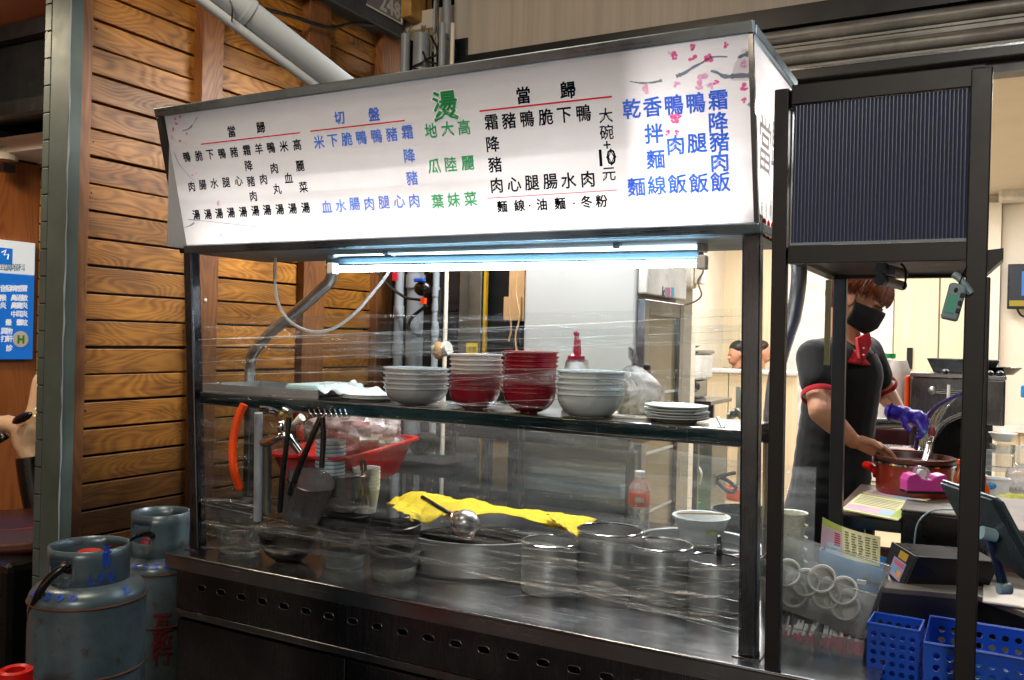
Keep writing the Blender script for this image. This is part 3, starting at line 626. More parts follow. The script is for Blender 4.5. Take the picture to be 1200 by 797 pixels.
# plum-blossom print
def blossom(items, zx, zy, sc, col, off):
    mb2 = MB(); m = LM(off); rb = random.Random(len(items)*7+int(zx))
    for x, y, r in items:
        cx_, cy_ = suv(zx+x/sc, zy+y/sc, off); r *= .85; n = rb.choice((3, 4, 5, 5)); a0 = rb.uniform(0, 6)
        for k in range(n):
            a = a0+2*PI*k/5+rb.uniform(-.25, .25); rr = r*rb.uniform(.6, 1.25); px_, py_ = cx_+math.cos(a)*rr*.6, cy_+math.sin(a)*rr*.6; b = len(mb2.v)
            mb2.add([m @ Vector((px_+math.cos(t)*rr*.5, py_+math.sin(t)*rr*.42, 0)) for t in [j*PI/4 for j in range(8)]], [tuple(range(8))])
    mb2.build('blossom', INK[col], face)
blossom([(235, 88, .013), (302, 90, .014), (368, 92, .014), (302, 50, .010), (435, 40, .009), (510, 208, .013), (500, 262, .012), (230, 335, .015), (245, 322, .010), (205, 385, .010), (245, 385, .009), (395, 187, .010)], 720, 40, 3.32, 'p', .0021)
blossom([(345, 180, .018), (325, 205, .015), (372, 208, .013), (245, 200, .012), (120, 215, .013), (215, 78, .008), (500, 120, .012)], 720, 40, 3.32, 'q', .0018)
blossom([(130, 155, .007), (112, 190, .008), (95, 215, .007), (165, 240, .006), (130, 275, .006), (105, 165, .006), (190, 440, .008), (330, 735, .005)], 180, 100, 4.195, 'p', .0021)
blossom([(320, 580, .010), (210, 430, .008), (150, 190, .008), (240, 360, .006), (160, 290, .005), (285, 620, .007), (90, 250, .009)], 180, 100, 4.195, 'q', .0018)
def branch(pts, zx, zy, sc, w, col='s', off=.0014):
    m = LM(off); P2 = [Vector((*suv(zx+x/sc, zy+y/sc, off), 0)) for x, y in pts]; P2 = bez(P2, 5); n = len(P2); vs = []
    rb = random.Random(int(pts[0][0]))
    for i, p in enumerate(P2):
        d = (P2[min(i+1, n-1)]-P2[max(i-1, 0)]).normalized(); ww = w*(1-.7*i/n)*rb.uniform(.6, 1.25); nn = Vector((-d.y, d.x, 0))*ww/2; vs += [m @ (p+nn), m @ (p-nn)]
    MB().add(vs, [(2*i, 2*i+1, 2*i+3, 2*i+2) for i in range(n-1)]).build('branch', INK[col], face)
branch([(540, 160), (480, 162), (430, 165), (400, 150), (375, 143)], 720, 40, 3.32, .015); branch([(240, 165), (275, 150), (305, 130), (335, 115), (380, 90), (440, 88)], 720, 40, 3.32, .010)
branch([(185, 180), (150, 188), (100, 190), (60, 183)], 720, 40, 3.32, .007); branch([(545, 75), (510, 80), (480, 92)], 720, 40, 3.32, .016); branch([(520, 270), (535, 285), (545, 310)], 720, 40, 3.32, .009)
branch([(190, 200), (170, 215), (140, 225)], 180, 100, 4.195, .006); branch([(100, 330), (125, 385), (160, 430), (200, 470)], 180, 100, 4.195, .004); branch([(215, 155), (195, 190), (175, 205)], 180, 100, 4.195, .004)
branch([(170, 660), (300, 672), (450, 690), (590, 705), (640, 725), (600, 760), (520, 780)], 180, 100, 4.195, .003); branch([(200, 675), (180, 690), (150, 700)], 180, 100, 4.195, .009)
def wash(poly, zx, zy, sc, off=.0009):
    m = LM(off); MB().add([m @ Vector((*suv(zx+x/sc, zy+y/sc, off), 0)) for x, y in poly], [tuple(range(len(poly)))]).build('ink_wash', INK['v'], face)
wash([(450, 180), (470, 110), (500, 60), (540, 55), (540, 180)], 720, 40, 3.32)
# side sheet: brush lettering and seal
SS = frame_of((X1-.004, 0, 0), (0, 1, 0), (0, 0, 1)); sq = lambda px, py: (P(px, py, x=X1-.004).y, P(px, py, x=X1-.004).z)
gi = ink('grey_brush', '9a948e', .9)
letters([('當', *sq(897, 170), .15)], SS @ Matrix.Diagonal((1, 1.0, 1, 1)), gi, lb, 'lettering', .0005)
letters([('歸', *sq(911, 172), .15)], SS, gi, lb, 'lettering', .0005)
letters([(c, *sq(893+5*j, 236+i*6+j*2), .03) for j, s_ in enumerate(('台中鴨', '肉飯店家', '當歸鴨')) for i, c in enumerate(s_)], SS, gi, lb)
for x_ in (896, 900.5, 905, 909): 
    q = P(x_, 267+(x_-896)*.5, x=X1-.0035); MB().ball(q, (.001, .022, .026), 10).build('seal', INK['r'], lb)
# ================================================================== FLUORESCENT BATTEN
fx = empty('fluorescent_batten', (-1.3, 2.3, 1.84), 'twin fluorescent tube batten glowing under the menu sign', 'light fitting')
tubeM = emit('lit_tube', 'dcf1ff', 56.0); tubeM2 = emit('lit_tube_far', 'c4e6ff', 8.0)
ta, tb_ = P(390, 315.5, y=2.20), P(823, 308.5, y=2.20)
MB().tube([ta, tb_], .0095, 14).build('tube', tubeM, fx)
tc_, td = P(390, 298, y=2.42), P(823, 289.5, y=2.42); MB().tube([tc_, td], .0065, 12).build('tube', tubeM2, fx)
hm = plain('batten_enamel', '34505e', .4, 0, .1, 3)
MB().bar(P(387, 307, y=2.26), P(822, 299.5, y=2.26), .05, .020).build('housing', hm, fx, bevel=.004)
for p, s_ in ((ta, -1), (tb_, 1), (tc_, -1), (td, 1)): MB().box((p.x-.012, p.y-.016, p.z-.016), (p.x+.012, p.y+.016, p.z+.02)).build('lamp_holder', M['plasticwhite'], fx, bevel=.004)
for x in (-1.75, -.95): MB().box((x, 2.33, 1.862), (x+.02, 2.35, 1.8745)).build('hanger', M['steel'], fx)
# white and black cables looping from the batten
cb = empty('white_cable', P(400, 360, y=2.42), 'white power cable looping down from the sign to the batten', 'cable')
MB().tube(bez([P(323, 302, y=2.42), P(322, 320, y=2.42), P(325, 352, y=2.42), P(338, 375, y=2.42), P(362, 388, y=2.42), P(388, 386, y=2.42), P(415, 368, y=2.42), P(440, 340, y=2.42), P(456, 318, y=2.4), P(462, 300, y=2.4)]), .0055, 8).build('lead', M['plasticwhite'], cb)
cb2 = empty('black_cable', P(470, 340, y=3.8), 'thin black cable hanging behind the batten by the grey pipes', 'cable')
MB().tube(bez([P(442, 318, y=3.8), P(456, 335, y=3.8), P(474, 348, y=3.8), P(488, 351, y=3.8), P(500, 352, y=3.8)]), .008, 6).build('lead', M['blackwire'], cb2)
MB().tube(bez([P(500, 358, y=3.8), P(483, 372, y=3.8), P(479, 385, y=3.8), P(490, 393, y=3.8), P(505, 390, y=3.8), P(514, 370, y=3.8), P(516, 340, y=3.8)]), .009, 6).build('lead', M['blackwire'], cb2)
# ================================================================== BEHIND THE CART
def pxs(x0, x1, y, py=400): return P(x0, py, y=y).x, P(x1, py, y=y).x
def vpipe(name, px, wpx, y, mat, label, top=3.2, cat='pipe', z0=0, n=16, extras=()):
    x, r = P(px, 380, y=y).x, wpx/2*(Vector((P(px, 380, y=y)))-CAM).dot(FW)/FPX
    t = empty(name, (x, y, 0), label, cat); MB().tube([(x, y, z0), (x, y, top)], r, n).build('pipe', mat, t)
    for py, h in extras: z = P(px, py, y=y).z; MB().tube([(x, y, z-h/2), (x, y, z+h/2)], r*1.18, n).build('coupling', mat, t)
    return t
vpipe('downpipe', 467, 11, 3.86, M['pvc'], 'slim grey plastic pipe beside the end stud of the plank wall', extras=((365, .06), (410, .05)))
t = vpipe('downpipe', 486, 20, 3.9, M['pvc'], 'thickest grey plastic downpipe behind the cart', extras=((330, .07),))
q = P(464, 318, y=3.81); MB().box((q.x-.016, 3.80, q.z-.05), (q.x+.012, 3.812, q.z+.05)).build('red_sticker', plain('sticker_red', 'c02038', .4), t)
vpipe('water_pipe', 510, 8, 3.8, M['pvc'], 'narrow grey water pipe with a blue valve behind the cart', extras=((342, .05), (360, .04), (388, .05)))
bv = empty('valve', P(495, 338, y=3.76), 'blue-handled valve and wires on the grey pipes behind the cart', 'valve')
q = P(495, 338, y=3.76); MB().ball(q, (.05, .03, .04), 12).build('body', M['blackplastic'], bv); MB().box(q+Vector((-.03, -.04, .03)), q+Vector((.03, -.02, .05))).build('handle', M['blue'], bv, bevel=.006)
MB().box(q+Vector((.01, -.03, -.08)), q+Vector((.035, -.01, -.05))).build('tag', M['orange'], bv)
vpipe('cream_conduit', 522, 5, 3.82, M['cream'], 'thin cream conduit beside the dark tiled strip')
M['tile'] = plain('black_tile', '1c2024', .15, 0, .3, 8)
tw = empty('tiled_pier', (-2.5, 4.0, 0), 'narrow pier of black glossy tiles behind the cart', 'pier')
a, b = pxs(504, 539, 3.99)
for k in range(11): MB().box((a, 3.99, k*.29), (b, 4.02, k*.29+.284)).build('tile', M['tile'], tw, bevel=.003)
MB().box((WX, 4.021, 0), (P(600, 380, y=4.02).x, 4.1, 3.05)).build('wall_board', M['dark'], tw)
gr = empty('shutter_guide', (-2.4, 3.98, 0), 'upright galvanised guide rail of the roller shutter with a yellow edge', 'guide rail')
M['galv'] = steel('galvanised', '9aa09c', .4, (40, 40, 1), .3)
a, b = pxs(537, 549, 3.96); MB().box((a, 3.96, 0), (b, 3.985, 3.0)).build('rail', M['galv'], gr, bevel=.003)
a, b = pxs(550, 565, 3.95); MB().box((a, 3.93, 0), (b, 3.96, 3.0)).build('rail', M['galv'], gr, bevel=.003)
a, b = pxs(566.5, 569.5, 3.95); MB().box((a, 3.94, 0), (b, 3.96, 3.0)).build('yellow_edge', plain('yellow_tape', 'b08a10', .5), gr)
a, b = pxs(547, 560, 3.925); q = P(550, 412, y=3.92); MB().box((a, 3.922, q.z-.055), (b, 3.928, q.z+.045)).build('yellow_notice', plain('notice_yellow', 'd8b818', .5), gr)
letters([('注意', (a+b)/2, q.z+.015, .028), ('小心', (a+b)/2, q.z-.022, .028)], frame_of((0, 3.920, 0), (1, 0, 0), (0, 0, 1)), M['dark'], gr)
dp = empty('dark_door', (-2.2, 4.3, 0), 'dark blue-grey door panel beyond the shutter guide', 'door')
a, b = pxs(567, 600, 4.2); MB().box((a-.05, 4.2, 0), (b+.3, 4.25, 3.0)).build('panel', plain('dark_blue_panel', '202c34', .25, 0, .3, 2), dp)
cbd = empty('cardboard_sheet', (-2.1, 4.0, 1.4), 'tall beige cardboard strip leaning beside the fridge', 'cardboard')
M['card'] = plain('cardboard', 'b89468', .75, 0, .12, 5)
a, b = pxs(595, 613, 3.9); z = P(603, 376, y=3.9).z; MB().box((a, 3.9, z), (b, 3.92, 2.9)).build('sheet', M['card'], cbd)
MB().box((a-.02, 3.885, P(603, 375, y=3.9).z), (b-.01, 3.898, P(603, 348, y=3.9).z)).build('flap', M['card'], cbd)
tg = MB().tube(bez([P(606, 318, y=3.7), P(605, 345, y=3.7), P(609, 370, y=3.7), P(604, 395, y=3.7), P(606, 416, y=3.7)]), .004, 6); tag(tg.build('string', M['card']), 'pale twisted string hanging behind the red bowls', 'string')
tg = MB().tube(bez([P(600, 330, y=3.75), P(597, 360, y=3.75), P(599, 385, y=3.75), P(596, 400, y=3.75)]), .004, 6); tag(tg.build('string', M['card']), 'shorter brown string hanging on the cardboard strip', 'string')
pk = empty('taped_packet', P(520, 412, y=3.6), 'small white rolled packet tied with tape among the pipes', 'packet')
MB().tube([P(511, 412, y=3.6), P(526, 408, y=3.6)], .035, 14).build('roll', M['white'], pk); MB().ball(P(514, 411, y=3.58), (.03, .03, .045), 10).build('tape', M['tan'], pk)
# fridge
FX0, FX1 = pxs(613, 744, 3.7); fy1 = 4.28
fr = empty('display_fridge', (FX0, 3.7, 0), 'tall white display fridge, its glass door facing right', 'fridge')
M['fridge'] = plain('fridge_white', 'b8bcbc', .35, 0, .05, 2)
MB().box((FX0, 3.7, .1), (FX1, fy1, 2.45)).build('cabinet', M['fridge'], fr, bevel=.012)
zd = P(745, 350, y=3.7).z
MB().box((FX1+.003, 3.71, zd+.02), (FX1+.05, fy1-.01, 2.44)).build('header', M['plasticwhite'], fr, bevel=.008)
dz0, dz1 = .3, zd
m = MB(); m.box((FX1+.003, 3.71, dz0), (FX1+.04, 3.77, dz1)).box((FX1+.003, fy1-.07, dz0), (FX1+.04, fy1-.01, dz1)).box((FX1+.003, 3.771, dz1-.07), (FX1+.04, fy1-.071, dz1)).box((FX1+.003, 3.771, dz0), (FX1+.04, fy1-.071, dz0+.07)); m.build('door_frame', M['steel'], fr, bevel=.003)
MB().box((FX1+.012, 3.771, dz0+.07), (FX1+.02, fy1-.071, dz1-.07)).build('door_glass', plain('fridge_glass', '8c8064', .08, 0, .25, 1.5), fr)
for k in range(4): z = .55+k*.27; MB().box((FX1+.021, 3.775, z), (FX1+.024, fy1-.075, z+.012)).build('inner_shelf', M['white'], fr)
MB().box((FX1+.041, 3.73, 1.2), (FX1+.06, 3.75, 1.5)).build('door_handle', M['blackplastic'], fr, bevel=.004)
xf = FX1+.052; FF = frame_of((xf, 0, 0), (0, 1, 0), (0, 0, 1)); fq = lambda px, py: (P(px, py, x=xf).y, P(px, py, x=xf).z)
letters([('k', *fq(778, 342), .07)], FF, M['dark'], fr, bold=.003)
for px_, col in ((784, 'd04890'), (788.5, '30a8c8'), (781, '8a8a9a')):
    y_, z_ = fq(px_, 342.5); MB().box((xf-.004, y_-.018, z_-.022), (xf, y_+.018, z_+.022)).build('logo_square', plain('logo', col, .4), fr)
# white pier between fridge and laminate
a, b = pxs(789, 813, 5.35); struct('shop_pier', MB().box((a, 5.3, .05), (b, 5.39, 3.29)), M['cream'])
sb = empty('switch_box', P(805, 320, y=5.6), 'beige switch box high on the pier with a looping wire', 'switch box')
q0, q1 = P(799, 338, y=5.25), P(815, 300, y=5.25); MB().box((q0.x, 5.2, q0.z), (q1.x, 5.299, q1.z+.2)).build('box', M['cream'], sb, bevel=.01)
q0, q1 = P(815, 337, y=5.25), P(825, 300, y=5.25); MB().box((q0.x, 5.22, q0.z+.02), (q1.x, 5.3, q1.z+.2)).build('cover', M['cream'], sb, bevel=.006)
MB().tube(bez([P(822, 300, y=5.2), P(824, 318, y=5.2), P(818, 330, y=5.2), P(822, 345, y=5.2), P(815, 353, y=5.2), P(800, 358, y=5.2), P(792, 360, y=5.2)]), .006, 6).build('wire', M['wire'], sb)
# prep table with cabbages in front of the fridge
TY = 3.42; a, b = pxs(535, 741, TY); zt2 = P(640, 507, y=TY).z; zt3 = P(640, 521, y=TY).z
pt = empty('prep_table', (a, TY, 0), 'stainless prep table with a dark undershelf behind the cart', 'table')
MB().box((a, TY, zt2-.03), (b, TY+.27, zt2)).build('table_top', M['steeldark'], pt, bevel=.002)
MB().box((a+.01, TY+.012, zt3), (b-.01, TY+.03, zt2-.032)).build('front_rail', M['steeldark'], pt)
for px in (569, 606, 739): x = P(px, 550, y=TY+.02).x; MB().box((x-.02, TY+.01, 0), (x+.02, TY+.05, zt3-.002)).build('leg', M['steelv'], pt, bevel=.004)
x = P(590, 550, y=TY+.02).x; x2 = P(573, 550, y=TY+.03).x; MB().box((x2, TY+.05, .1), (x, TY+.06, zt3-.003)).build('side_board', M['card'], pt)
x3, x4 = pxs(617, 737, TY+.2); zq = P(680, 562, y=TY+.15).z; MB().box((x3, TY+.15, zq-.13), (x4, TY+.26, zq-.01)).build('undershelf_box', plain('pale_blue_box', '8aa0a8', .4), pt, bevel=.004)
zq2 = P(640, 583, y=TY).z; MB().box((a+.02, TY+.02, zq2-.04), (b-.02, TY+.26, zq2)).build('undershelf', M['steeldark'], pt, bevel=.002)
M['cabbage'] = plain('cabbage_leaf', '8aa838', .5, 0, .35, 18); M['darkleaf'] = plain('dark_leaf', '28481c', .5, 0, .4, 18)
def cabbage(px, py, r, mat, label, sq=(1.3, 1, .75), y=TY+.12):
    c = P(px, py, y=y); c.z = zt2+r*sq[2]*.9; t = empty('cabbage', c, label, 'vegetable'); rc = random.Random(int(px))
    m = MB().ball((0, 0, 0), (r*sq[0]*.8, r*sq[1]*.8, r*sq[2]*.85), 14); m.v = [tuple(Vector(v)+c) for v in m.v]; m.build('heart', mat, t)
    for k in range(9):
        a_ = rc.uniform(0, 6.28); el = rc.uniform(-.2, 1.1); rot = Matrix.Rotation(a_, 3, 'Z') @ Matrix.Rotation(-el, 3, 'Y')
        def leaf(u, v, rot=rot):
            s_ = (u-.5)*2.0; w_ = (v-.5)*2.0; rr = r*(1.0+.10*math.sin(7*v+3*u)+.08*abs(s_)**2)
            q = Vector((rr*math.cos(s_*.8)*math.cos(w_*.7), rr*math.sin(s_*.8), rr*math.sin(w_*.7))); q = rot @ q; return c+Vector((q.x*sq[0], q.y*sq[1], q.z*sq[2]))
        MB().grid(leaf, 8, 8).build('leaf', mat, t, solid=.004)
cabbage(662, 510, .06, M['cabbage'], 'pale green cabbage on the prep table, under the grey bowls'); cabbage(712, 511, .055, M['cabbage'], 'pale cabbage on the right end of the prep table')
cabbage(600, 509, .05, M['darkleaf'], 'bunch of dark green leaves on the prep table', (1.6, 1, .6))
# black round fan / stool near the red bin
bs = empty('steel_stand', P(490, 560, y=3.3), 'dark stand with a round black drum behind the red bin', 'stand')
q = P(497, 520, y=3.5); MB().lathe([(0, -.05), (.05, -.05), (.055, 0), (.05, .05), (0, .05)], 20, q, Matrix.Rotation(PI/2, 3, 'X')).build('drum', M['blackplastic'], bs)
for px in (478, 494, 503): x = P(px, 560, y=3.5).x; MB().box((x-.012, 3.5, 0), (x+.012, 3.53, P(px, 555, y=3.5).z)).build('leg', M['steelv'], bs)
x, x2 = pxs(455, 530, 3.5); MB().box((x, 3.46, P(490, 555, y=3.5).z), (x2, 3.75, P(490, 540, y=3.5).z)).build('table_top', M['blackmetal'], bs)
for k, px in enumerate((515, 531)): MB().tube([P(px, 500, y=3.9), P(px+1, 620, y=3.9)], .012, 8).build('upright', M['steelv'], bs)
# equipment further in: white cooker box, rice cooker, steel table, bins
et = empty('steel_side_table', P(815, 470, y=6.6), 'small stainless table inside the shop carrying white equipment', 'table')
q0, q1 = P(770, 465, y=6.6), P(842, 465, y=6.6); MB().box((q0.x, 6.4, q0.z-.03), (q1.x, 7.0, q0.z+.0)).build('table_top', M['steel'], et, bevel=.004)
for px in (803, 812, 835): x = P(px, 470, y=6.5).x; MB().box((x-.02, 6.45, .05), (x+.02, 6.49, q0.z-.032)).build('leg', M['steelv'], et)
x = P(835, 470, y=6.95).x; MB().box((x-.02, 6.9, .05), (x+.02, 6.94, q0.z-.032)).build('leg', M['steelv'], et)
rc_ = empty('rice_cooker', P(800, 455, y=6.7), 'silver rice cooker with a yellow dial on the side table', 'cooker')
a0, a1 = P(785, 462, y=6.6), P(816, 446, y=6.6); MB().box((a0.x, 6.5, q0.z+.002), (a1.x, 6.9, a1.z)).build('body', M['steel'], rc_, bevel=.02)
p_ = P(808, 452, y=6.49); MB().ball(p_, (.03, .012, .03), 12).build('dial', plain('dial_yellow', 'd8a010', .4), rc_); p_ = P(815, 453, y=6.49); MB().ball(p_, (.035, .012, .04), 12).build('knob', M['blackplastic'], rc_)
wb = empty('white_steamer', P(800, 430, y=6.7), 'white square appliance stacked on the rice cooker', 'appliance')
b0, b1 = P(788, 444, y=6.6), P(821, 415, y=6.6); MB().box((b0.x, 6.5, a1.z+.004), (b1.x, 6.95, b1.z)).build('body', M['plasticwhite'], wb, bevel=.02)
MB().box((b0.x-.02, 6.49, b1.z+.002), (b1.x+.01, 6.96, b1.z+.03)).build('lid', M['steel'], wb, bevel=.01)
q = P(800, 407, y=6.7); pl = MB().lathe([(.0, 0), (.08, 0), (.14, .03), (.13, .03), (.07, .008), (0, .008)], 24, (P(800, 410, y=6.7).x, 6.7, b1.z+.034)); tag(pl.build('white_dish', M['plasticwhite']), 'white dish on top of the stacked white appliance', 'dish')
gb = empty('green_crate', P(792, 570, y=6.2), 'bright green plastic crate standing on the shop floor', 'crate')
q0, q1 = P(780, 583, y=6.0), P(801, 553, y=6.0)
MB().box((q0.x-.2, 6.0, .054), (q1.x, 6.35, .40)).build('box', plain('green_plastic', '18c828', .35), gb, bevel=.01); gz = .41
st = empty('orange_bucket', P(870, 578, y=6.3), 'orange bucket holding a grey roll beside the black cable on the shop floor', 'bucket')
q = P(868, 585, z=.05); MB().lathe([(.0, 0), (.14, 0), (.16, .10), (.17, .12), (.12, .12), (.1, .02), (0, .02)], 24, q).build('bucket', plain('terracotta', 'b84818', .5), st)
MB().tube([q+Vector((0, 0, .02)), q+Vector((0, .05, 1.0))], .05, 12).build('grey_roll', M['galv'], st)
kb = MB().tube(bez([P(830, 545, w=6.5), P(835, 558, w=6.5), P(848, 572, w=6.5), P(858, 577, w=6.5), P(861, 570, w=6.5), P(846, 560, w=6.5), P(836, 563, w=6.5), P(848, 557, w=6.5), P(862, 554, w=6.5)]), .014, 8); tag(kb.build('floor_cable', M['blackwire']), 'thick black cable looping beside the orange bucket', 'cable')
gp = empty('grey_panel_stack', P(868, 465, y=7.5), 'grey board and folded cloth leaning on the partition', 'board')
a0, a1 = P(862, 478, y=7.6), P(880, 454, y=7.6); MB().box((a0.x, 7.6, a0.z), (a1.x, 7.64, a1.z)).build('board', M['galv'], gp)
def cl_(u, v): p = P(852+34*u, 486+10*v-8*math.sin(u*2.5), w=6.6); return p+Vector((0, .05*math.sin(u*9), .02*math.sin(v*6+u*8)))
MB().grid(cl_, 14, 6).build('cloth', M['galv'], gp, solid=.01)
# side legs under shelf region: steel rack
rk = empty('steel_rack', P(815, 540, y=5.6), 'stainless rack uprights and a grey locker behind the white bowl', 'rack')
for px in (800, 808, 815): x = P(px, 540, y=5.6).x; MB().box((x-.015, 5.6, .05), (x+.015, 5.63, P(px, 515, y=5.6).z)).build('upright', M['steelv'], rk)
a0, a1 = P(818, 572, y=6.3), P(835, 505, y=6.3); MB().box((a0.x, 6.3, .05), (a1.x, 6.7, a1.z)).build('locker', M['galv'], rk, bevel=.006)
MB().tube(bez([P(819, 548, y=6.28), P(822, 555, y=6.24), P(820, 567, y=6.28)]), .01, 6).build('locker_handle', M['white'], rk)
# AC, TV
ac = empty('air_conditioner', P(1190, 215, y=10.6), 'white air conditioner with a slatted grille on the far wall', 'air conditioner')
q0, q1 = P(1170, 235, y=10.7), P(1225, 197, y=10.7); MB().box((q0.x, 10.7, q0.z), (q1.x+.4, 10.98, q1.z)).build('casing', M['white'], ac, bevel=.03)
for k in range(7): zz = q0.z+.12+k*.03; a0 = P(1180, 215, y=10.69).x; MB().box((a0, 10.685, zz), (a0+.5, 10.699, zz+.014)).build('slat', plain('ac_slat', '8a8c8c', .5) if k == 0 else bpy.data.materials['ac_slat'], ac)
tv = empty('menu_screen', P(1195, 335, y=10.8), 'wall television showing a dark, blue and yellow menu', 'screen')
q0, q1 = P(1180, 362, y=10.8), P(1200, 309, y=10.8); tx1 = q0.x+1.0
MB().box((q0.x, 10.82, q0.z), (tx1, 10.88, q1.z)).build('casing', M['blackplastic'], tv, bevel=.006)
MB().box((q0.x+.02, 10.812, q0.z+.03), (tx1-.02, 10.819, q1.z-.02)).build('screen', emit('screen_dark', '142034', .6), tv)
MB().box((q0.x+.13, 10.806, q0.z+.14), (q0.x+.6, 10.811, q1.z-.08)).build('screen_text', emit('screen_blue', '3c8ae0', .9), tv)
MB().box((q0.x+.02, 10.806, q0.z+.03), (tx1-.02, 10.811, q0.z+.09)).build('screen_band', emit('screen_yellow', 'c8a820', .8), tv)
letters([(c, q0.x+.2+i*.09, q1.z-.05, .08) for i, c in enumerate('當歸鴨')], frame_of((0, 10.805, 0), (1, 0, 0), (0, 0, 1)), bpy.data.materials['screen_yellow'], tv)
MB().tube(bez([P(1192, 362, y=10.85), P(1196, 369, y=10.85), P(1203, 372, y=10.85)]), .012, 6).build('cable', M['blackwire'], tv)
# ================================================================== LEFT: GAS CYLINDERS, SCOOTER
M['gas'] = None
g = G('gas_grey_paint'); pz = g.obj(rnd=9); n = g.noise(5, pz, 6, .7); 
c = g.ramp(n, (.3, lin('3c4c54')), (.7, lin('5c6e76'))); ge = g.N('NewGeometry'); sx = g.N('SeparateXYZ', i0=ge.outputs['Position'])
c = g.mix(g.ramp(g.noise(26, pz, 6, .75), (.58, GREY(0)), (.66, GREY(.7))), c, lin('4a2c18')); g.bs(Base_Color=c, Roughness=.32, Metallic=.25); g.bump(n, .15, .004); M['gas'] = g.m
M['rust'] = plain('rust', '4a2a14', .8, 0, .4, 30); M['stencil'] = plain('blue_stencil', '1c4ac0', .5, 0, .3, 30); M['stencilr'] = plain('red_stencil', '7a1c28', .5)
def shoulder(r, zs): return [(0, 0), (r*.8, .0), (r, .03), (r, zs)]+[(r*(.62+.38*math.cos(t)), zs+.042*math.sin(t)) for t in [PI/2*k/8 for k in range(1, 9)]]+[(r*.3, zs+.048), (0, zs+.048)]
def wrap_text(s_, r, a0, z, size, mat, par, sh=None, name='lettering', vertical=False):
    """stencil lettering laid round a cylinder; a0 = angle of its centre"""
    me = textmesh([(c, (0 if vertical else (i-(len(s_)-1)/2)*size*.68), (-(i-(len(s_)-1)/2)*size*.8 if vertical else 0), size) for i, c in enumerate(s_)], Matrix(), .001)
    bm = bmesh.new(); bm.from_mesh(me); bmesh.ops.subdivide_edges(bm, edges=[e for e in bm.edges if e.calc_length() > size*.12], cuts=2); bm.to_mesh(me); bm.free()
    for v in me.vertices:
        x, y = v.co.x, v.co.y; rr, zz = (r+.0012, z+y)
        if sh:
            t = max(0, min(PI/2, .65+y/.085)); rr = r*(.62+.38*math.cos(t))+.002; zz = sh+.042*math.sin(t)+.002
        a = a0+x/r; v.co = Vector((rr*math.cos(a), rr*math.sin(a), zz))
    me.materials.append(mat); o = bpy.data.objects.new(name, me); COL.objects.link(o); o.parent = par; return o
def gas_cylinder(loc, r, zs, rc, cz0, cz1, ang, label):
    t = empty('gas_cylinder', loc, label, 'gas cylinder', 'gas cylinders beside the cart', local=True)
    MB().lathe(shoulder(r, zs), 48).build('tank', M['gas'], t)
    for z in (zs-.005, zs-.19): MB().tube([(math.cos(2*PI*k/48)*(r+.001), math.sin(2*PI*k/48)*(r+.001), z) for k in range(48)], .0035, 6, True).build('weld_seam', M['rust'], t)
    # collar: shell with hand openings
    N_ = 72; m = MB(); H_ = cz1-cz0; zr = [cz0, cz0+H_*.40, cz0+H_*.80, cz1]
    def opn(k): a = (2*PI*k/N_-ang+PI) % (2*PI)-PI; return abs(a+.85) < .42 or abs(a-2.2) < .5
    def gap(k): a = (2*PI*k/N_-ang+PI) % (2*PI)-PI; return abs(a-1.6) < .10
    vs = [Vector((rc*math.cos(2*PI*k/N_), rc*math.sin(2*PI*k/N_), z)) for z in zr for k in range(N_)]
    fs = [(i*N_+k, i*N_+(k+1) % N_, (i+1)*N_+(k+1) % N_, (i+1)*N_+k) for i in range(3) for k in range(N_) if not (i == 1 and opn(k)) and not gap(k)]
    m.add(vs, fs, True).build('collar', M['gas'], t, solid=.005)
    MB().lathe([(.0, zs+.03), (.035, zs+.03), (.03, zs+.05), (.02, zs+.06), (.02, zs+.09), (0, zs+.09)], 16).build('valve_body', M['galv'], t)
    vb = MB().lathe([(0, 0), (.03, 0), (.035, .012), (.03, .025), (0, .025)], 12, (0, 0, zs+.09)).build('valve_knob', M['red'], t)
    d = Vector((math.cos(ang-.85), math.sin(ang-.85), 0)); MB().ball(d*.055+Vector((0, 0, zs+.085)), (.03, .03, .022), 12).build('regulator', M['stencilr'], t)
    return t
ga = P(104, 690, w=2.42); gA = Vector((ga.x, ga.y, 0)); toC = math.atan2(CAM.y-gA.y, CAM.x-gA.x)
zs = .88
g1 = gas_cylinder(gA, .147, zs, .100, zs+.022, P(100, 637, w=2.42).z, toC, 'grey gas cylinder with blue LPG stencilling, nearest the camera at lower left')
wrap_text('25500', .147, toC-.75, 0, .052, M['stencil'], g1, sh=zs); wrap_text('2', .147, toC+.72, 0, .06, M['stencil'], g1, sh=zs)
wrap_text('LPG', .0985+.003, toC+.32, zs+.062, .036, M['stencil'], g1); wrap_text('瓦斯行', .1015, toC+.42, zs+.115, .024, M['stencil'], g1, vertical=True)
gb_ = P(187, 665, w=3.25); gB = Vector((gb_.x-.0, gb_.y, 0)); toB = math.atan2(CAM.y-gB.y, CAM.x-gB.x)
g2 = gas_cylinder(gB, .150, .745, .098, .77, P(195, 599, w=3.25).z, toB, 'grey gas cylinder half hidden behind the left end of the cart')
wrap_text('25550', .15, toB-.35, 0, .055, M['stencil'], g2, sh=.745); wrap_text('瓦斯行', .152, toB+.1, .52, .07, M['stencilr'], g2, vertical=True)
def hose(pts, name, label, r=.011, mat='blackplastic', cat='hose'): return tag(MB().tube(bez(pts), r, 10).build(name, M[mat]), label, cat)
v1 = gA+Vector((0, 0, zs+.085)); dl = (-_r)
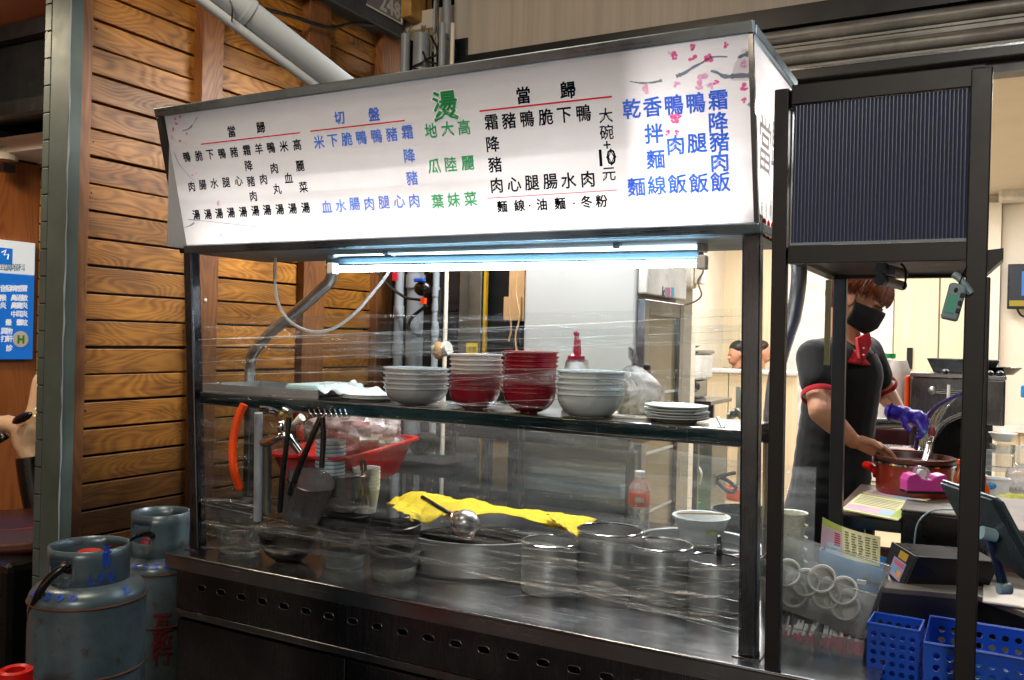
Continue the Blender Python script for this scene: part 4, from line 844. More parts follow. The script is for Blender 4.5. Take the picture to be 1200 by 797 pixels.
hose([v1+dl*.03-FW*.03, P(78, 663, w=2.32), P(58, 678, w=2.3), P(44, 700, w=2.3), P(36, 730, w=2.35), P(34, 800, w=2.4)], 'gas_hose', 'black rubber hose curving out of the nearest gas cylinder')
v2 = gB+Vector((0, 0, .84))
hose([v2-FW*.03, P(172, 625, w=3.1), P(155, 630, w=3.05), P(143, 642, w=2.95), P(139, 660, w=2.9)], 'gas_hose', 'black hose running from the rear gas cylinder collar down behind the front one')
rb_ = empty('red_bucket', P(18, 800, w=1.9), 'glossy red plastic tub rim at the bottom left corner', 'bucket')
q = P(18, 785, w=2.1); MB().lathe([(.055, -.35), (.038, -.0), (.030, .004), (.022, .0), (.022, -.02), (.03, -.3)], 28, q).build('body', emit('x', 'ffffff', 0) if 0 else M['red'], rb_)
# scooter
sc_ = empty('scooter', P(20, 600, x=-3.9), 'parked scooter with cream handlebar cowl and brown seat left of the column', 'scooter')
M['creamp'] = plain('cream_enamel', 'c8a888', .18, 0, .05, 3, coat=.6); M['seat'] = plain('brown_vinyl', '3a2018', .3, 0, .2, 8)
def blobs(lst, vox=.006, smooth=4):
    """melts a list of tapered capsules / ellipsoids into ONE continuous skin"""
    m = MB()
    for it in lst:
        if len(it) == 4:
            p, r0, q, r1 = it; p, q = Vector(p), Vector(q); n = max(2, int((q-p).length/(min(r0, r1)*.35))+1)
            m.tube([p.lerp(q, i/n) for i in range(n+1)], [r0+(r1-r0)*i/n for i in range(n+1)], 14); m.ball(p, r0, 14); m.ball(q, r1, 14)
        else: m.ball(it[0], it[1], 20, it[2] if len(it) > 2 else None)
    me = m.mesh('blob'); o = bpy.data.objects.new('blob', me)
    COL.objects.link(o); r = o.modifiers.new('r', 'REMESH'); r.mode = 'VOXEL'; r.voxel_size = vox; r.use_smooth_shade = True
    s_ = o.modifiers.new('s', 'SMOOTH'); s_.factor = .5; s_.iterations = smooth
    dg = bpy.context.evaluated_depsgraph_get(); out = bpy.data.meshes.new_from_object(o.evaluated_get(dg)); bpy.data.objects.remove(o)
    for p in out.polygons: p.use_smooth = True
    return out
def skin(name, lst, mat, parent, vox=.006, smooth=4):
    me = blobs(lst, vox, smooth); me.materials.clear(); me.materials.append(mat); o = bpy.data.objects.new(name, me); COL.objects.link(o)
    o.parent = parent; o.matrix_parent_inverse = Matrix.Translation(parent.location).inverted(); return o
SW = 3.9
def Q(px, py, w=SW): return P(px, py, w=w)
skin('cowl', [(Q(46, 445), .03, Q(44, 490), .05), (Q(44, 490), .06, Q(36, 510), .07), (Q(36, 500), .055, Q(10, 498), .035), (Q(10, 495), .035, Q(-20, 500), .045), (Q(30, 515), .06, Q(42, 535), .06)], M['creamp'], sc_, .012, 6)
MB().ball(Q(26, 490, 3.8), (.07, .02, .02), 16, Matrix.Rotation(-.35, 3, 'Y')).build('dash', M['blackplastic'], sc_)
MB().tube(bez([Q(-10, 512, 3.85), Q(2, 512, 3.8), Q(6, 516, 3.8)]), .022, 12).build('grip', M['blackplastic'], sc_)
MB().tube(bez([Q(36, 535, 3.85), Q(40, 565, 3.85), Q(46, 595, 3.85)]), .06, 14).build('leg_shield', M['blackplastic'], sc_)
def seat(u, v):
    px = -60+115*u; py = 597+6*math.sin(u*3); return Q(px, py+45*v, 3.45+.35*(1-v))+Vector((0, 0, -.0+.03*math.sin(PI*v)))
MB().grid(seat, 20, 12).build('seat', M['seat'], sc_, solid=.04)
MB().tube([seat(i/20, .55)-FW*.05 for i in range(21)], .005, 6).build('piping', M['stencilr'], sc_)
MB().box(Q(-40, 800, 3.4), Q(46, 655, 3.4)+Vector((0, .4, 0))).build('body', M['blackplastic'], sc_, bevel=.03)
# ================================================================== THINGS ON THE SHELF
def rpx(px, w): return px*w/FPX
def wof(p): return (Vector(p)-CAM).dot(FW)
ORD = ['bottom', 'second', 'third', 'fourth', 'fifth', 'sixth', 'seventh', 'eighth', 'ninth', 'tenth', 'eleventh']
M['greybowl'] = plain('grey_melamine', 'a4a8aa', .25, 0, .06, 3); M['whitebowl'] = plain('cream_melamine', 'c8c0bc', .25, 0, .06, 3); M['redbowl'] = plain('red_melamine', '8c1024', .22, 0, .12, 3)
M['palebowl'] = plain('pale_melamine', 'b8c2c4', .25, 0, .05, 3); M['plate'] = plain('white_plate', 'cfd6d8', .22, 0, .05, 3)
def bowl_mesh(name, r, h, rb, mat):
    o = [(0, 0), (rb*.75, 0), (rb*.75, .004)]; inn = []
    for k in range(9):
        t = k/8; rr = rb+(r-rb)*math.sin(t*PI/2)**.8; o.append((rr, .004+(h-.004)*(t**1.25)))
    o += [(r+.001, h-.002), (r+.005, h), (r+.005, h+.004), (r-.001, h+.005)]
    for k in range(8, -1, -1): t = k/8; rr = rb+(r-rb)*math.sin(t*PI/2)**.8-.004; inn.append((max(rr, .001), .010+(h-.006)*(t**1.25)))
    m = MB().lathe(o+inn+[(0, .009)], 40); me = m.mesh(name); me.materials.append(mat); return me
def stack(px, n, s, r, h, rb, mats, lab, grp, y=2.305, name='bowl', cat='bowl', where=None, z0=SZ):
    x = P(px, 470, y=y).x; cache = {}; rs = random.Random(int(px)); N_ = n
    for i in range(n):
        mt = mats[min(i, len(mats)-1)]
        if mt not in cache: cache[mt] = bowl_mesh(name, r, h, rb, M[mt])
        o = bpy.data.objects.new(name, cache[mt]); COL.objects.link(o); o.location = (x+rs.uniform(-.002, .002), y+rs.uniform(-.002, .002), z0+i*s+.0005); o.rotation_euler = (rs.uniform(-.008, .008), rs.uniform(-.008, .008), rs.uniform(0, 6))
        pos = 'topmost' if i == n-1 else ('bottom' if i == 0 else ORD[i]+' from the bottom')
        tag(o, lab[min(i, len(lab)-1)] % pos, cat, grp)
w_ = wof((P(487, 470, y=2.305).x, 2.305, SZ))
stack(487, 5, .0150, rpx(38.5, 2.66), .052, .048, ['greybowl'], ['grey melamine bowl, %s in the leftmost stack on the shelf'], 'grey bowls stacked at the left of the shelf')
stack(557, 8, .0145, rpx(31, 2.58), .060, .040, ['redbowl']*4+['whitebowl'], ['dark red bowl, %s of the two-coloured stack']*4+['pinkish white bowl, %s of the two-coloured stack'], 'red and white bowls in one stack')
stack(620.5, 10, .0128, rpx(32, 2.5), .060, .034, ['redbowl'], ['dark red bowl, %s in the tall all-red stack'], 'red bowls in the tallest stack')
stack(691, 5, .0155, rpx(39.5, 2.42), .064, .052, ['palebowl'], ['pale grey bowl, %s in the stack right of the red bowls'], 'pale grey bowls stacked right of the red ones')
def plate_mesh(r): 
    m = MB().lathe([(0, 0), (r*.6, 0), (r*.62, .003), (r*.95, .009), (r, .012), (r, .014), (r*.94, .012), (r*.6, .006), (0, .005)], 40); me = m.mesh('plate'); me.materials.append(M['plate']); return me
def plates(px, n, r, y, lab, grp, s=.008):
    me = plate_mesh(r); x = P(px, 480, y=y).x; rs = random.Random(int(px))
    for i in range(n):
        o = bpy.data.objects.new('plate', me); COL.objects.link(o); o.location = (x+rs.uniform(-.004, .004), y+rs.uniform(-.004, .004), SZ+.0005+i*s); o.rotation_euler = (rs.uniform(-.01, .01), rs.uniform(-.01, .01), 0)
        tag(o, lab % ('topmost' if i == n-1 else ('bottom' if i == 0 else ORD[i]+' from the bottom')), 'plate', grp)
plates(793, 5, rpx(38, 2.37), 2.345, 'shiny pale plate, %s of the stack at the shelf right', 'plates stacked at the right of the shelf')
plates(432, 3, rpx(36, 2.78), 2.34, 'flat white plate, %s of the stack left of the bowls', 'flat white plates at the left of the shelf', .005)
# tray at the left end, wrapped white boxes
ty = empty('steel_tray', (-2.3, 2.4, SZ), 'shallow steel tray at the left end of the shelf', 'tray')
ta0 = P(238, 452, y=2.25); tx1 = P(335, 455, y=2.25).x; zt_ = SZ+.018
m = MB(); m.box((ta0.x, 2.25, SZ+.001), (tx1+.14, 2.53, SZ+.004)).box((ta0.x, 2.25, SZ+.0045), (tx1+.14, 2.253, SZ+.03)).box((ta0.x, 2.527, SZ+.0045), (tx1+.14, 2.53, SZ+.03)).box((ta0.x, 2.2535, SZ+.0045), (ta0.x+.003, 2.5265, SZ+.03)); m.build('tray', M['tubesteel'], ty)
M['film'] = None; M['bagclear'] = clear('clear_bag', 'f4f4f4', .45, .9, .12, 'ece4e0', 14); M['pp'] = clear('frosted_pp', 'f4f6f6', .13, .8, .15, 'e8ecec'); M['pet'] = clear('pet_clear', 'f8fbfb', .16, .95, .05, 'ffffff', 20)
wp = empty('wrapped_foam_box', P(365, 460, y=2.3), 'white boxes loosely wrapped in plastic at the left of the shelf', 'package')
q0, q1 = P(333, 462, y=2.27), P(372, 452, y=2.27); MB().box((q0.x, 2.27, SZ+.002), (q1.x, 2.52, SZ+.045)).build('box', plain('pale_blue_wrap', 'b0ccd0', .3, 0, .15, 20), wp, bevel=.01)
def wpf(u, v): 
    a = mnoise.noise(Vector((u*5, v*4, 1))); return Vector((P(350+72*u, 460, y=2.28).x, 2.25+.22*v, SZ+.012+.035*math.sin(PI*min(1, u*.9+.1))*(.6+a)+.01*a))
MB().grid(wpf, 26, 14).build('plastic_sheet', plain('white_film', 'c8d4d6', .25, 0, .1, 10), wp, solid=.002)
# squeeze bottle, bag of greens
sb = empty('squeeze_bottle', P(677, 480, y=2.52), 'clear squeeze bottle with a dark red star-tipped nozzle behind the bowls', 'bottle', )
q = P(675, 470, y=2.50); bx = q.x; wB = 2.66; zz = lambda py: P(675, py, y=2.50).z
MB().lathe([(0, 0), (.042, 0), (.045, .01), (.045, zz(440)-SZ), (.038, zz(430)-SZ), (.034, zz(422)-SZ)], 24, (bx, 2.50, SZ+.001)).build('bottle', M['pet'], sb)
MB().lathe([(.0, SZ+.002), (.040, SZ+.002), (.043, .012+SZ), (.043, zz(446)), (0, zz(446))], 24, (bx, 2.5, 0)).build('contents', M['whitebowl'], sb)
MB().lathe([(.0, 0), (.026, 0), (.027, .006), (.027, .018), (.020, .02), (.010, .03), (.009, .06), (.005, .085), (0, .085)], 20, (bx-.003, 2.50, zz(424))).build('cap', M['redbowl'], sb)
MB().ball((bx-.004, 2.50, zz(391)), (.010, .010, .009), 10).build('nozzle_tip', M['redbowl'], sb); MB().tube([(bx+.012, 2.49, zz(420)), (bx+.010, 2.49, zz(398))], .006, 8).build('strap', M['redbowl'], sb)
bg = empty('bag_of_greens', P(755, 470, y=2.48), 'crumpled clear bag of yellow-green vegetables beside the pale bowls', 'bag')
def bagf(cx, by, ty_, wpx, y, seed, depth=.09, topx=None):
    def f(u, v):
        a = u*2*PI; prof = (math.sin(PI*min(1, v*1.15+.12))**.6)*(1-.75*max(0, v-.55)); px = cx+(wpx*prof)*math.cos(a)+((topx or cx)-cx)*v**1.5
        py = by+(ty_-by)*v; n = mnoise.noise(Vector((math.cos(a)*2.2+seed, math.sin(a)*2.2, v*4)))+.5*mnoise.noise(Vector((math.cos(a)*6+seed, math.sin(a)*6, v*10)))
        p = P(px+n*6, py+n*5, y=y); p.y = y+depth*prof*math.sin(a)+n*.02; p.z = max(p.z, SZ+.002) if y < 2.7 else p.z; return p
    return f
MB().grid(bagf(752, 494, 408, 26, 2.47, 3, .09, 740), 40, 26).build('bag', M['bagclear'], bg)
MB().grid(bagf(750, 494, 455, 20, 2.47, 9, .06), 26, 14).build('greens', plain('yellow_greens', 'a8a860', .6, 0, .3, 20), bg)
pp_ = empty('paper_tray', P(730, 492, y=2.4), 'flat cream board lying on the shelf between the bowls and the plates', 'board')
q0 = P(705, 495, y=2.38).x; q1 = P(770, 495, y=2.38).x; MB().box((q0, 2.33, SZ+.001), (q1, 2.56, SZ+.006)).build('board', M['cream'], pp_)
pn = MB().tube([P(842, 490, y=2.33), P(848, 502, y=2.27)], .005, 8); 
tag(pn.build('steel_clip', M['steel']), 'small steel clip on the shelf right of the plates', 'clip')
# ================================================================== THINGS ON THE COUNTER
def base_at(px, py, r, z=CZ):
    p = P(px, py, z=z); d = Vector((p.x-CAM.x, p.y-CAM.y, 0)).normalized(); return Vector((p.x, p.y, z))+d*r
M['pot'] = steel('pot_steel', 'c8cacc', .36, (3, 3, 90), .3); M['pot'].node_tree.nodes['Principled BSDF'].inputs['Metallic'].default_value = .6; M['potin'] = steel('pot_inside', '4c4c4e', .25, (60, 60, 2), .4); M['broth'] = plain('dark_broth', '0c0a09', .06, 0, .2, 6)
def steel_pot(px, py, wpx, zr, lab, name='steel_pot', fill=1.3, rimr=.0035, grp=None, z0=CZ, cat='pot'):
    p = P(px, py, z=z0); r = rpx(wpx, wof(p)+.0); c = base_at(px, py, r, z0); r = rpx(wpx, wof(c)); h = zr-z0
    t = empty(name, c, lab, cat, grp, local=True)
    MB().lathe([(0, .001), (r*.96, .001), (r, .008), (r, h), (r-.0015, h), (r-.0015, .01), (0, .009)], 48).build('body', M['pot'], t)
    MB().tube([(r*math.cos(a), r*math.sin(a), h) for a in [2*PI*k/48 for k in range(48)]], rimr, 8, True).build('rim', M['chrome'], t)
    if fill: MB().lathe([(0, h*fill*.5), (r-.004, h*fill*.5)], 40).build('contents', M['broth'], t)
    return t
steel_pot(643, 701, 33, .972, 'steel cylinder pot at the left of the row, its whole front visible', grp='steel cylinder pots in a row on the counter')
t = steel_pot(713, 700, 38, 1.005, 'widest and tallest steel cylinder pot in the row', grp='steel cylinder pots in a row on the counter')
steel_pot(773, 712, 36.5, .985, 'steel cylinder pot between the widest pot and the one with the black stick', grp='steel cylinder pots in a row on the counter')
t4 = steel_pot(836, 722, 31, .965, 'small steel cylinder pot beside the right post holding a black stick', grp='steel cylinder pots in a row on the counter')
stt = MB().tube([P(843, 660, w=2.62), P(843, 642, w=2.60), P(842.5, 628, w=2.58)], [.008, .010, .005], 10); tag(stt.build('black_stick', M['blackplastic']), 'black utensil handle standing in the small right-hand pot', 'utensil')
# big round pans
def big_pan(px, py, r, zr, lab, z0=CZ):
    c = base_at(px, py, r, z0); h = zr-z0; t = empty('stock_pan', c, lab, 'pan', None, local=True)
    MB().lathe([(0, .001), (r*.93, .001), (r*.97, .012), (r, h), (r+.012, h+.002), (r+.012, h+.005), (r-.004, h+.004), (r*.96, .016), (0, .012)], 64).build('body', M['pot'], t)
    MB().lathe([(0, h*.55), (r*.975, h*.55)], 48).build('contents', M['broth'], t); return t
big_pan(562, 684, .285, .94, 'wide shallow steel pan with dark broth at the middle of the counter'); 
big_pan(815, 690, .20, .925, 'wide steel pan behind the row of cylinder pots', CZ)
ld = empty('ladle', P(548, 612, w=2.85), 'shiny steel ladle bowl resting upside down on the big pan', 'ladle')
q = P(545, 613, w=2.82); MB().ball(q, (.047, .047, .042), 24).build('bowl', M['tubesteel'], ld)
MB().tube([q+Vector((.047*math.cos(a), .047*math.sin(a), -.005)) if 0 else q+Matrix.Rotation(.9, 3, 'Y') @ Vector((.049*math.cos(a), .049*math.sin(a), -.012)) for a in [2*PI*k/32 for k in range(32)]], .004, 8, True).build('rim', plain('copper_rim', 'b07858', .2, 1), ld)
MB().tube(bez([q+Vector((-.04, .02, .01)), P(520, 598, w=2.9), P(505, 589, w=2.95), P(495, 583, w=3.0)]), [.008]*25, 8).build('handle', M['steeldark'], ld)
hd = P(497, 585, w=2.98); 
# yellow cloth draped over the pans
M['yellow'] = plain('yellow_cloth', 'dcc010', .85, 0, .15, 30, .5, 300)
def cloth(top, bot, w0, w1, lab, mat, nu=60, nv=16, amp=.010, sd=0):
    T = bez([(x, y, 0) for x, y in top], 10); B = bez([(x, y, 0) for x, y in bot], 10)
    def f(u, v):
        a = T[min(len(T)-1, int(u*(len(T)-1)))]; b = B[min(len(B)-1, int(u*(len(B)-1)))]; q = a.lerp(b, v)
        n = mnoise.noise(Vector((u*9+sd, v*3, 0)))+.5*mnoise.noise(Vector((u*22+sd, v*7, 4)))
        n2 = mnoise.noise(Vector((u*16+v*5+sd, v*2.5, 9))); return P(q.x, q.y, w=w0+(w1-w0)*v)+Vector((0, n*amp*2+abs(n2)*amp*2.5, (n+n2)*amp*(1 if 0 < v < 1 else .5)))
    o = MB().grid(f, nu, nv).build('cloth', mat, solid=.003); return tag(o, lab, 'cloth')
cloth([(452, 590), (466, 582), (488, 576), (512, 581), (535, 585), (560, 588), (590, 598), (640, 600), (700, 609)], [(462, 597), (478, 606), (497, 615), (512, 608), (532, 602), (560, 602), (590, 603), (640, 615), (668, 626)], 3.15, 2.92, 'bright yellow cloth draped along the back of the wide pan', M['yellow'])
cloth([(640, 603), (655, 606), (670, 609), (690, 611)], [(652, 612), (665, 622), (678, 632), (682, 636)], 3.0, 2.8, 'narrow yellow cloth end hanging between the wide pan and the pots', M['yellow'], 30, 12, .006, 5)
# black ladle bowls on clear tubs
M['blackglaze'] = plain('black_melamine', '040405', .3, 0, .2, 4, spec=.35)
g = G('water'); gl = g.N('BsdfGlass'); gl.inputs['IOR'].default_value = 1.33; gl.inputs['Roughness'].default_value = .04; gl.inputs[0].default_value = lin('eef8f4'); df = g.N('BsdfTranslucent'); df.inputs[0].default_value = lin('fbfffc'); mx = g.N('MixShader'); mx.inputs[0].default_value = .86; g.set(mx.inputs[1], gl); g.set(mx.inputs[2], df); g.set(g.out.inputs[0], mx); M['water'] = g.m  # white haze in the water stands for light refracted through it
def tub(px, py, wpx, h, lab, level=.45):
    c = base_at(px, py, rpx(wpx*.8, 2.7)); r = rpx(wpx, wof(c)); t = empty('clear_tub', c, lab, 'tub', 'clear tubs of water on the counter', local=True)
    MB().lathe([(0, .002), (r*.80, .002), (r*.83, .008), (r, h-.004), (r+.004, h)], 36).build('tub', M['pet'], t)
    MB().tube([((r+.003)*math.cos(a), (r+.003)*math.sin(a), h) for a in [2*PI*k/36 for k in range(36)]], .0025, 6, True).build('rim', M['pp'], t)
    MB().lathe([(0, .006), (r*.80, .006), (r*(.82+.16*level), h*level), (0, h*level)], 36).build('water', M['water'], t); return c, r
def black_bowl(c, z, r, lab, tilt=(0, 0), name='black_bowl'):
    R_, h_ = r*1.03, .092; prof = [(0, 0), (R_*.42, 0)]+[(R_*math.sin(f)**.75, h_*(1-math.cos(f))**.9) for f in [PI/2*k/9 for k in range(3, 10)]]+[(R_+.003, h_+.002), (R_-.002, h_+.005)]+[(max(.001, R_*math.sin(f)**.75-.004), h_*(1-math.cos(f))**.9+.004) for f in [PI/2*k/9 for k in range(8, 2, -1)]]+[(0, .012)]; me = MB().lathe(prof, 40).mesh('black_bowl'); me.materials.append(M['blackglaze']); o = bpy.data.objects.new(name, me); COL.objects.link(o); o.location = (c.x, c.y, z); o.rotation_euler = (*tilt, 0); tag(o, lab, 'bowl', 'black ladle bowls on the counter')
    d = MB().lathe([(0, .074), (r*.94, .076)], 32).build('contents', M['broth'], None); d.parent = o
c, r = tub(402, 668, 29, .10, 'clear tub of water under the third black bowl from the left', .45); black_bowl(c, CZ+.084, rpx(35.5, 2.76), 'black bowl on a clear tub, just left of the rightmost black bowl')
c, r = tub(461, 684, 31, .092, 'clear tub of water at the right end of the black bowls', .5); black_bowl(c, CZ+.078, rpx(34.5, 2.66), 'rightmost black bowl, beside the wide pan', (.05, -.05))
c, r = tub(281, 650, 28, .09, 'clear tub nearest the left post under a black bowl', .1); black_bowl(c, CZ+.078, rpx(34, 3.0), 'black bowl nearest the left post of the cart')
c = base_at(338, 663, .06); black_bowl(c, CZ+.002, rpx(36, 2.85), 'black bowl standing low on the counter between two tubs')
# strainers, cups, hanging ladles
M['mesh'] = clear('wire_mesh', 'c8c8c8', .22, .9, .25, 'a0a0a0')
def strainer(px, py, rpx_, hpx, w, rot, lab):
    c = P(px, py, w=w); r, h = rpx(rpx_, w), rpx(hpx, w); t = empty('noodle_strainer', c, lab, 'strainer', None, local=True, rot=rot)
    MB().lathe([(0, 0), (r*.5, .004), (r*.78, .02), (r*.9, h*.5), (r, h)], 28).build('basket', M['mesh'], t)
    MB().tube([(r*math.cos(a), r*math.sin(a), h) for a in [2*PI*k/32 for k in range(32)]], .003, 6, True).build('rim', M['steel'], t)
    for k in range(14):
        a = 2*PI*k/14; MB().tube([(r*.5*math.cos(a), r*.5*math.sin(a), .004), (r*.9*math.cos(a), r*.9*math.sin(a), h*.5), (r*math.cos(a), r*math.sin(a), h)], .0009, 4).build('wire', M['steel'], t)
    return t
t = strainer(352, 612, 27, 58, 2.85, (math.radians(8), math.radians(22), 0), 'tilted wire noodle strainer above the low black bowl')
t = strainer(405, 600, 23, 44, 2.92, (0, 0, 0), 'upright wire strainer basket in front of the paper cups')
bh = MB().tube(bez([P(430, 592, w=2.9), P(427, 570, w=2.9), P(424, 550, w=2.9), P(424, 541, w=2.9), P(428, 541, w=2.9), P(428, 555, w=2.9)]), .005, 8); tag(bh.build('wire_tongs', plain('brown_handle', '5a3a2c', .5)), 'looped brown tongs beside the upright strainer', 'tongs')
M['paper'] = plain('paper_white', 'd8dcd8', .6, 0, .05, 4); M['paperblue'] = plain('paper_blue_stripe', '3c8cc8', .5)
def cup_stack(px, py, wpx, n, sp_, w, lab, grp, stripe=False):
    c = P(px, py, w=w); r = rpx(wpx, w)
    me = MB().lathe([(0, 0), (r*.74, 0), (r*.96, .075), (r, .078), (r, .082), (r*.94, .080), (r*.7, .004), (0, .004)], 28).mesh('paper_cup'); me.materials.append(M['paper'])
    sm = MB().lathe([(r*.945, .062), (r*.975, .073)], 28).mesh('stripe'); sm.materials.append(M['paperblue'])
    for i in range(n):
        o = bpy.data.objects.new('paper_cup', me); COL.objects.link(o); o.location = c+Vector((0, 0, i*sp_)); tag(o, lab % ('topmost' if i == n-1 else ('bottom' if i == 0 else ORD[i]+' from the bottom')), 'cup', grp)
        if stripe: s_ = bpy.data.objects.new('stripe', sm); COL.objects.link(s_); s_.parent = o; s_.scale = (1.006, 1.006, 1)
cup_stack(386, 582, 17.5, 9, .0130, 2.93, 'blue striped paper cup, %s of the stack by the red bin', 'blue striped paper cups', True)
cup_stack(428, 600, 16.5, 7, .0115, 3.0, 'plain cream paper cup, %s of the stack behind the strainer', 'plain paper cups')
def utensil(pts, r, lab, mat='blackplastic', name='ladle'): return tag(MB().tube(bez(pts, 5), r, 10).build(name, M[mat]), lab, 'ladle')
utensil([P(376, 489, w=2.72), P(366, 512, w=2.72), P(350, 550, w=2.74), P(340, 580, w=2.76)], .010, 'black-handled ladle slanting down from the shelf hooks')
utensil([P(378, 489, w=2.70), P(379, 515, w=2.70), P(377, 548, w=2.70)], .009, 'short black handle hanging straight under the shelf')
utensil([P(339, 489, w=2.75), P(336, 520, w=2.75), P(331, 560, w=2.76), P(328, 600, w=2.78)], .009, 'black handle hanging left of the slanting ladle')
hk = empty('hook_rail', P(385, 484, w=2.75), 'row of small steel hooks under the shelf', 'hooks')
for px in range(362, 408, 6): MB().tube(bez([P(px, 480, w=2.74), P(px+2, 486, w=2.72), P(px-1, 488, w=2.72), P(px-2, 485, w=2.72)], 4), .0022, 6).build('hook', M['chrome'], hk)
# taps and pipes
tp = empty('water_tap', P(325, 510, w=2.9), 'chrome tap and grey water pipes under the left of the shelf', 'tap')
MB().tube([P(303, 484, w=2.9), P(302, 610, w=2.95)], .014, 12).build('pipe', M['pvc'], tp); MB().tube([P(313, 522, w=2.85), P(313, 600, w=2.9)], .015, 12).build('pipe', M['galv'], tp)
MB().tube(bez([P(308, 519, w=2.85), P(318, 517, w=2.82), P(330, 511, w=2.8), P(338, 512, w=2.8), P(346, 522, w=2.8), P(352, 530, w=2.8)]), .013, 12).build('spout', M['chrome'], tp)
MB().ball(P(330, 500, w=2.8), (.016, .016, .022), 12).build('valve', M['chrome'], tp); MB().tube([P(341, 500, w=2.78), P(354, 489, w=2.76)], [.006, .014], 10).build('lever', M['white'], tp)
for a_, b_ in (((306, 479), (318, 481)), ((318, 481), (329, 486)), ((334, 480), (340, 483))): MB().tube([P(*a_, w=2.85), P(*b_, w=2.83)], .011, 10).build('fitting', M['chrome'], tp)
hose([P(286, 474, w=2.78), P(279, 490, w=2.78), P(273, 520, w=2.78), P(274, 550, w=2.78), P(281, 572, w=2.80)], 'orange_hose', 'orange gas hose curving down behind the left post', .0125, 'orange')
hose([P(346, 478, w=3.1), P(350, 490, w=3.1), P(352, 515, w=3.1)], 'orange_hose', 'short orange hose behind the tap', .012, 'orange')
# red bin with bag of meat
rz = 1.2; na, fb = P(404, 537, z=rz), P(494, 511, z=rz); ax = (fb-na); L_ = ax.length; ax.normalize(); pr = Vector((-ax.y, ax.x, 0)); Wd = .30
rbn = empty('red_bin', na, 'red plastic tub holding a plastic bag of meat behind the strainers', 'tub')
def rp(u, v, z, k=0): c_ = na+ax*(L_/2)+pr*(Wd/2); return Vector((c_.x, c_.y, 0))+ax*(u*(L_/2-k))+pr*(v*(Wd/2-k))+Vector((0, 0, z))
def ringp(k, z, n=40):
    out = []
    for i in range(n): a = 2*PI*i/n; cx_, sx_ = math.cos(a), math.sin(a); s_ = (abs(cx_)**8+abs(sx_)**8)**(-1/8); out.append(rp(cx_*s_, sx_*s_, z, k))
    return out
R_ = [ringp(.06, rz-.14), ringp(.012, rz-.012), ringp(-.012, rz-.008), ringp(-.012, rz), ringp(.006, rz), ringp(.055, rz-.13)]
vs = [q for rr in R_ for q in rr]; n = 40; MB().add(vs, [(i*n+k, i*n+(k+1) % n, (i+1)*n+(k+1) % n, (i+1)*n+k) for i in range(5) for k in range(n)]+[tuple(range(n))[::-1], tuple(range(5*n, 6*n))], True).build('bin', M['red'], rbn)
mb3 = empty('bag_of_meat', na+ax*.3, 'bulging clear bag of pink meat sitting in the red tub', 'bag')
def mf(cx, cy, rx, ry, w, sd, dz=.16, k=1):
    def f(u, v):
        a = 2*PI*u; t = PI*v; n = mnoise.noise(Vector((math.sin(t)*math.cos(a)*2.5+sd, math.sin(t)*math.sin(a)*2.5, math.cos(t)*2.5)))+.5*mnoise.noise(Vector((math.sin(t)*math.cos(a)*6+sd, math.sin(t)*math.sin(a)*6, math.cos(t)*6)))
        s_ = 1+.22*n*k; return P(cx+rx*math.sin(t)*math.cos(a)*s_, cy-ry*math.cos(t)*s_, w=w+dz*math.sin(t)*math.sin(a)*s_)
    return f
MB().grid(mf(413, 512, 60, 32, 3.5, 2), 48, 28).build('bag', M['bagclear'], mb3)
MB().grid(mf(405, 514, 46, 22, 3.5, 5, .12), 30, 18).build('meat', plain('pink_meat', 'c89088', .5, 0, .3, 14), mb3)
MB().grid(mf(430, 520, 32, 10, 3.45, 8, .1), 24, 14).build('marinade', plain('yellow_marinade', 'b8903c', .4, 0, .3, 20), mb3)
# bottle and white bowl on the ledge
wbt = base_at(748, 630, .03, .896); bt = empty('water_bottle', wbt, 'small clear plastic bottle with white cap and orange label', 'bottle', local=True)
k_ = wof(wbt)/FPX; ht = 76*k_; rr = 12.6*k_
prof = [(0, .001), (rr*.85, .001), (rr, .008)]
for i in range(6): prof += [(rr, .008+ht*.05*(i+.5)), (rr*.93, .008+ht*.05*(i+1))]
prof += [(rr, ht*.36), (rr, ht*.72), (rr*.85, ht*.80), (rr*.5, ht*.88), (rr*.45, ht*.93)]
MB().lathe(prof, 28).build('bottle', M['pet'], bt); MB().lathe([(rr+.0006, ht*.47), (rr+.0006, ht*.68)], 28).build('label', plain('orange_label', 'e84a1c', .35), bt)
wrap_text('飲料', rr+.001, math.atan2(-wbt.y, -wbt.x), ht*.57, .022, M['white'], bt)
MB().lathe([(0, 0), (rr*.48, 0), (rr*.48, ht*.09), (rr*.42, ht*.1), (0, ht*.1)], 20, (0, 0, ht*.90)).build('cap', M['plasticwhite'], bt)
wbw = base_at(821, 636, .05, .896); me = MB().lathe([(0, 0), (.062, 0), (.066, .004), (.094, .078), (.098, .08), (.098, .083), (.090, .082), (.062, .008), (0, .006)], 40).mesh('paper_bowl'); me.materials.append(M['paper'])
sc0 = rpx(33.5, wof(wbw))/.098; o = bpy.data.objects.new('paper_bowl', me); COL.objects.link(o); o.location = wbw; o.scale = (sc0,)*3; tag(o, 'white paper bowl with a chopstick across it behind the steel pots', 'bowl')
d = MB().grid(lambda u, v: Vector(((.088+.0006)*math.cos(-1.1+.5*u)*(1), .0886*math.sin(-1.1+.5*u), .03+.03*v*(1-.5*abs(u-.5)))), 8, 4).build('green_print', plain('print_green', '9aa83a', .5), None); d.parent = o; d.scale = (.92, .92, 1)
ck = MB().tube([P(795, 601.5, w=2.95), P(850, 602.5, w=2.85)], .0025, 6); tag(ck.build('chopstick', M['card']), 'thin chopstick lying across the white paper bowl', 'chopstick')
dk = empty('dark_basin', P(870, 612, w=3.6), 'dark plastic basin behind the white paper bowl', 'basin')
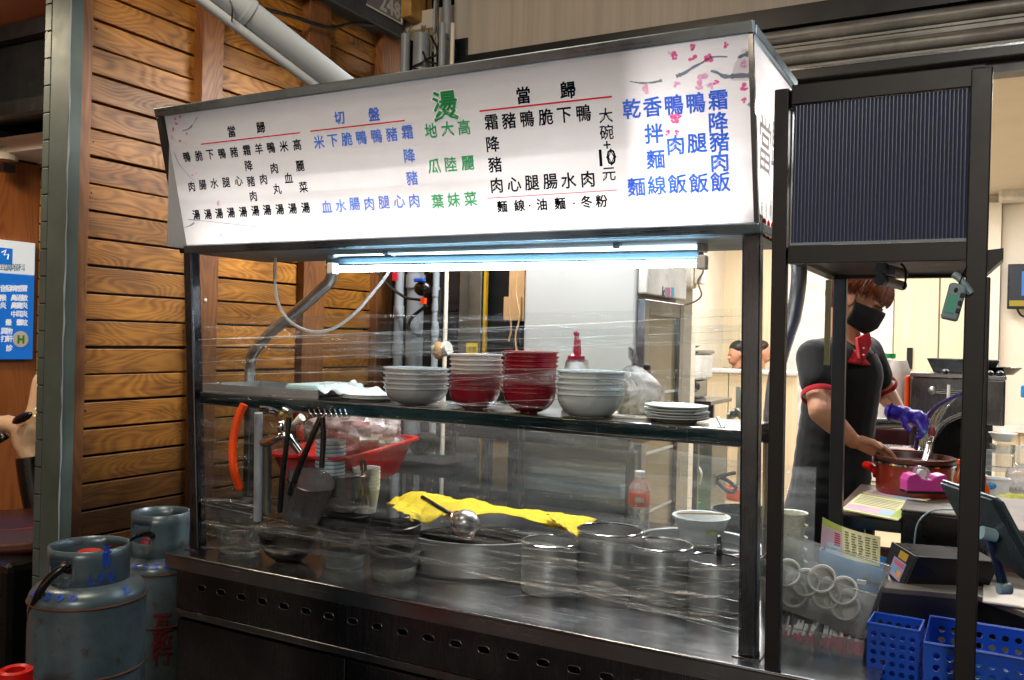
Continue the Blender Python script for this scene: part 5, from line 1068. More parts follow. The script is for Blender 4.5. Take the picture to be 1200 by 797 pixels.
q = P(873, 628, w=3.4); MB().lathe([(0, 0), (.10, 0), (.13, .1), (.125, .1), (.09, .01), (0, .01)], 28, q).build('body', M['blackplastic'], dk)
# ================================================================== STRETCH FILM
g = G('stretch_film'); v1 = g.obj((.8, 1, 15), 3); v2 = g.obj((3.0, 1, 190), 5)
sk = g.noise(1.0, v1, 5, .6, 1.8); sk2 = g.noise(1.0, v2, 4, .65, .8)
op = g.math('ADD', g.math('MULTIPLY', g.ramp(sk, (.50, GREY(0)), (.72, GREY(1))), .17), g.math('MULTIPLY', g.ramp(sk2, (.60, GREY(0)), (.74, GREY(1))), .17))
tr = g.N('BsdfTransparent'); tr.inputs[0].default_value = lin('f4f6f6'); gl = g.N('BsdfGlossy'); gl.inputs['Roughness'].default_value = .16; gl.inputs['Color'].default_value = lin('e8eef0')
df = g.N('BsdfDiffuse'); df.inputs[0].default_value = lin('d8e0e4'); tl = g.N('BsdfTranslucent'); tl.inputs[0].default_value = lin('d8e0e4')
b = g.N('Bump'); b.inputs['Strength'].default_value = .7; b.inputs['Distance'].default_value = .01; g.set(b.inputs['Height'], g.math('ADD', sk, sk2)); g.set(gl.inputs['Normal'], b)
dd = g.N('MixShader'); g.set(dd.inputs[1], df); g.set(dd.inputs[2], tl); dg_ = g.N('MixShader'); dg_.inputs[0].default_value = .62; g.set(dg_.inputs[1], dd); g.set(dg_.inputs[2], gl)
mm = g.N('MixShader'); g.set(mm.inputs[0], g.math('ADD', op, .005)); g.set(mm.inputs[1], tr); g.set(mm.inputs[2], dg_); g.set(g.out.inputs[0], mm); M['film'] = g.m
M['fold'] = clear('film_fold', 'f4f8fa', .12, .55, .3, 'c0ccd2')
sf = empty('stretch_film', (-1.5, 2.22, 1.2), 'clear stretch film wound between the cart posts with shiny folds and streaks', 'plastic film')
rf = random.Random(21)
def FY(x): return 2.222
def fband(l0, l1, r0, r1, y, seed, xl=236, xr=868, bulge=.0):
    """a film band: its left edge spans photo heights l0..l1 at the left post, r0..r1 at the right post"""
    def f(u, v):
        px = xl+(xr-xl)*u; a = l0+(r0-l0)*u; b = l1+(r1-l1)*u; n = mnoise.noise(Vector((u*3, v*2+seed, seed)))
        pinch = 1-.25*math.sin(PI*u)*abs(n); py = (a+b)/2+(b-a)*(v-.5)*pinch+n*4*math.sin(PI*u); p = P(px, py, y=y); p.y += .010*mnoise.noise(Vector((u*8, v*14, seed)))-bulge*math.sin(PI*u)*math.sin(PI*v); return p
    return f
bands = [(372, 420, 362, 402, 2.2285, 1), (395, 470, 380, 440, 2.2265, 6), (420, 560, 440, 560, 2.2245, 11), (480, 640, 540, 700, 2.2225, 16), (540, 660, 600, 745, 2.2205, 22), (570, 625, 655, 742, 2.2185, 31)]
for b in bands: MB().grid(fband(*b, bulge=0), 60, 24).build('film_band', M['film'], sf)
g = G('film_layers'); v1 = g.obj((1.2, 1, 18), 3); sk = g.noise(1.0, v1, 6, .65, 2.0)
tr = g.N('BsdfTransparent'); df = g.N('BsdfDiffuse'); df.inputs[0].default_value = lin('c8d2d6'); tl = g.N('BsdfTranslucent'); tl.inputs[0].default_value = lin('c8d2d6'); dd = g.N('MixShader'); g.set(dd.inputs[1], df); g.set(dd.inputs[2], tl)
gl = g.N('BsdfGlossy'); gl.inputs['Roughness'].default_value = .25; b = g.N('Bump'); b.inputs['Strength'].default_value = .8; b.inputs['Distance'].default_value = .01; g.set(b.inputs['Height'], sk); g.set(gl.inputs['Normal'], b); d2_ = g.N('MixShader'); d2_.inputs[0].default_value = .35; g.set(d2_.inputs[1], dd); g.set(d2_.inputs[2], gl)
mm = g.N('MixShader'); g.set(mm.inputs[0], g.ramp(sk, (.35, GREY(.09)), (.7, GREY(.32)))); g.set(mm.inputs[1], tr); g.set(mm.inputs[2], d2_); g.set(g.out.inputs[0], mm); M['film2'] = g.m
def bandb(u, v): 
    x = -2.50+2.0*u; return Vector((x, 3.012+.006*mnoise.noise(Vector((u*9, v*12, 3))), .835+(.42+.05*math.sin(u*5))*v))
MB().grid(bandb, 60, 24).build('film_band', M['film2'], sf)
def ribbon(x0, y0, x1, y1, wpx, y=2.2165, sd=0):
    def f(u, v):
        tw = (math.sin(PI*min(1, max(0, u*1.1)))**.5)*(.5+.5*abs(mnoise.noise(Vector((u*5, sd, 1)))*2)+.15); w_ = wpx*tw
        p = P(x0+(x1-x0)*u, y0+(y1-y0)*u+w_*(v-.5)+2.5*mnoise.noise(Vector((u*4, sd, 5))), y=y); p.y -= .003*math.sin(PI*v*3+u*14)+.0015; return p
    MB().grid(f, 70, 8).build('fold', M['fold2'], sf)
g = G('film_crease'); sk = g.noise(1.0, g.obj((3, 1, 90), 4), 5, .65, 1.0); tr = g.N('BsdfTransparent'); gl = g.N('BsdfGlossy'); gl.inputs['Roughness'].default_value = .2; b = g.N('Bump'); b.inputs['Strength'].default_value = .9; b.inputs['Distance'].default_value = .006; g.set(b.inputs['Height'], sk); g.set(gl.inputs['Normal'], b)
df = g.N('BsdfDiffuse'); df.inputs[0].default_value = lin('ccd6da'); dg_ = g.N('MixShader'); dg_.inputs[0].default_value = .6; g.set(dg_.inputs[1], df); g.set(dg_.inputs[2], gl); mm = g.N('MixShader'); g.set(mm.inputs[0], g.ramp(sk, (.45, GREY(.03)), (.68, GREY(.42)))); g.set(mm.inputs[1], tr); g.set(mm.inputs[2], dg_); g.set(g.out.inputs[0], mm); M['fold2'] = g.m
for i, rb_ in enumerate(((440, 642, 868, 736, 14), (236, 612, 520, 640, 16), (500, 660, 868, 668, 12), (560, 640, 868, 705, 18), (236, 585, 470, 600, 14), (600, 622, 868, 640, 16), (620, 675, 868, 728, 20), (236, 640, 420, 650, 10), (470, 615, 700, 650, 18), (650, 690, 868, 700, 12), (240, 398, 868, 378, 5), (236, 425, 868, 402, 5), (300, 452, 868, 430, 4), (640, 478, 480, 470, 7))): ribbon(*rb_, y=2.2168-.0004*i, sd=i*3.1)
def strand(x0, y0, x1, y1, r, y=2.216, sag=0, nm='fold'):
    n = 24; pts = [P(x0+(x1-x0)*i/n, y0+(y1-y0)*i/n+sag*math.sin(PI*i/n)+rf.uniform(-.3, .3), y=y) for i in range(n+1)]
    MB().tube(pts, [r*rf.uniform(.5, 1.4) for _ in pts], 6).build(nm, M['fold'], sf)
for s_ in ((233, 398, 870, 370, .0013), (236, 405, 868, 388, .0008), (233, 425, 860, 398, .0008), (234, 440, 700, 432, .0007), (520, 448, 700, 430, .0007), (480, 478, 660, 468, .0009),
           (440, 640, 868, 738, .0016), (470, 655, 868, 720, .0007), (590, 700, 868, 680, .0010), (480, 600, 868, 690, .0005), (700, 690, 868, 745, .0009), (236, 590, 480, 640, .0008), (240, 610, 420, 640, .0010), (620, 500, 868, 520, .0005)):
    strand(*s_[:4], s_[4], 2.216-rf.uniform(0, .003), rf.uniform(-3, 3))
for k in range(4):
    yl = rf.uniform(548, 640); yr = yl+rf.uniform(30, 100); t0 = rf.uniform(0, .7); t1 = min(1, t0+rf.uniform(.15, .45))
    strand(236+632*t0, yl+(yr-yl)*t0, 236+632*t1, yl+(yr-yl)*t1, rf.uniform(.0002, .0006), 2.214, rf.uniform(-5, 5))
for k in range(4):
    a = rf.uniform(385, 440); x0 = rf.uniform(236, 560); x1 = x0+rf.uniform(120, 300)
    strand(x0, a, min(868, x1), a-(x1-x0)*rf.uniform(.02, .05), rf.uniform(.0002, .0006), 2.214, rf.uniform(-2, 2))
for px in (608, 614, 700, 805):  strand(px, 690 if px < 700 else 560, px+rf.uniform(-1, 1), 500, .0004, 2.213)
# ================================================================== BLACK FRAME STALL AT THE RIGHT
sx0, sx1, sy0, sy1 = -.455, -.030, 2.19, 2.86
stl = empty('black_frame_stand', (-.24, 2.5, .6), 'black metal frame stand with a dark ribbed panel at its top', 'stand')
q0 = P(905, 785, y=2.19)
MB().bar((P(905.5, 785, y=2.19).x, 2.19, CZ), (P(917.5, 115, y=2.19).x, 2.19, 2.215), .034, .034, (0, 1, 0)).build('post', M['blackmetal'], stl, bevel=.003)
xrb, xrt = P(1131, 790, y=2.19).x, P(1151, 88, y=2.19).x
MB().bar((xrb-.002, 2.19, .62), (xrt, 2.19, 2.215), .042, .034, (0, 1, 0)).build('post', M['blackmetal'], stl, bevel=.003)
zb1, zb0, zt1, zt0 = P(960, 288, y=2.19).z, P(960, 309, y=2.19).z, 2.222, 2.175
MB().box((sx0+.016, 2.176, zt0), (sx1+.0, 2.204, zt1)).build('top_rail', M['blackmetal'], stl, bevel=.002)
MB().box((sx0+.016, 2.176, zb0), (sx1-.02, 2.204, zb1)).build('bottom_rail', M['blackmetal'], stl, bevel=.002)
# corrugated polycarbonate sheet: real ribs
g = G('ribbed_polycarbonate'); g.bs(Base_Color=lin('2e3a54'), Roughness=.3, Specular_IOR_Level=.6, Transmission_Weight=.0); M['poly'] = g.m
px0, px1 = sx0+.022, sx1-.024; NR = 46; m = MB(); pts = []
for i in range(NR*6+1):
    t = i/6; pts.append((px0+(px1-px0)*i/(NR*6), 2.184-.0016*abs(math.sin(PI*t))))
n_ = len(pts); m.add([(x, y, zb1+.002) for x, y in pts]+[(x, y, zt0-.002) for x, y in pts], [(i, i+1, n_+i+1, n_+i) for i in range(n_-1)], True); m.build('ribbed_panel', M['poly'], stl)
MB().box((px0, 2.190, zb1+.002), (px1, 2.194, zt0-.002)).build('backing', M['dark'], stl)
MB().box((px0-.002, 2.178, zb1+.001), (px1, 2.1815, zb1+.007)).build('edge_strip', plain('edge_plastic', '8090a0', .3), stl)
MB().box((px1-.001, 2.178, zb1+.001), (px1+.005, 2.1815, zt0-.002)).build('edge_strip', bpy.data.materials['edge_plastic'], stl)
MB().box((sx0, 2.205, zb0+.012), (sx0+.03, sy1+.015, zb1)).box((sx1-.03, 2.205, zb0+.012), (sx1, sy1+.015, zb1)).box((sx0+.031, sy1-.015, zb0+.012), (sx1-.031, sy1+.015, zb1)).build('side_rail', M['blackmetal'], stl)
MB().box((sx0+.031, 2.206, zb0+.022), (sx1-.031, sy1-.016, zb0+.026)).build('base_board', M['blackmetal'], stl)
MB().box((sx0, 2.205, zt0), (sx0+.03, sy1, zt1-.004)).box((sx1-.03, 2.205, zt0), (sx1, sy1, zt1-.004)).box((sx0+.031, sy1-.02, zt0), (sx1-.031, sy1, zt1-.004)).build('top_side_rail', M['blackmetal'], stl)
MB().box((sx0+.01, 2.206, zb1+.004), (sx0+.014, sy1, zt0-.002)).box((sx1-.014, 2.206, zb1+.004), (sx1-.010, sy1, zt0-.002)).build('side_panel', M['dark'], stl)
xb_ = P(982, 400, y=sy1).x; MB().bar((P(979.5, 640, y=sy1).x, sy1, CZ), (xb_+.003, sy1, zb0+.012), .038, .036, (0, 1, 0)).build('post', M['blackmetal'], stl, bevel=.003)
MB().box((xb_-.042, sy1+.01, P(972, 428, y=sy1).z), (xb_-.026, sy1+.025, zb0+.01)).build('bamboo_strip', M['stud'] if 0 else plain('bamboo', '8a7a48', .5), stl)
MB().box((sx1-.02, sy1-.015, CZ-.2), (sx1+.016, sy1+.015, zb0+.012)).build('post', M['blackmetal'], stl, bevel=.003)
xk = P(1162, 300, y=2.24).x; 
MB().prism([(xk-.012, 2.24, P(1165, 293, y=2.24).z), (P(1176, 300, y=2.24).x, 2.24, P(1165, 291, y=2.24).z), (P(1176, 300, y=2.24).x, 2.24, P(1165, 303, y=2.24).z), (xk-.012, 2.24, P(1165, 322, y=2.24).z)], (0, .1, 0)).build('bracket', M['blackmetal'], stl)
# lamp rolls and paper under the box
lp = empty('twin_roll_lamp', P(1045, 322, y=2.4), 'pair of pale tubes with round grey ends clipped under the black frame', 'lamp')
M['capgrey'] = plain('cap_grey', '5a6468', .4)
for (a_, b_, r_, nm) in (((1032, 314), (1059, 321), .013, 1), ((1032, 328), (1058, 335), .012, 2)):
    pa_, pb_ = P(*a_, y=2.36), P(*b_, y=2.46); MB().tube([pa_, pb_], r_, 16).build('tube', M['plasticwhite'], lp); d = (pb_-pa_).normalized(); MB().tube([pa_-d*.004, pa_+d*.012], r_*1.25, 16).build('end_cap', M['capgrey'], lp)
MB().box(P(1040, 318, y=2.37)-Vector((.004, .002, .008)), P(1047, 318, y=2.37)+Vector((.004, .0, .008))).build('label', plain('label_violet', '6a6a90', .5), lp)
MB().tube(bez([P(1056, 309, y=2.44), P(1061, 316, y=2.44), P(1061, 330, y=2.44), P(1059, 339, y=2.44)]), .003, 6).build('wire', M['blackwire'], lp)
# timer on its strap
tm = empty('kitchen_timer', P(1120, 352, y=2.16), 'pale teal kitchen timer with green display hanging from the black frame', 'timer', local=True)
tc = P(1118, 354, y=2.155); tm.location = tc; rz_ = math.radians(-14); R0 = Matrix.Rotation(rz_, 4, 'Y').inverted() @ Matrix.Identity(4); s_ = 1.0
tm.rotation_euler = (0, math.radians(13), math.radians(10)); k_ = wof(tc)/FPX
M['teal'] = plain('pale_teal', '7e9aa2', .35); w2, h2 = 9.5*k_, 22*k_
MB().box((-w2, -.006, -h2), (w2, .012, h2)).build('case', M['teal'], tm, bevel=.006, seg=3)
MB().box((-w2*.85, -.0085, -h2*.6), (w2*.25, -.0055, h2*.35)).build('display', emit('lcd_green', '4a9a7c', .5), tm)
for k in range(3): MB().box((w2*.42, -.0085, -h2*.55+k*h2*.42), (w2*.85, -.0055, -h2*.30+k*h2*.42)).build('button', M['blackplastic'], tm, bevel=.002)
MB().ball((-w2*.2, -.006, h2*.62), (.004, .003, .006), 8).build('button', M['blackplastic'], tm)
MB().tube([(0, 0, h2), (.002, 0, h2+.022), (.006, 0, h2+.04)], .0015, 6).build('cord', M['blackplastic'], tm)
stp = MB().tube(bez([P(1118, 322, y=2.17), P(1124, 326, y=2.165), P(1132, 336, y=2.165), P(1138, 344, y=2.165)]), .008, 8); tag(stp.build('timer_strap', M['teal']), 'grey-blue strap looped on the post above the timer', 'strap')
# ================================================================== RAISED BOARD, POT, TAPE, SLIPS
BZ = 1.08
p1, p2, p3, p4 = P(983, 597, z=BZ), P(1075, 613, z=BZ), P(1175, 585, z=BZ), P(1001, 566, z=BZ)
rbd = empty('raised_worktop', p1, 'brown-topped raised worktop on a steel frame by the man', 'worktop')
yb = max(p4.y-.1, 3.3); x1_ = .16
MB().box((p1.x-.01, p1.y-.02, BZ-.012), (x1_+.2, 3.62, BZ)).build('top', plain('worn_brown_top', '6a5a50', .35, 0, .3, 6), rbd, bevel=.003)
MB().box((p1.x-.01, p1.y-.024, BZ-.05), (x1_+.2, p1.y+.0, BZ-.0125)).box((p1.x-.012, p1.y+.001, BZ-.05), (p1.x+.02, 3.6, BZ-.0125)).build('frame', M['steeldark'], rbd, bevel=.002)
MB().box((P(1005, 630, y=3.1).x-.02, 3.1, 0), (P(1005, 630, y=3.1).x+.02, 3.14, BZ-.051)).box((x1_+.1, 3.1, 0), (x1_+.14, 3.14, BZ-.051)).build('leg', M['steeldark'], rbd)
MB().box((P(1012, 640, y=3.2).x, 3.2, .8), (x1_+.2, 3.24, .93)).build('lower_rail', plain('reddish_panel', '6a3020', .4, 0, .4, 10), rbd)
def slip(name, poly, z, lab, thick=.002):
    pts = [P(*q, z=z) for q in poly]; t = empty(name, pts[0], lab, 'paper'); MB().prism([p+Vector((0, 0, .0006)) for p in pts], (0, 0, thick)).build('sheet', plain('slip_yellow', 'd0cc98', .6) if 'slip_yellow' not in bpy.data.materials else bpy.data.materials['slip_yellow'], t)
    a, b, c, d = pts; up = Vector((0, 0, thick+.0012))
    def quad(u0, u1, v0, v1, mat, nm): 
        f = lambda u, v: a.lerp(b, u).lerp(d.lerp(c, u), v)+up; MB().add([f(u0, v0), f(u1, v0), f(u1, v1), f(u0, v1)], [(0, 1, 2, 3)]).build(nm, mat, t)
    return quad
M['pinkp'] = plain('slip_pink', 'c8a8b8', .6); M['bluep'] = plain('slip_blue', 'a0b8c8', .6); M['greenp'] = plain('slip_green', 'a8b850', .6); M['inkg'] = plain('ink_grey', '4a4a50', .7)
qd = slip('order_slips', [(986, 598), (1052, 611), (1075, 592), (1008, 580)], BZ, 'pad of yellow and pink order slips at the near edge of the worktop', .004)
qd(.02, .6, .08, .35, M['pinkp'], 'pink_band'); qd(.6, .85, .08, .35, M['bluep'], 'blue_band'); qd(.85, .98, .05, .9, M['greenp'], 'green_band')
for k in range(6): qd(.05, .8, .45+k*.085, .47+k*.085, M['inkg'], 'printed_line')
qd = slip('order_slips', [(1010, 579), (1076, 592), (1098, 583), (1035, 570)], BZ, 'second pad of order slips behind the first on the worktop', .003)
qd(.02, .5, .1, .4, M['pinkp'], 'pink_band'); qd(.5, .9, .1, .4, M['bluep'], 'blue_band')
for k in range(5): qd(.05, .9, .5+k*.09, .52+k*.09, M['inkg'], 'printed_line')
# red stock pot
pc = base_at(1071, 585, .13, BZ); kz = wof(pc)/FPX; pr_ = 44*kz; ph = 44*kz
rp_ = empty('red_pot', pc, 'large red-orange stock pot with brown rim on the worktop', 'pot', local=True)
M['redpot'] = plain('red_enamel', '8a2410', .3, 0, .25, 5, coat=.4); M['brownrim'] = plain('brown_rim', '4a1c10', .3, 0, .2)
MB().lathe([(0, .001), (pr_*.92, .001), (pr_*.95, .01), (pr_*.97, ph*.80), (pr_*.93, ph*.80), (pr_*.9, .02), (0, .015)], 48).build('body', M['redpot'], rp_)
MB().lathe([(pr_*.972, ph*.78), (pr_*1.0, ph*.80), (pr_*1.0, ph*.845), (pr_*.98, ph*.85), (pr_*.975, ph*.80)], 48).build('steel_band', M['chrome'], rp_)
MB().lathe([(pr_*.96, ph*.85), (pr_*1.0, ph*.88), (pr_*1.02, ph*.95), (pr_*1.0, ph*1.0), (pr_*.94, ph*1.0), (pr_*.9, ph*.93), (pr_*.86, ph*.86)], 48).build('rim', M['brownrim'], rp_)
MB().lathe([(0, ph*.72), (pr_*.9, ph*.72)], 40).build('contents', M['broth'], rp_)
for a_ in (.55, 2.6): d = Vector((math.cos(a_-PI*.6), math.sin(a_-PI*.6), 0)); MB().tube(bez([d*pr_*.95+Vector((0, 0, ph*.7)), d*(pr_+.03)+Vector((0, 0, ph*.72)), d*(pr_+.045)+Vector((0, 0, ph*.6))]), .010, 8).build('handle', M['blackplastic'], rp_)
utensil([P(1083, 542, w=3.15), P(1086, 532, w=3.2), P(1089, 520, w=3.25), P(1091, 511, w=3.25)], .011, 'steel ladle handle standing in the red pot', 'chrome')
# pink tape dispenser
tq = P(1089, 577, w=2.9); td_ = empty('tape_dispenser', tq, 'bright pink desk tape dispenser with a clear roll', 'tape dispenser')
dl = lambda px, py: P(px, py, w=2.86)
M['pink'] = plain('pink_plastic', 'b83a8c', .3, 0, .05); out = [(1063, 576), (1063, 563), (1066, 557), (1075, 555), (1081, 562), (1092, 563), (1098, 558), (1108, 556), (1111, 560), (1108, 568), (1110, 577)]
MB().prism([dl(*q) for q in out][::-1], FW*.055).build('body', M['pink'], td_, bevel=.004, seg=3)
MB().lathe([(0, -.011), (.016, -.011), (.024, -.011), (.024, .011), (.016, .011), (0, .011)], 24, dl(1084, 556)+FW*.027, Matrix((_r, Vector((0, 0, 1)), -Vector((FW.x, FW.y, 0)))).transposed()).build('tape_roll', M['pp'], td_)
MB().lathe([(0, -.012), (.013, -.012), (.013, .012), (0, .012)], 20, dl(1084, 556)+FW*.027, Matrix((_r, Vector((0, 0, 1)), -Vector((FW.x, FW.y, 0)))).transposed()).build('hub', M['plasticwhite'], td_)
MB().prism([dl(*q) for q in ((1063, 578.5), (1063, 576.3), (1111, 577.3), (1111, 579.5))][::-1], FW*.056).build('base', M['blackplastic'], td_)
# ================================================================== CASHIER SIDE
DZ = .955; dk = empty('black_desk', (.2, 2.7, DZ), 'black desk with the cash box, card reader and tablet', 'desk')
a_, b_ = P(1030, 690, z=DZ), P(1240, 735, z=DZ)
d1_ = [P(1030, 688, z=DZ), P(1146, 698, z=DZ), P(1240, 732, z=DZ)]
M['desktop'] = plain('grey_desk_top', '5c564e', .35, 0, .2, 4)
MB().prism([q-Vector((0, 0, .015)) for q in d1_+[Vector((1.2, d1_[2].y, DZ)), Vector((1.2, 2.98, DZ)), Vector((d1_[0].x, 2.98, DZ))]], (0, 0, .015)).build('top', M['desktop'], dk, bevel=.002)
for i in (0, 1): MB().prism([d1_[i]-Vector((0, -.008, .10)), d1_[i+1]-Vector((0, -.008, .10)), d1_[i+1]-Vector((0, -.008, .0155)), d1_[i]-Vector((0, -.008, .0155))], (0, .012, 0)).build('fascia', M['blackmetal'], dk)
MB().box((a_.x+.01, 2.72, 0), (a_.x+.04, 2.95, DZ-.016)).box((1.1, 2.5, 0), (1.13, 2.95, DZ-.016)).build('side', M['blackmetal'], dk)
# black case (printer) + cash box with stickers
def obox(px, py, w, sx, sy, sz, rz, name, lab, cat, mat, bev=.005):
    p = P(px, py, w=w); t = empty(name, p, lab, cat, local=True, rot=(0, 0, rz)); MB().box((0, 0, 0), (sx, sy, sz)).build('case', mat, t, bevel=bev); return t, p
bp = empty('receipt_printer', P(1090, 640, w=2.75), 'large matt black box with a pale flat lid under the worktop edge', 'printer')
c0, c1 = P(1056, 600, w=2.72), P(1130, 655, w=2.72)
MB().box((c0.x, c0.y, DZ+.002), (c0.x+.235, c0.y+.2, P(1056, 596, w=2.72).z-.008)).build('case', M['blackplastic'], bp, bevel=.006)
MB().box((c0.x-.002, c0.y-.002, P(1056, 596, w=2.72).z-.0075), (c0.x+.237, c0.y+.202, P(1056, 596, w=2.72).z)).build('lid', plain('dusty_lid', '6c655c', .5), bp, bevel=.004)
hose([P(1118, 597, w=2.68), P(1095, 598, w=2.65), P(1082, 605, w=2.64), P(1074, 618, w=2.64), P(1071, 642, w=2.64)], 'grey_cable', 'thin pale cable looping down the front of the black box', .0025, 'teal', 'cable')
cbx = empty('card_reader', P(1060, 650, w=2.6), 'black wedge-shaped card reader with stickers on its face', 'card reader')
f0, f1, f2, f3 = P(1047, 640-5, w=2.50), P(1037, 668, w=2.50), P(1058, 690, w=2.44), P(1075, 652, w=2.44)
d_ = Vector((.2, .10, -.01)); MB().prism([f0+Vector((0, 0, 0)), f1, f2, f3], d_).build('body', M['blackplastic'], cbx, bevel=.003)
MB().prism([f0, f1, f2, f3], Vector((-.004, -.004, 0))).build('face_plate', plain('charcoal', '26282c', .4), cbx)
def fp(u, v): return f0.lerp(f3, u).lerp(f1.lerp(f2, u), v)+Vector((-.006, -.006, 0))
for (u0, u1, v0, v1, c_) in ((.45, .8, .05, .28, 'd8b040'), (.3, .85, .32, .88, 'a8a0c8'), (.38, .78, .38, .5, 'd07080'), (.38, .6, .56, .72, '70b0d0'), (.62, .8, .6, .8, 'e0a060')):
    MB().add([fp(u0, v0)-Vector((.0008, .0008, 0))*(1 if c_ in ('d8b040', 'a8a0c8') else 2), fp(u1, v0)-Vector((.0008, .0008, 0))*(1 if c_ in ('d8b040', 'a8a0c8') else 2), fp(u1, v1)-Vector((.0008, .0008, 0))*(1 if c_ in ('d8b040', 'a8a0c8') else 2), fp(u0, v1)-Vector((.0008, .0008, 0))*(1 if c_ in ('d8b040', 'a8a0c8') else 2)], [(0, 1, 2, 3)]).build('sticker', plain('sticker_'+c_, c_, .4), cbx)
MB().tube(bez([P(1040, 672, w=2.48), P(1043, 680, w=2.46), P(1049, 686, w=2.46), P(1056, 688, w=2.46)]), .003, 6).build('wire', M['white'], cbx)
hose([P(1012, 677, w=2.5), P(1022, 682, w=2.48), P(1050, 689, w=2.45), P(1080, 693, w=2.45), P(1120, 692, w=2.45)], 'desk_cable', 'black cable with a white plug lying along the desk front', .004, 'blackwire', 'cable')
# tablet on stand
tbm = plain('tablet_shell', '3c4a52', .3, .5, .1)
tb = empty('tablet', P(1160, 620, w=2.2), 'dark tablet seen from behind on a jointed grey stand', 'tablet')
TW = lambda px, py, w: P(px, py, w=w)
b0 = [TW(1103, 562, 2.35), TW(1166, 583, 2.12), TW(1172, 588, 2.10), TW(1215, 668, 2.0), TW(1212, 690, 2.0), TW(1138, 628, 2.25)]
nrm = (b0[1]-b0[0]).cross(b0[3]-b0[0]).normalized(); nrm = nrm if nrm.dot(FW) > 0 else -nrm
# flatten the outline onto one plane so that the shell is a real slab
b0 = [q-nrm*((q-b0[0]).dot(nrm)) for q in b0]
MB().prism(b0, nrm*.009).build('shell', tbm, tb, bevel=.003)
MB().prism([b0[0]*.94+TW(1160, 620, 2.2)*.06, b0[1]*.94+TW(1160, 620, 2.2)*.06, b0[3]*.94+TW(1160, 620, 2.2)*.06, b0[4]*.94+TW(1160, 620, 2.2)*.06, b0[5]*.94+TW(1160, 620, 2.2)*.06], -nrm*.012).build('back_panel', plain('tablet_back', '2c363c', .25, .3), tb)
MB().tube([TW(1150, 624, 2.12), TW(1166, 628, 2.12)], .016, 16).build('hinge', M['teal'], tb)
MB().tube([TW(1158, 630, 2.13), TW(1168, 665, 2.16), TW(1173, 688, 2.18)], .007, 10).build('arm', tbm, tb); MB().tube([TW(1163, 628, 2.13), TW(1172, 660, 2.16), TW(1178, 685, 2.18)], .007, 10).build('arm', tbm, tb)
MB().tube([TW(1170, 690, 2.17), TW(1184, 690, 2.17)], .014, 16).build('lower_hinge', M['teal'], tb)
bpz = P(1180, 700, z=DZ+.006); MB().box((P(1152, 690, z=DZ+.006).x, bpz.y-.08, DZ+.001), (P(1152, 690, z=DZ+.006).x+.22, bpz.y+.10, DZ+.008)).build('base_plate', plain('silver_plate', 'b8b0a4', .35, .4), tb, bevel=.003)
# baskets
g = M['blue']
def basket(p0, wx, wy, h, rz, lab, nx, ny, nz, hole=.5, tp=.9):
    """perforated basket: real holes punched in each wall"""
    t = empty('blue_basket', p0, lab, 'basket', None, local=True, rot=(0, 0, rz))
    def wall(a, b, n):
        a, b = Vector(a), Vector(b); L_ = (b-a).length; x = (b-a).normalized(); hs = []
        for i in range(n):
            for j in range(nz):
                cx_, cz_ = L_*(i+.5+.0)/n*.94+L_*.03, h*(j+.6)/(nz+.6); r = min(L_/n, h/nz)*.5*hole
                hs.append([(cx_+r*math.cos(2*PI*k/8), cz_+r*math.sin(2*PI*k/8)) for k in range(8)])
        holed('wall', [(0, 0), (L_, 0), (L_, h), (0, h)], hs, .003, M['blue'], frame_of(a, x, (0, 0, 1)), t)
    wall((0, 0, 0), (wx, 0, 0), nx); wall((wx, .002, 0), (wx, wy-.002, 0), ny); wall((wx, wy, 0), (0, wy, 0), nx); wall((0, wy-.002, 0), (0, .002, 0), ny)
    m = MB(); m.tube([(0, 0, h), (wx, 0, h), (wx, wy, h), (0, wy, h)], .004, 8, True); m.build('rim', M['blue'], t); MB().box((.003, .003, 0), (wx-.003, wy-.003, .003)).build('base', M['blue'], t); return t
f0, f1, f2 = P(1017, 730, z=.925), P(1076, 742, z=.925), P(1023, 716, z=.925)
ang = math.atan2(f1.y-f0.y, f1.x-f0.x); hB = .17
p_ = Vector((f0.x, f0.y, .925-hB)); basket(p_, (f1-f0).length, .10, hB, ang*.3, 'narrow blue perforated plastic basket beside the chopstick tray', 5, 5, 7, .62)
f0, f1 = P(1083, 753, z=.92), P(1200, 771, z=.92)
p_ = Vector((f0.x, f0.y, .92-.15)); basket(p_, .42, .23, .15, 0.0, 'wide blue perforated plastic basket at the bottom right corner', 14, 7, 5, .55)
for k, (px, py, c_) in enumerate(((1100, 772, 'e8e0d0'), (1150, 782, '60c0b8'), (1190, 785, 'e0d070'), (1170, 790, 'd8e0e0'))):
    p = P(px, py, w=2.35); t_ = empty('condiment_packet', p, ['pale packet inside the wide blue basket at its left', 'teal packet inside the wide blue basket, mid', 'yellow packet inside the wide blue basket near the frame edge', 'whitish packet between the teal and yellow ones in the blue basket'][k], 'packet', 'packets in the wide blue basket')
    MB().box(p+Vector((-.035, 0, -.05)), p+Vector((.035, .05, .02))).build('packet', plain('packet_'+c_, c_, .4), t_, bevel=.012)
struct('lower_shelf', MB().box((CX1+.004, 1.98, .735), (1.2, 2.40, .755)), M['steeldark'])
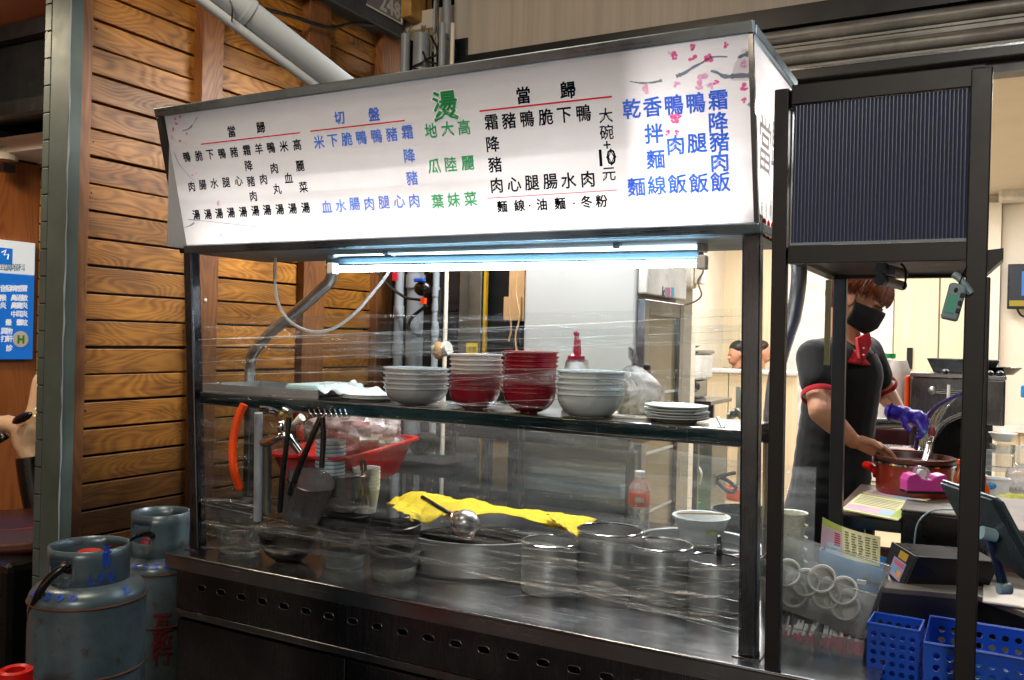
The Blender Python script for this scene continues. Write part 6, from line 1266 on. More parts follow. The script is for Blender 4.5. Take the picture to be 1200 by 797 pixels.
# pen cup
pc = P(1054, 716, w=2.5); pcup = empty('pen_cup', pc, 'clear cup of red pens behind the narrow blue basket', 'pen cup', local=True)
MB().lathe([(0, -.09), (.044, -.09), (.056, .0), (.058, .0)], 28).build('cup', M['pet'], pcup); MB().tube([(.057*math.cos(2*PI*k/28), .057*math.sin(2*PI*k/28), 0) for k in range(28)], .002, 6, True).build('rim', M['pp'], pcup)
rp2 = random.Random(4); M['penred'] = plain('pen_red', 'b01028', .3); M['penblue'] = plain('pen_blue', '1830a0', .3)
for k in range(10):
    a = rp2.uniform(0, 6.28); b0_ = Vector((.025*math.cos(a), .025*math.sin(a), -.085)); tp_ = Vector((.045*math.cos(a+rp2.uniform(-.5, .5)), .035*math.sin(a), rp2.uniform(.03, .055)))
    t_ = MB().tube([pc+b0_, pc+tp_], .0045, 8); o = t_.build('pen', M['penblue'] if k == 9 else (M['penred'] if k % 3 else M['bagclear']))
    tag(o, 'blue pen among the red ones in the cup' if k == 9 else ('red pen standing in the clear cup' if k % 3 else 'clear-barrelled pen standing in the clear cup'), 'pen', 'pens in the cup')
# blue slip box with order sheet
bb0 = P(958, 680, w=2.62); k_ = 2.6/FPX
bx_ = empty('blue_slip_box', bb0, 'translucent light-blue box holding printed order sheets', 'box')
M['bluebox'] = plain('light_blue_plastic', '2c88c8', .3, 0, .1); d2 = Vector((.03, .08, 0))
c4 = [P(960, 644, w=2.60), P(1034, 668, w=2.50), P(1030, 700, w=2.50), P(955, 690, w=2.60)]
MB().prism(c4, d2.normalized()*.004).build('front', M['bluebox'], bx_, bevel=.001)
c5 = [q+d2+Vector((0, 0, .012)) for q in c4]; MB().prism(c5, d2.normalized()*.004).build('back', M['bluebox'], bx_)
MB().prism([c4[1]+Vector((.001, .005, 0)), c4[2]+Vector((.001, .005, 0)), c5[2]-Vector((0, .001, 0)), c5[1]-Vector((0, .001, 0))], (.003, 0, 0)).build('side', M['bluebox'], bx_); MB().prism([c4[0]+Vector((0, .005, 0)), c4[3]+Vector((0, .005, 0)), c5[3]-Vector((0, .001, 0)), c5[0]-Vector((0, .001, 0))], (.003, 0, 0)).build('side', M['bluebox'], bx_)
osh = empty('order_sheet', P(997, 640, w=2.6), 'curled printed order sheet with pink, green and yellow columns', 'paper')
sa, sb_, sc2, sd = P(964, 606, w=2.66), P(1032, 629, w=2.55), P(1031, 664, w=2.53), P(961, 648, w=2.62)
def sheet(u0, u1, v0, v1, off, n=12):
    def f(u, v):
        uu, vv = u0+(u1-u0)*u, v0+(v1-v0)*v; p = sa.lerp(sb_, uu).lerp(sd.lerp(sc2, uu), vv); p -= FW*(off-.02*math.sin(uu*PI)*(1-vv)) ; p.z -= .010*math.sin(uu*PI)*(1-vv); return p
    return MB().grid(f, n, 8)
sheet(0, 1, 0, 1, 0).build('sheet', bpy.data.materials['slip_yellow'], osh)
sheet(0, .38, .22, 1, .001).build('pink_column', M['pinkp'], osh); sheet(0, .38, 0, .2, .001).build('green_heading', M['greenp'], osh); sheet(.1, .36, .62, .98, .0016).build('blue_column', M['bluep'], osh)
rt = random.Random(9)
for j in range(9):
    for i in range(5):
        u0 = .43+i*.112; sheet(u0, u0+rt.uniform(.05, .09), .12+j*.085, .12+j*.085+.035, .0013, 3).build('printed_line', M['inkg'], osh)
for j in range(6): sheet(.24, .34, .28+j*.07, .28+j*.07+.035, .0018, 3).build('printed_line', M['penred'], osh)
wc = P(1008, 682, w=2.46); wb2 = MB().box(wc-Vector((.008, .004, .006)), wc+Vector((.016, .004, .006))); tag(wb2.build('white_plug', M['plasticwhite'], bevel=.002), 'white cable plug in front of the blue slip box', 'plug')
# paper bowl stack behind the front post
cst = P(926, 655, w=2.65); me = MB().lathe([(0, 0), (.033, 0), (.05, .062), (.054, .064), (.054, .068), (.048, .066), (.03, .004), (0, .003)], 32).mesh('paper_tub'); me.materials.append(plain('printed_paper', 'c4c8b8', .5, 0, .25, 60))
n5 = 5
for i in range(n5):
    o = bpy.data.objects.new('paper_tub', me); COL.objects.link(o); o.scale = (.9, .9, 1); o.location = Vector((cst.x, cst.y, P(930, 600, w=2.65).z-.068-(n5-1-i)*.036)); tag(o, 'white printed paper tub, %s of the stack behind the left black post' % ('topmost' if i == n5-1 else 'bottom' if i == 0 else ORD[i]+' from the bottom'), 'tub', 'paper tubs stacked behind the black post')
me = o.data
struct('tub_stand', MB().box((cst.x-.07, cst.y-.06, CZ+.001), (cst.x+.2, cst.y+.1, P(930, 600, w=2.65).z-.068-(n5-1)*.036-.001)), M['cream'])
# tilted clear box of round cups
CBX = empty('clear_cup_box', P(960, 700, w=2.4), 'tilted frosted plastic box full of round white cups', 'box')
k0 = [P(893, 655, w=2.40), P(1027, 698, w=2.25), P(1010, 748, w=2.27), P(888, 702, w=2.42)]; dbk = Vector((.02, .15, .045))
def wallq(a, b, c, d, nm): MB().prism([a, b, c, d], (c-b).cross(b-a).normalized()*.0018).build(nm, M['pp'], CBX)
bk = [q+dbk for q in k0]
wallq(*k0, 'front_wall'); wallq(*bk, 'back_wall'); wallq(k0[1], bk[1], bk[2], k0[2], 'end_wall'); wallq(k0[0], bk[0], bk[3], k0[3], 'end_wall'); wallq(k0[3], k0[2], bk[2], bk[3], 'bottom')
MB().tube([k0[0], k0[1], bk[1], bk[0]], .0035, 8, True).build('rim', M['pp'], CBX)
cu = (k0[1]-k0[0]).normalized(); cv = (k0[3]-k0[0]).normalized()
for i, (u, v) in enumerate(((.07, .45), (.24, .42), (.42, .50), (.33, .85), (.62, .62), (.80, .72), (.55, .30), (.75, .40))):
    c_ = k0[0].lerp(k0[1], u).lerp(k0[3].lerp(k0[2], u), v)+dbk*.3; ax_ = Vector((-.2, -1, .55)).normalized(); rot = ax_.to_track_quat('Z', 'Y').to_matrix()
    o = MB().lathe([(0, -.06), (.026, -.06), (.036, .0), (.038, .002), (.036, .004), (.031, .0), (.022, -.05), (0, -.05)], 28, c_+ax_*.03, rot).build('paper_cup', M['paper'])
    tag(o, 'white round cup in the tilted clear box, '+['nearest its left end', 'second from its left end', 'in its middle', 'lowest near its middle', 'low toward its right', 'lowest at its right end', 'upper middle', 'upper right'][i], 'cup', 'white cups in the tilted box')
# tray of pink-tipped cutlery
cut = empty('cutlery_tray', P(965, 760, w=2.3), 'clear tray with wrapped pink-ended chopsticks under the tilted box', 'tray')
k1 = [P(912, 733, w=2.32), P(1013, 752, w=2.22), P(1010, 778, w=2.22), P(914, 766, w=2.32)]; db2 = Vector((.0, .17, .0)); b2_ = [q+db2 for q in k1]
for nm, f in (('front_wall', k1), ('back_wall', b2_), ('end_wall', [k1[1], b2_[1], b2_[2], k1[2]]), ('end_wall', [k1[0], b2_[0], b2_[3], k1[3]]), ('divider', [k1[0].lerp(k1[1], .42), b2_[0].lerp(b2_[1], .42), b2_[3].lerp(b2_[2], .42), k1[3].lerp(k1[2], .42)])): MB().prism(f, (f[2]-f[1]).cross(f[1]-f[0]).normalized()*.0015).build(nm, M['pp'], cut)
MB().tube([k1[0], k1[1], b2_[1], b2_[0]], .003, 8, True).build('rim', M['pp'], cut)
M['cutpink'] = plain('pink_wrap', 'b83a68', .35, 0, .3, 40)
for i in range(34):
    u = (i+.5)/34; a = k1[3].lerp(k1[2], u)+Vector((0, .02+.01*(i % 3), .006)); tp_ = a+Vector((rt.uniform(-.01, .01), rt.uniform(.08, .13), rt.uniform(.035, .06)))
    o = MB().bar(a, a.lerp(tp_, .5), .0055, .003).bar(a.lerp(tp_, .5), tp_, .0055, .003); t_ = empty('chopstick_packet', a, 'pink-ended wrapped chopsticks standing in the clear tray', 'chopsticks', 'chopstick packets in the tray')
    MB().bar(a, a.lerp(tp_, .55), .006, .003).build('pink_end', M['cutpink'], t_); MB().bar(a.lerp(tp_, .56), tp_, .006, .003).build('paper_end', M['paper'], t_)
# ================================================================== BEHIND: COOKING STATION
HX0, HX1 = P(1067, 470, w=4.3), P(1178, 470, w=4.1)
hd = empty('steel_cooker', HX0, 'stainless cooking cabinet with a chrome tap handle behind the pot', 'cooker')
y0_ = HX0.y; ztop = P(1100, 443, y=y0_).z; zb_ = P(1178, 500, y=y0_).z
MB().box((HX0.x, y0_, zb_), (P(1178, 470, y=y0_).x, y0_+.55, ztop)).build('cabinet', M['apron'], hd, bevel=.006)
MB().box((HX0.x-.005, y0_-.005, ztop+.001), (P(1179, 470, y=y0_).x, y0_+.55, ztop+.02)).build('top_edge', M['steel'], hd, bevel=.003)
MB().box((HX0.x+.02, y0_+.03, .1), (P(1163, 520, y=y0_).x, y0_+.52, zb_-.002)).build('lower_body', M['steeldark'], hd, bevel=.004)
MB().tube([P(1093, 458, y=y0_-.03), P(1128, 461, y=y0_-.03)], .013, 12).build('tap_handle', M['chrome'], hd); MB().tube([P(1112, 451, y=y0_-.05), P(1111, 470, y=y0_-.05)], .007, 8).build('lever', M['white'], hd)
MB().ball(P(1093, 458, y=y0_-.035), (.02, .02, .022), 12).build('tap_boss', M['galv'], hd)
for px in (1108, 1132, 1160, 1172): q = P(px, 443, y=y0_+.05); MB().ball((q.x, y0_+.03, ztop+.03), (.018, .018, .014), 10).build('knob', M['blackplastic'], hd)
tr_ = empty('steel_pan', P(1125, 430, w=4.4), 'shallow steel food pan on top of the cooking cabinet', 'pan', local=True)
q = P(1128, 438, y=y0_+.2); tr_.location = (q.x, y0_+.25, ztop+.022)
R = [(-.16, -.1), (.16, -.1), (.16, .1), (-.16, .1)]; vs = [(x*.8, y*.8, 0) for x, y in R]+[(x, y, .07) for x, y in R]+[(x*.95, y*.92, .07) for x, y in R]+[(x*.76, y*.75, .008) for x, y in R]
MB().add(vs, [(3, 2, 1, 0)]+[(i*4+k, i*4+(k+1) % 4, (i+1)*4+(k+1) % 4, (i+1)*4+k) for i in range(3) for k in range(4)]+[(12, 13, 14, 15)]).build('pan', M['steel'], tr_, bevel=.003)
tr2 = empty('burner_plate', (0, 0, 0), 'dark shallow burner plate right of the steel pan', 'burner', local=True); q = P(1160, 438, y=y0_+.2); tr2.location = (q.x, y0_+.25, ztop+.022)
MB().lathe([(0, 0), (.10, 0), (.14, .035), (.13, .035), (.09, .008), (0, .008)], 24).build('plate', M['steeldark'], tr2)
# curved clear splash guard
cg = empty('curved_guard', P(1100, 500, w=3.5), 'curved smoky plastic splash guard with glossy edges', 'guard')
M['smoke'] = clear('smoky_plastic', '70707c', .12, 1.0, .06, '60607a', 8)
arc = bez([P(1072, 530, w=3.55), P(1078, 505, w=3.55), P(1092, 482, w=3.55), P(1112, 468, w=3.55), P(1133, 460, w=3.55)], 6)
dd_ = Vector((.05, .36, .02)); MB().grid(lambda u, v: arc[min(len(arc)-1, round(u*(len(arc)-1)))]+dd_*v, len(arc)-1, 4).build('sheet', M['smoke'], cg)
for o_ in (0, 1): MB().tube([p+dd_*o_ for p in arc], .008 if o_ == 0 else .005, 8).build('edge', clear('purple_edge', '9088b8', .4, 1, .05, '6a60a0') if o_ == 0 else M['pp'], cg)
arc2 = bez([P(1082, 545, w=3.5), P(1092, 515, w=3.5), P(1106, 495, w=3.5), P(1133, 482, w=3.5)], 6); MB().tube(arc2, .006, 8).build('edge', M['pp'], cg)
MB().prism([P(1090, 545, w=3.56), P(1096, 515, w=3.56), P(1110, 497, w=3.56), P(1133, 486, w=3.56), P(1133, 550, w=3.56)], FW*.01).build('dark_side', M['blackplastic'], cg)
MB().ball(P(1083, 507, w=3.45), (.009, .006, .009), 10).build('blue_button', plain('cyan_knob', '2898d8', .3), cg)
rdp = MB().ball(P(1092, 508, w=3.45), (.014, .01, .03), 12); tag(rdp.build('red_pouch', plain('red_pouch', '8a3040', .3, 0, .3, 30)), 'dark red pouch behind the ladle against the splash guard', 'pouch')
# white drum with green lid, orange cloth, roller
wd = empty('white_canister', P(1045, 470, w=4.3), 'white plastic canister with a green lid behind the man', 'canister')
q = P(1047, 520, w=4.6); rr = rpx(18, 4.6); MB().lathe([(0, -.2), (rr, -.2), (rr, P(1047, 440, w=4.6).z-q.z), (rr*.7, P(1047, 422, w=4.6).z-q.z), (0, P(1047, 422, w=4.6).z-q.z)], 28, q).build('body', M['pp'] if 0 else plain('canister_white', 'c0b8b0', .4), wd)
MB().lathe([(0, 0), (rr*.45, 0), (rr*.45, .025), (0, .025)], 20, P(1041, 420, w=4.6)).build('lid', plain('green_lid', '209040', .4), wd)
oc = MB().box(P(1059, 500, w=4.4), P(1067, 440, w=4.4)+Vector((0, .05, 0))); tag(oc.build('orange_tub', M['orange'], bevel=.01), 'strip of orange tub visible left of the steel cooker', 'tub')
rl = empty('steel_roller', P(1040, 495, w=3.9), 'steel roller with a yellow end beside the gloved hand', 'roller')
MB().tube([P(1021, 496, w=3.85), P(1060, 496, w=3.85)], .022, 16).build('roller', M['steel'], rl); MB().tube([P(1017, 496, w=3.85), P(1021, 496, w=3.85)], .036, 16).build('end_cap', plain('yellow_cap', 'd8b818', .35), rl)
MB().box(P(1022, 560, w=3.95), P(1068, 501, w=3.95)+Vector((0, .25, 0))).build('casing', plain('maroon_case', '3a1418', .35), rl, bevel=.01)
sp_ = empty('square_pan', P(1055, 520, w=3.5), 'small rectangular steel pan behind the rim of the red pot', 'pan', local=True, rot=(0, 0, .1)); sp_.location = P(1058, 530, w=3.55)
R = [(-.075, -.08), (.075, -.08), (.075, .08), (-.075, .08)]; vs = [(x*.8, y*.8, -.05) for x, y in R]+[(x, y, .02) for x, y in R]+[(x*.92, y*.92, .02) for x, y in R]+[(x*.74, y*.74, -.04) for x, y in R]
MB().add(vs, [(3, 2, 1, 0)]+[(i*4+k, i*4+(k+1) % 4, (i+1)*4+(k+1) % 4, (i+1)*4+k) for i in range(3) for k in range(4)]+[(12, 13, 14, 15)]).build('pan', M['steel'], sp_, bevel=.002)
MB().box((-.05, -.05, -.02), (.05, .05, .015)).build('contents', plain('pink_ham', 'c07058', .5, 0, .3, 30), sp_, bevel=.01)
rdh = MB().tube(bez([P(1015, 545, w=3.35), P(1022, 548, w=3.3), P(1027, 552, w=3.25)]), .016, 10); tag(rdh.build('red_spoon', M['red']), 'red spoon poking out left of the red pot', 'spoon')
# far right clutter
ft = empty('side_counter', P(1180, 575, w=3.6), 'pale counter at the right edge carrying tubs and bottles', 'counter')
q = P(1150, 590, w=3.4); MB().box((q.x-.02, q.y+.0, q.z-.03), (q.x+1.0, q.y+.9, q.z)).build('top', M['white'], ft, bevel=.004); MB().box((q.x, q.y+.03, 0), (q.x+1.0, q.y+.06, q.z-.031)).build('front', M['cream'], ft)
cz_ = q.z
def tubat(px, py, w, r, h, mat, lab, name='plastic_tub', cat='tub', tpr=1.15):
    p = P(px, py, w=w); t = empty(name, p, lab, cat, local=True); MB().lathe([(0, 0), (r, 0), (r*tpr, h), (r*tpr+.004, h+.002), (r*tpr-.003, h), (r*.96, .004), (0, .004)], 28).build('body', mat, t); return t
t = tubat(1167, 583, 3.5, .042, .075, M['paper'], 'white tub with a blue blot beside the amber bottles'); MB().ball((-.02, -.047, .05), (.022, .006, .014), 12).build('blue_print', M['bluebox'], t)
tubat(1175, 517, 4.0, .035, .035, M['plasticwhite'], 'white shallow dish on a tub behind the splash guard', 'white_dish', 'dish', 1.6); tubat(1175, 531, 4.0, .045, .035, M['pp'], 'clear lidded tub under the white dish')
def crate(px0, py0, px1, py1, w, dep, mat, name, lab, cat, bev=.012):
    a = P(px0, py1, w=w); b = P(px1, py0, w=w); t = empty(name, a, lab, cat); MB().box((a.x, a.y, a.z), (b.x, a.y+dep, b.z)).build('body', mat, t, bevel=bev); return t
crate(1152, 532, 1188, 552, 3.8, .2, M['pp'], 'food_container', 'long frosted food container behind the white tub', 'container'); crate(1189, 528, 1230, 550, 3.7, .2, M['pp'], 'food_container', 'frosted container at the very right edge', 'container')
crate(1178, 553, 1230, 580, 3.55, .2, M['bagclear'], 'food_bag', 'clear bag of white food at the right edge above the yellow cloth', 'bag', .03)
crate(1150, 556, 1158, 575, 3.6, .06, M['bagclear'], 'plastic_cup', 'clear cup between the amber bottles and the white tub', 'cup')
for k, (px, py, r, h) in enumerate(((1125, 582, .022, .11), (1141, 588, .024, .085), (1152, 583, .020, .06))):
    p = P(px, py, w=3.1 if k else 3.0); t = empty('amber_bottle', p, ['amber sauce bottle half hidden behind the black post', 'middle amber sauce bottle right of the black post', 'short orange-capped sauce bottle beside the white tub'][k], 'bottle', 'amber sauce bottles', local=True)
    MB().lathe([(0, 0), (r, 0), (r*1.05, .01), (r, h*.6), (r*.5, h*.8), (r*.45, h), (0, h)], 20).build('body', plain('amber%d' % k, ['7a3a10', 'c86a10', 'd85a10'][k], .2), t); MB().lathe([(0, 0), (r*.5, 0), (r*.5, .015), (0, .015)], 16, (0, 0, h)).build('cap', M['orange'], t)
cloth([(1163, 583), (1180, 579), (1200, 580), (1225, 583)], [(1166, 598), (1180, 604), (1200, 607), (1225, 610)], 3.2, 2.95, 'folded yellow-green cloth at the right edge', plain('lime_cloth', '98980c', .85, 0, .25, 20), 30, 12, .008, 2)
cloth([(1170, 596), (1185, 594), (1200, 596), (1225, 598)], [(1172, 610), (1185, 614), (1200, 615), (1225, 618)], 3.1, 2.9, 'dark olive cloth under the yellow-green one', plain('olive_cloth', '3c3c14', .85, 0, .25, 20), 30, 8, .006, 7)
eg = MB().ball(P(1150, 648, w=2.7), (.022, .02, .02), 14); tag(eg.build('brown_egg', plain('egg_brown', '9a5838', .4)), 'brown round item on the desk behind the tablet arm', 'egg')
pr2 = MB().box(P(1165, 640, w=3.0), P(1230, 612, w=3.0)+Vector((0, .2, 0))); tag(pr2.build('white_bag', M['bagclear'], bevel=.02), 'white plastic bag on the desk behind the tablet', 'bag')
# orange thing + phone-blue at edge
be = MB().box(P(1196, 466, w=5.5), P(1204, 451, w=5.5)+Vector((0, .03, 0))); tag(be.build('blue_tag', M['bluebox'], bevel=.01), 'small blue tag on the cabinet at the right edge', 'tag')
# ================================================================== PEOPLE
g = G('skin_tone'); n = g.noise(9, g.obj(), 5, .6); g.bs(Base_Color=g.ramp(n, (.3, lin('b07a5c')), (.7, lin('c89272'))), Roughness=.45, Subsurface_Weight=.15, Subsurface_Radius=(.02, .008, .004), Specular_IOR_Level=.4); M['skin'] = g.m
def fabric(name, col, fold=8): 
    g = G(name); n = g.noise(fold, g.obj((1, 1, .6)), 3, .5, .8); f = g.noise(400, g.obj(), 2); c = lin(col); g.bs(Base_Color=c, Roughness=.85, Sheen_Weight=.15, Specular_IOR_Level=.25)
    b = g.N('Bump'); b.inputs['Strength'].default_value = .5; b.inputs['Distance'].default_value = .02; g.set(b.inputs['Height'], n); b2 = g.N('Bump'); b2.inputs['Strength'].default_value = .2; b2.inputs['Distance'].default_value = .001; g.set(b2.inputs['Height'], f); g.set(b2.inputs['Normal'], b); g.set(g.b.inputs['Normal'], b2); return g.m
M['shirt'] = fabric('black_polo', '070708'); M['redtrim'] = fabric('red_trim', 'a80c1c', 20); M['pants'] = fabric('black_trousers', '0b0b0d'); M['mask'] = fabric('black_mask', '0a0b0e', 14)
g = G('purple_nitrile'); g.bs(Base_Color=lin('3a28a8'), Roughness=.35, Specular_IOR_Level=.5); g.bump(g.noise(60, g.obj(), 4), .5, .004); M['glove'] = g.m
HW = 3.42; Wp = lambda px, py, w=HW: P(px, py, w=w)
hc = Wp(1004, 352)                                   # head centre
# face direction: to the viewer's right, towards us and down
fd = (RT*.72-FW*.50-UP*.46).normalized(); hu = (UP*.86+RT*.32-FW*.12); hu = (hu-fd*hu.dot(fd)).normalized(); hr = hu.cross(fd)*-1   # fd forward, hu up
hr = fd.cross(hu)
HM = Matrix(((hr.x, fd.x, hu.x), (hr.y, fd.y, hu.y), (hr.z, fd.z, hu.z)))
def Hp(x, y, z): return hc+HM @ Vector((x, y, z))    # x = sideways, y = forwards, z = up in head space
pm = empty('person', Wp(985, 560)*1.0, 'man in black polo, black face mask and purple glove bending over the red pot', 'person')
pm.location.z = 0
neck = Wp(990, 402, 3.46); shR = Wp(955, 419, 3.36); shL = Wp(1014, 413, 3.60)
elR = Wp(962, 482, 3.22); wrR = Wp(1000, 517, 3.30); elL = Wp(1036, 458, 3.66); wrL = Wp(1055, 485, 3.56)
chest = Wp(988, 440, 3.48); waist = Wp(978, 520, 3.52); hip = Wp(972, 575, 3.52)
E3 = HM
def hb(x, y, z, r): return (Hp(x, y, z), r, E3)
def hand(wr, dirv, side, curl, palm_n, scale=1.0):
    """palm, four jointed fingers of unequal length and a thumb off the side of the palm"""
    d = dirv.normalized(); s_ = side.normalized(); s_ = (s_-d*s_.dot(d)).normalized(); n = palm_n; out = []
    pc_ = wr+d*.045*scale; kn = []
    for i, (o_, L1) in enumerate(((-.030, .040), (-.010, .045), (.011, .042), (.030, .033))):
        base = wr+d*.085*scale+s_*o_*scale; out.append((wr+d*.02+s_*o_*.6, .013*scale, base, .0105*scale)); a = curl+.08*i
        q1 = base+(d*math.cos(a)+n*math.sin(a))*L1*scale; q2 = q1+(d*math.cos(a*1.9)+n*math.sin(a*1.9))*L1*.62*scale; q3 = q2+(d*math.cos(a*2.6)+n*math.sin(a*2.6))*L1*.5*scale
        out += [(base, .0100*scale, q1, .0088*scale), (q1, .0088*scale, q2, .0080*scale), (q2, .0080*scale, q3, .0068*scale)]
    tb0 = wr+d*.025*scale-s_*.026*scale; t1 = tb0+(d*.55-s_*.65+n*.4).normalized()*.042*scale; t2 = t1+(d*.85-s_*.15+n*.5).normalized()*.032*scale
    out += [(wr+d*.01, .016*scale, tb0, .015*scale), (tb0, .014*scale, t1, .0115*scale), (t1, .0112*scale, t2, .0088*scale)]
    return out
dR = (Wp(1026, 526, 3.28)-wrR); dL = (Wp(1078, 491, 3.50)-wrL)
head = [hb(0, -.012, .035, (.076, .094, .088)), hb(0, .012, -.025, (.062, .078, .075)), hb(0, .035, -.072, (.045, .050, .038)), hb(0, .070, -.012, (.040, .022, .040)), (Hp(0, .088, .012), .009, Hp(0, .107, -.018), .013), hb(.015, .098, -.022, (.010, .010, .008)), hb(-.015, .098, -.022, (.010, .010, .008)),
        hb(.034, .080, .022, (.024, .012, .010)), hb(-.034, .080, .022, (.024, .012, .010)), hb(.042, .066, -.012, (.02, .018, .018)), hb(-.042, .066, -.012, (.02, .018, .018)),
        hb(.076, -.004, -.008, (.010, .018, .030)), hb(-.076, -.004, -.008, (.010, .018, .030)), hb(.080, -.010, .002, (.008, .022, .024)), hb(-.080, -.010, .002, (.008, .022, .024))]
body = head+[(Hp(0, -.03, -.05), .058, neck, .060), (neck, .06, neck-Vector((0, 0, .06)), .075),
    (shR, .052, elR, .044), (elR, .045, elR.lerp(wrR, .35), .043), (elR.lerp(wrR, .35), .043, wrR, .028), (shL, .052, elL, .043), (elL, .044, elL.lerp(wrL, .35), .041), (elL.lerp(wrL, .35), .041, wrL, .028)]
body += hand(wrR, dR, -UP*.5+FW*.6-RT*.1, .35, (-UP*.8+FW*.2).normalized())
b_ = skin('body', body, M['skin'], pm, .0042, 3)
# closed-eye line / lashes and brows
for s_ in (1, -1):
    MB().tube([Hp(s_*(.018+.030*t), .098-.016*t*t-.004*t, .012-.004*math.sin(PI*t)) for t in (0, .25, .5, .75, 1)], .0022, 6).build('eyelid', M['dark'], pm)
    MB().tube([Hp(s_*(.014+.036*t), .098-.016*t*t, .030+.004*math.sin(PI*t)) for t in (0, .33, .66, 1)], .0028, 6).build('eyebrow', plain('brow_brown', '2a1810', .8), pm)
glove = hand(wrL, dL, UP*.35+FW*.8, 1.05, (-UP*.85-RT*.1-FW*.3).normalized(), 1.0)+[(wrL-dL.normalized()*.03, .036, wrL+dL.normalized()*.02, .035), (wrL+dL.normalized()*.045, (.030), wrL+dL.normalized()*.07, .034)]
skin('glove', glove, M['glove'], pm, .004, 2)
MB().tube([(wrL-dL.normalized()*.034)+Matrix.Rotation(2*PI*k/20, 3, dL.normalized()) @ ((RT-dL.normalized()*RT.dot(dL.normalized())).normalized()*.037) for k in range(20)], .004, 6, True).build('glove_cuff', M['glove'], pm)
# clothes
TB = Matrix((RT, FW, UP)).transposed()
tq = RT*.94-FW*.33
TM = Matrix(((tq.x, FW.x*.94+RT.x*.33, 0), (tq.y, FW.y*.94+RT.y*.33, 0), (0, 0, 1)))
hR = shR.lerp(elR, .47); hL = shL.lerp(elL, .62)
shirt = [(chest, (.150, .118, .15), TM), (chest.lerp(waist, .25), (.148, .12, .15), TM), (chest.lerp(waist, .5), (.146, .122, .15), TM), (chest.lerp(waist, .75), (.146, .124, .15), TM), (waist, (.148, .126, .15), TM), (waist.lerp(hip, .33), (.150, .127, .15), TM), (waist.lerp(hip, .66), (.152, .128, .15), TM), (hip, (.154, .129, .15), TM), (neck-Vector((0, 0, .05)), .072, chest, .10), (shR, .070, chest+Vector((0, 0, .07)), .09), (shL, .068, chest+Vector((0, 0, .07)), .09),
         (shR, .072, hR, .066), (shL, .070, hL, .062), (neck-Vector((0, 0, .055)), .060, shR, .060), (neck-Vector((0, 0, .055)), .060, shL, .058)]
skin('polo_shirt', shirt, M['shirt'], pm, .006, 16)
def ring(c, ax_, r, h, nm, mat, n=28, ell=1.0):
    ax_ = ax_.normalized(); a = ax_.cross(FW).normalized(); b = ax_.cross(a); m = MB(); vs = []
    for i, (rr, t) in enumerate(((r, 0), (r+.002, h*.5), (r, h), (r-.004, h), (r-.004, 0))): vs += [c+ax_*t+(a*math.cos(2*PI*k/n)+b*math.sin(2*PI*k/n))*rr for k in range(n)]
    m.add(vs, [(i*n+k, i*n+(k+1) % n, ((i+1) % 5)*n+(k+1) % n, ((i+1) % 5)*n+k) for i in range(5) for k in range(n)], True).build(nm, mat, pm)
ring(shR.lerp(elR, .47)+(elR-shR).normalized()*.048, elR-shR, .0635, .020, 'sleeve_cuff', M['redtrim']); ring(shL.lerp(elL, .62)+(elL-shL).normalized()*.044, elL-shL, .0605, .018, 'sleeve_cuff', M['redtrim'])
# collar and placket in red
fdir = (RT*.62-FW*.75-UP*.05).normalized()
cn = neck-Vector((0, 0, .035))
def coll(u, v):
    a = -2.4+4.8*u; d = (fdir*math.cos(a)+Vector((-fdir.y, fdir.x, 0))*math.sin(a)); rr = .066+.030*v; return cn+d*rr*(1+.15*math.cos(a))+Vector((0, 0, .028-.052*v-.020*max(0, math.cos(a))))
MB().grid(coll, 40, 6).build('collar', M['redtrim'], pm, solid=.004)
def plk(px0, px1, py0, py1):
    return [Wp(px0, py0, 3.315), Wp(px1, py0+2, 3.315), Wp(px1-1, py1, 3.325), Wp(px0+3, py1, 3.325)]
MB().prism([Wp(1005, 396, 3.335), Wp(1020, 390, 3.36), Wp(1022, 402, 3.36), Wp(1013, 424, 3.345), Wp(1008, 420, 3.34)], FW*.03).build('placket', M['redtrim'], pm, bevel=.003)
for k in range(2): MB().ball(Wp(1012, 408+k*8, 3.335), (.004,)*3, 8).build('button', M['white'], pm)
em = MB().tube(bez([Wp(1021, 408, 3.40), Wp(1025, 414, 3.40), Wp(1020, 418, 3.40), Wp(1026, 420, 3.40)]), .0025, 5).build('chest_emblem', plain('emblem_mauve', '6a3a5c', .6), pm)
# trousers: to the floor
kR, aR = Wp(962, 690, 3.50), Wp(962, 800, 3.52); kL, aL = Wp(1000, 690, 3.60), Wp(1003, 800, 3.60)
kR.z, kL.z, aR.z, aL.z = .52, .52, .12, .12
skin('trousers', [(hip-Vector((0, 0, .03)), (.162, .13, .12), TM), (hip+TM @ Vector((-.08, 0, -.08)), .095, kR, .07), (kR, .07, aR, .06), (hip+TM @ Vector((.08, 0, -.08)), .095, kL, .07), (kL, .07, aL, .06)], M['pants'], pm, .009, 14)
for a_ in (aR, aL): MB().ball(Vector((a_.x, a_.y-.05, .075)), (.05, .13, .045), 16).build('shoe', M['blackplastic'], pm)
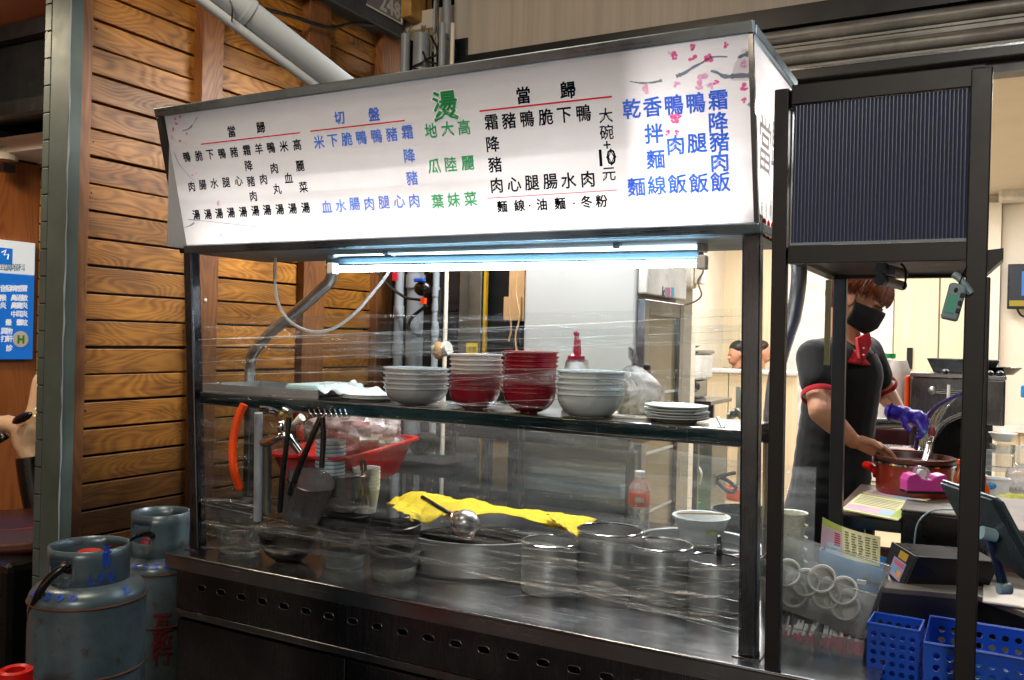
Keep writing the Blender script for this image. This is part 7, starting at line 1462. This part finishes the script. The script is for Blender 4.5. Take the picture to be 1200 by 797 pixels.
# mask over nose, mouth and chin
def mk(u, v):
    a = (-1.42+2.84*u); z = .002-.104*v; bulge = math.sin(PI*v)**.7*.014*math.cos(a)**2; yy = .098+bulge-.028*max(0, v-.6)*1.6; xx = .079-.022*max(0, v-.35)*1.7
    rise = -.018*(1-math.cos(a))*(.5-v)*1.2; nose = .012*max(0, 1-abs(a)*3)*max(0, 1-v*2.5); return Hp(xx*math.sin(a), (yy+nose+.006)*math.cos(a)**.9 if math.cos(a) > 0 else 0, z+rise)
MB().grid(mk, 30, 16).build('face_mask', M['mask'], pm, solid=.003)
for s_ in (1, -1): MB().tube(bez([Hp(s_*.076, .025, -.020), Hp(s_*.084, .0, .012), Hp(s_*.086, -.012, .022), Hp(s_*.084, -.022, 0)]), .0016, 5).build('ear_loop', M['mask'], pm)
# bowl-cut hair: a cap plus many tapering locks
g = G('red_brown_hair'); v = g.obj(); n = g.noise(60, v, 3); g.bs(Base_Color=g.ramp(n, (.3, lin('341609')), (.7, lin('7e4224'))), Roughness=.42, Specular_IOR_Level=.5); M['hair'] = g.m
crown = Vector((0, -.03, .128)); rh = random.Random(12)
def hairpt(az, t, lift=0.0):
    """t=0 crown .. 1 tip; az=0 forwards"""
    ex, ey, ez = .091+lift, .110+lift, .098+lift; end = 1.50 if abs(az) < 1.1 else (1.62 if abs(az) < 1.9 else 2.15); th = t*end
    fr_ = max(0, math.cos(az)); q = Vector((ex*math.sin(th)*math.sin(az), -.010+ey*math.sin(th)*math.cos(az)+.008*fr_*t, .040+ez*math.cos(th)))
    if th > 1.45: q.z -= .03*(th-1.45)
    return q
def cap(u, v): q = hairpt(2*PI*u-PI, v, -.004); return Hp(*q)
MB().grid(cap, 48, 20).build('hair_cap', M['hair'], pm)
hm_ = MB()
for k in range(1700):
    az = rh.uniform(-PI, PI); t0 = rh.uniform(.0, .75); t1 = min(1.12, t0+rh.uniform(.3, .5)) if rh.random() < .6 else rh.uniform(.98, 1.14); t0 = min(t0, t1-.25); w_ = rh.uniform(.0011, .0026); lf = rh.uniform(.0, .009); daz = rh.uniform(-.15, .15); n = 6; vs = []
    for i in range(n+1):
        t = t0+(t1-t0)*i/n; a = az+daz*i/n; c_ = hairpt(a, t, lf*math.sin(PI*min(1, i/n*.8+.1))+.001); sd = Vector((math.cos(a), -math.sin(a), 0)); ww = w_*(1-(i/n)**2*.85)
        up_ = c_-Vector((0, 0, .03)); up_.normalize(); vs += [Hp(*(c_+sd*ww)), Hp(*(c_-sd*ww)), Hp(*(c_+up_*.0022))]
    hm_.add(vs, [f for i in range(n) for f in ((3*i, 3*i+3, 3*i+5, 3*i+2), (3*i+2, 3*i+5, 3*i+4, 3*i+1))], True)
o = hm_.build('hair_locks', M['hair'], pm); o['kind'] = 'stuff'
# two customers behind the partition
def customer(px, py, w, lab, hair, facing, shirtc):
    c = P(px, py, w=w); t = empty('person', (c.x, c.y, .05), lab, 'person'); F_ = facing
    up = Vector((0, 0, 1)); s_ = F_.cross(up).normalized(); HM2 = Matrix((s_, F_, up)).transposed(); h2 = lambda x, y, z: c+HM2 @ Vector((x, y, z))
    skin('body', [(h2(0, 0, 0), (.078, .095, .115), HM2), (h2(0, .03, -.06), (.055, .065, .06), HM2), (h2(0, .09, .0), .012, h2(0, .112, -.03), .015), (h2(.078, -.01, -.01), (.012, .02, .03), HM2), (h2(-.078, -.01, -.01), (.012, .02, .03), HM2), (h2(0, -.02, -.05), .055, h2(0, -.03, -.17), .06)], M['skin'], t, .009, 3)
    skin('shirt', [(h2(0, -.03, -.38), (.22, .13, .22), HM2), (h2(-.19, -.03, -.25), .07, h2(-.24, .05, -.5), .055), (h2(.19, -.03, -.25), .07, h2(.24, .05, -.5), .055), (h2(0, -.03, -.5), (.19, .13, .35), HM2)], shirtc, t, .014, 4)
    MB().grid(lambda u, v: h2(*(Vector((.090*math.sin(v*2.0)*math.sin(2*PI*u), -.020+.104*math.sin(v*2.0)*math.cos(2*PI*u)*(1 if math.cos(2*PI*u) < 0 else .80), .020+.118*math.cos(v*(2.25 if math.cos(2*PI*u) < .2 else 1.42)))))), 24, 14).build('hair', hair, t, solid=.008)
    MB().tube([h2(-.03, .094, .01), h2(.03, .094, .01)], .005, 6).build('eyes', M['dark'], t)
blk = plain('black_hair', '14100f', .5, 0, .3, 40); brn = plain('dark_brown_hair', '2c1812', .5, 0, .3, 40)
customer(862, 414, 10.3, 'seated customer with black hair looking down, seen over the partition', blk, (-RT*.8-FW*.4-UP*.3).normalized(), fabric('grey_shirt', '3a3c44'))
customer(894, 413, 10.3, 'customer with brown hair in profile beside the right cart post', brn, (RT*.9-FW*.3).normalized(), fabric('cream_shirt', '8a8478'))
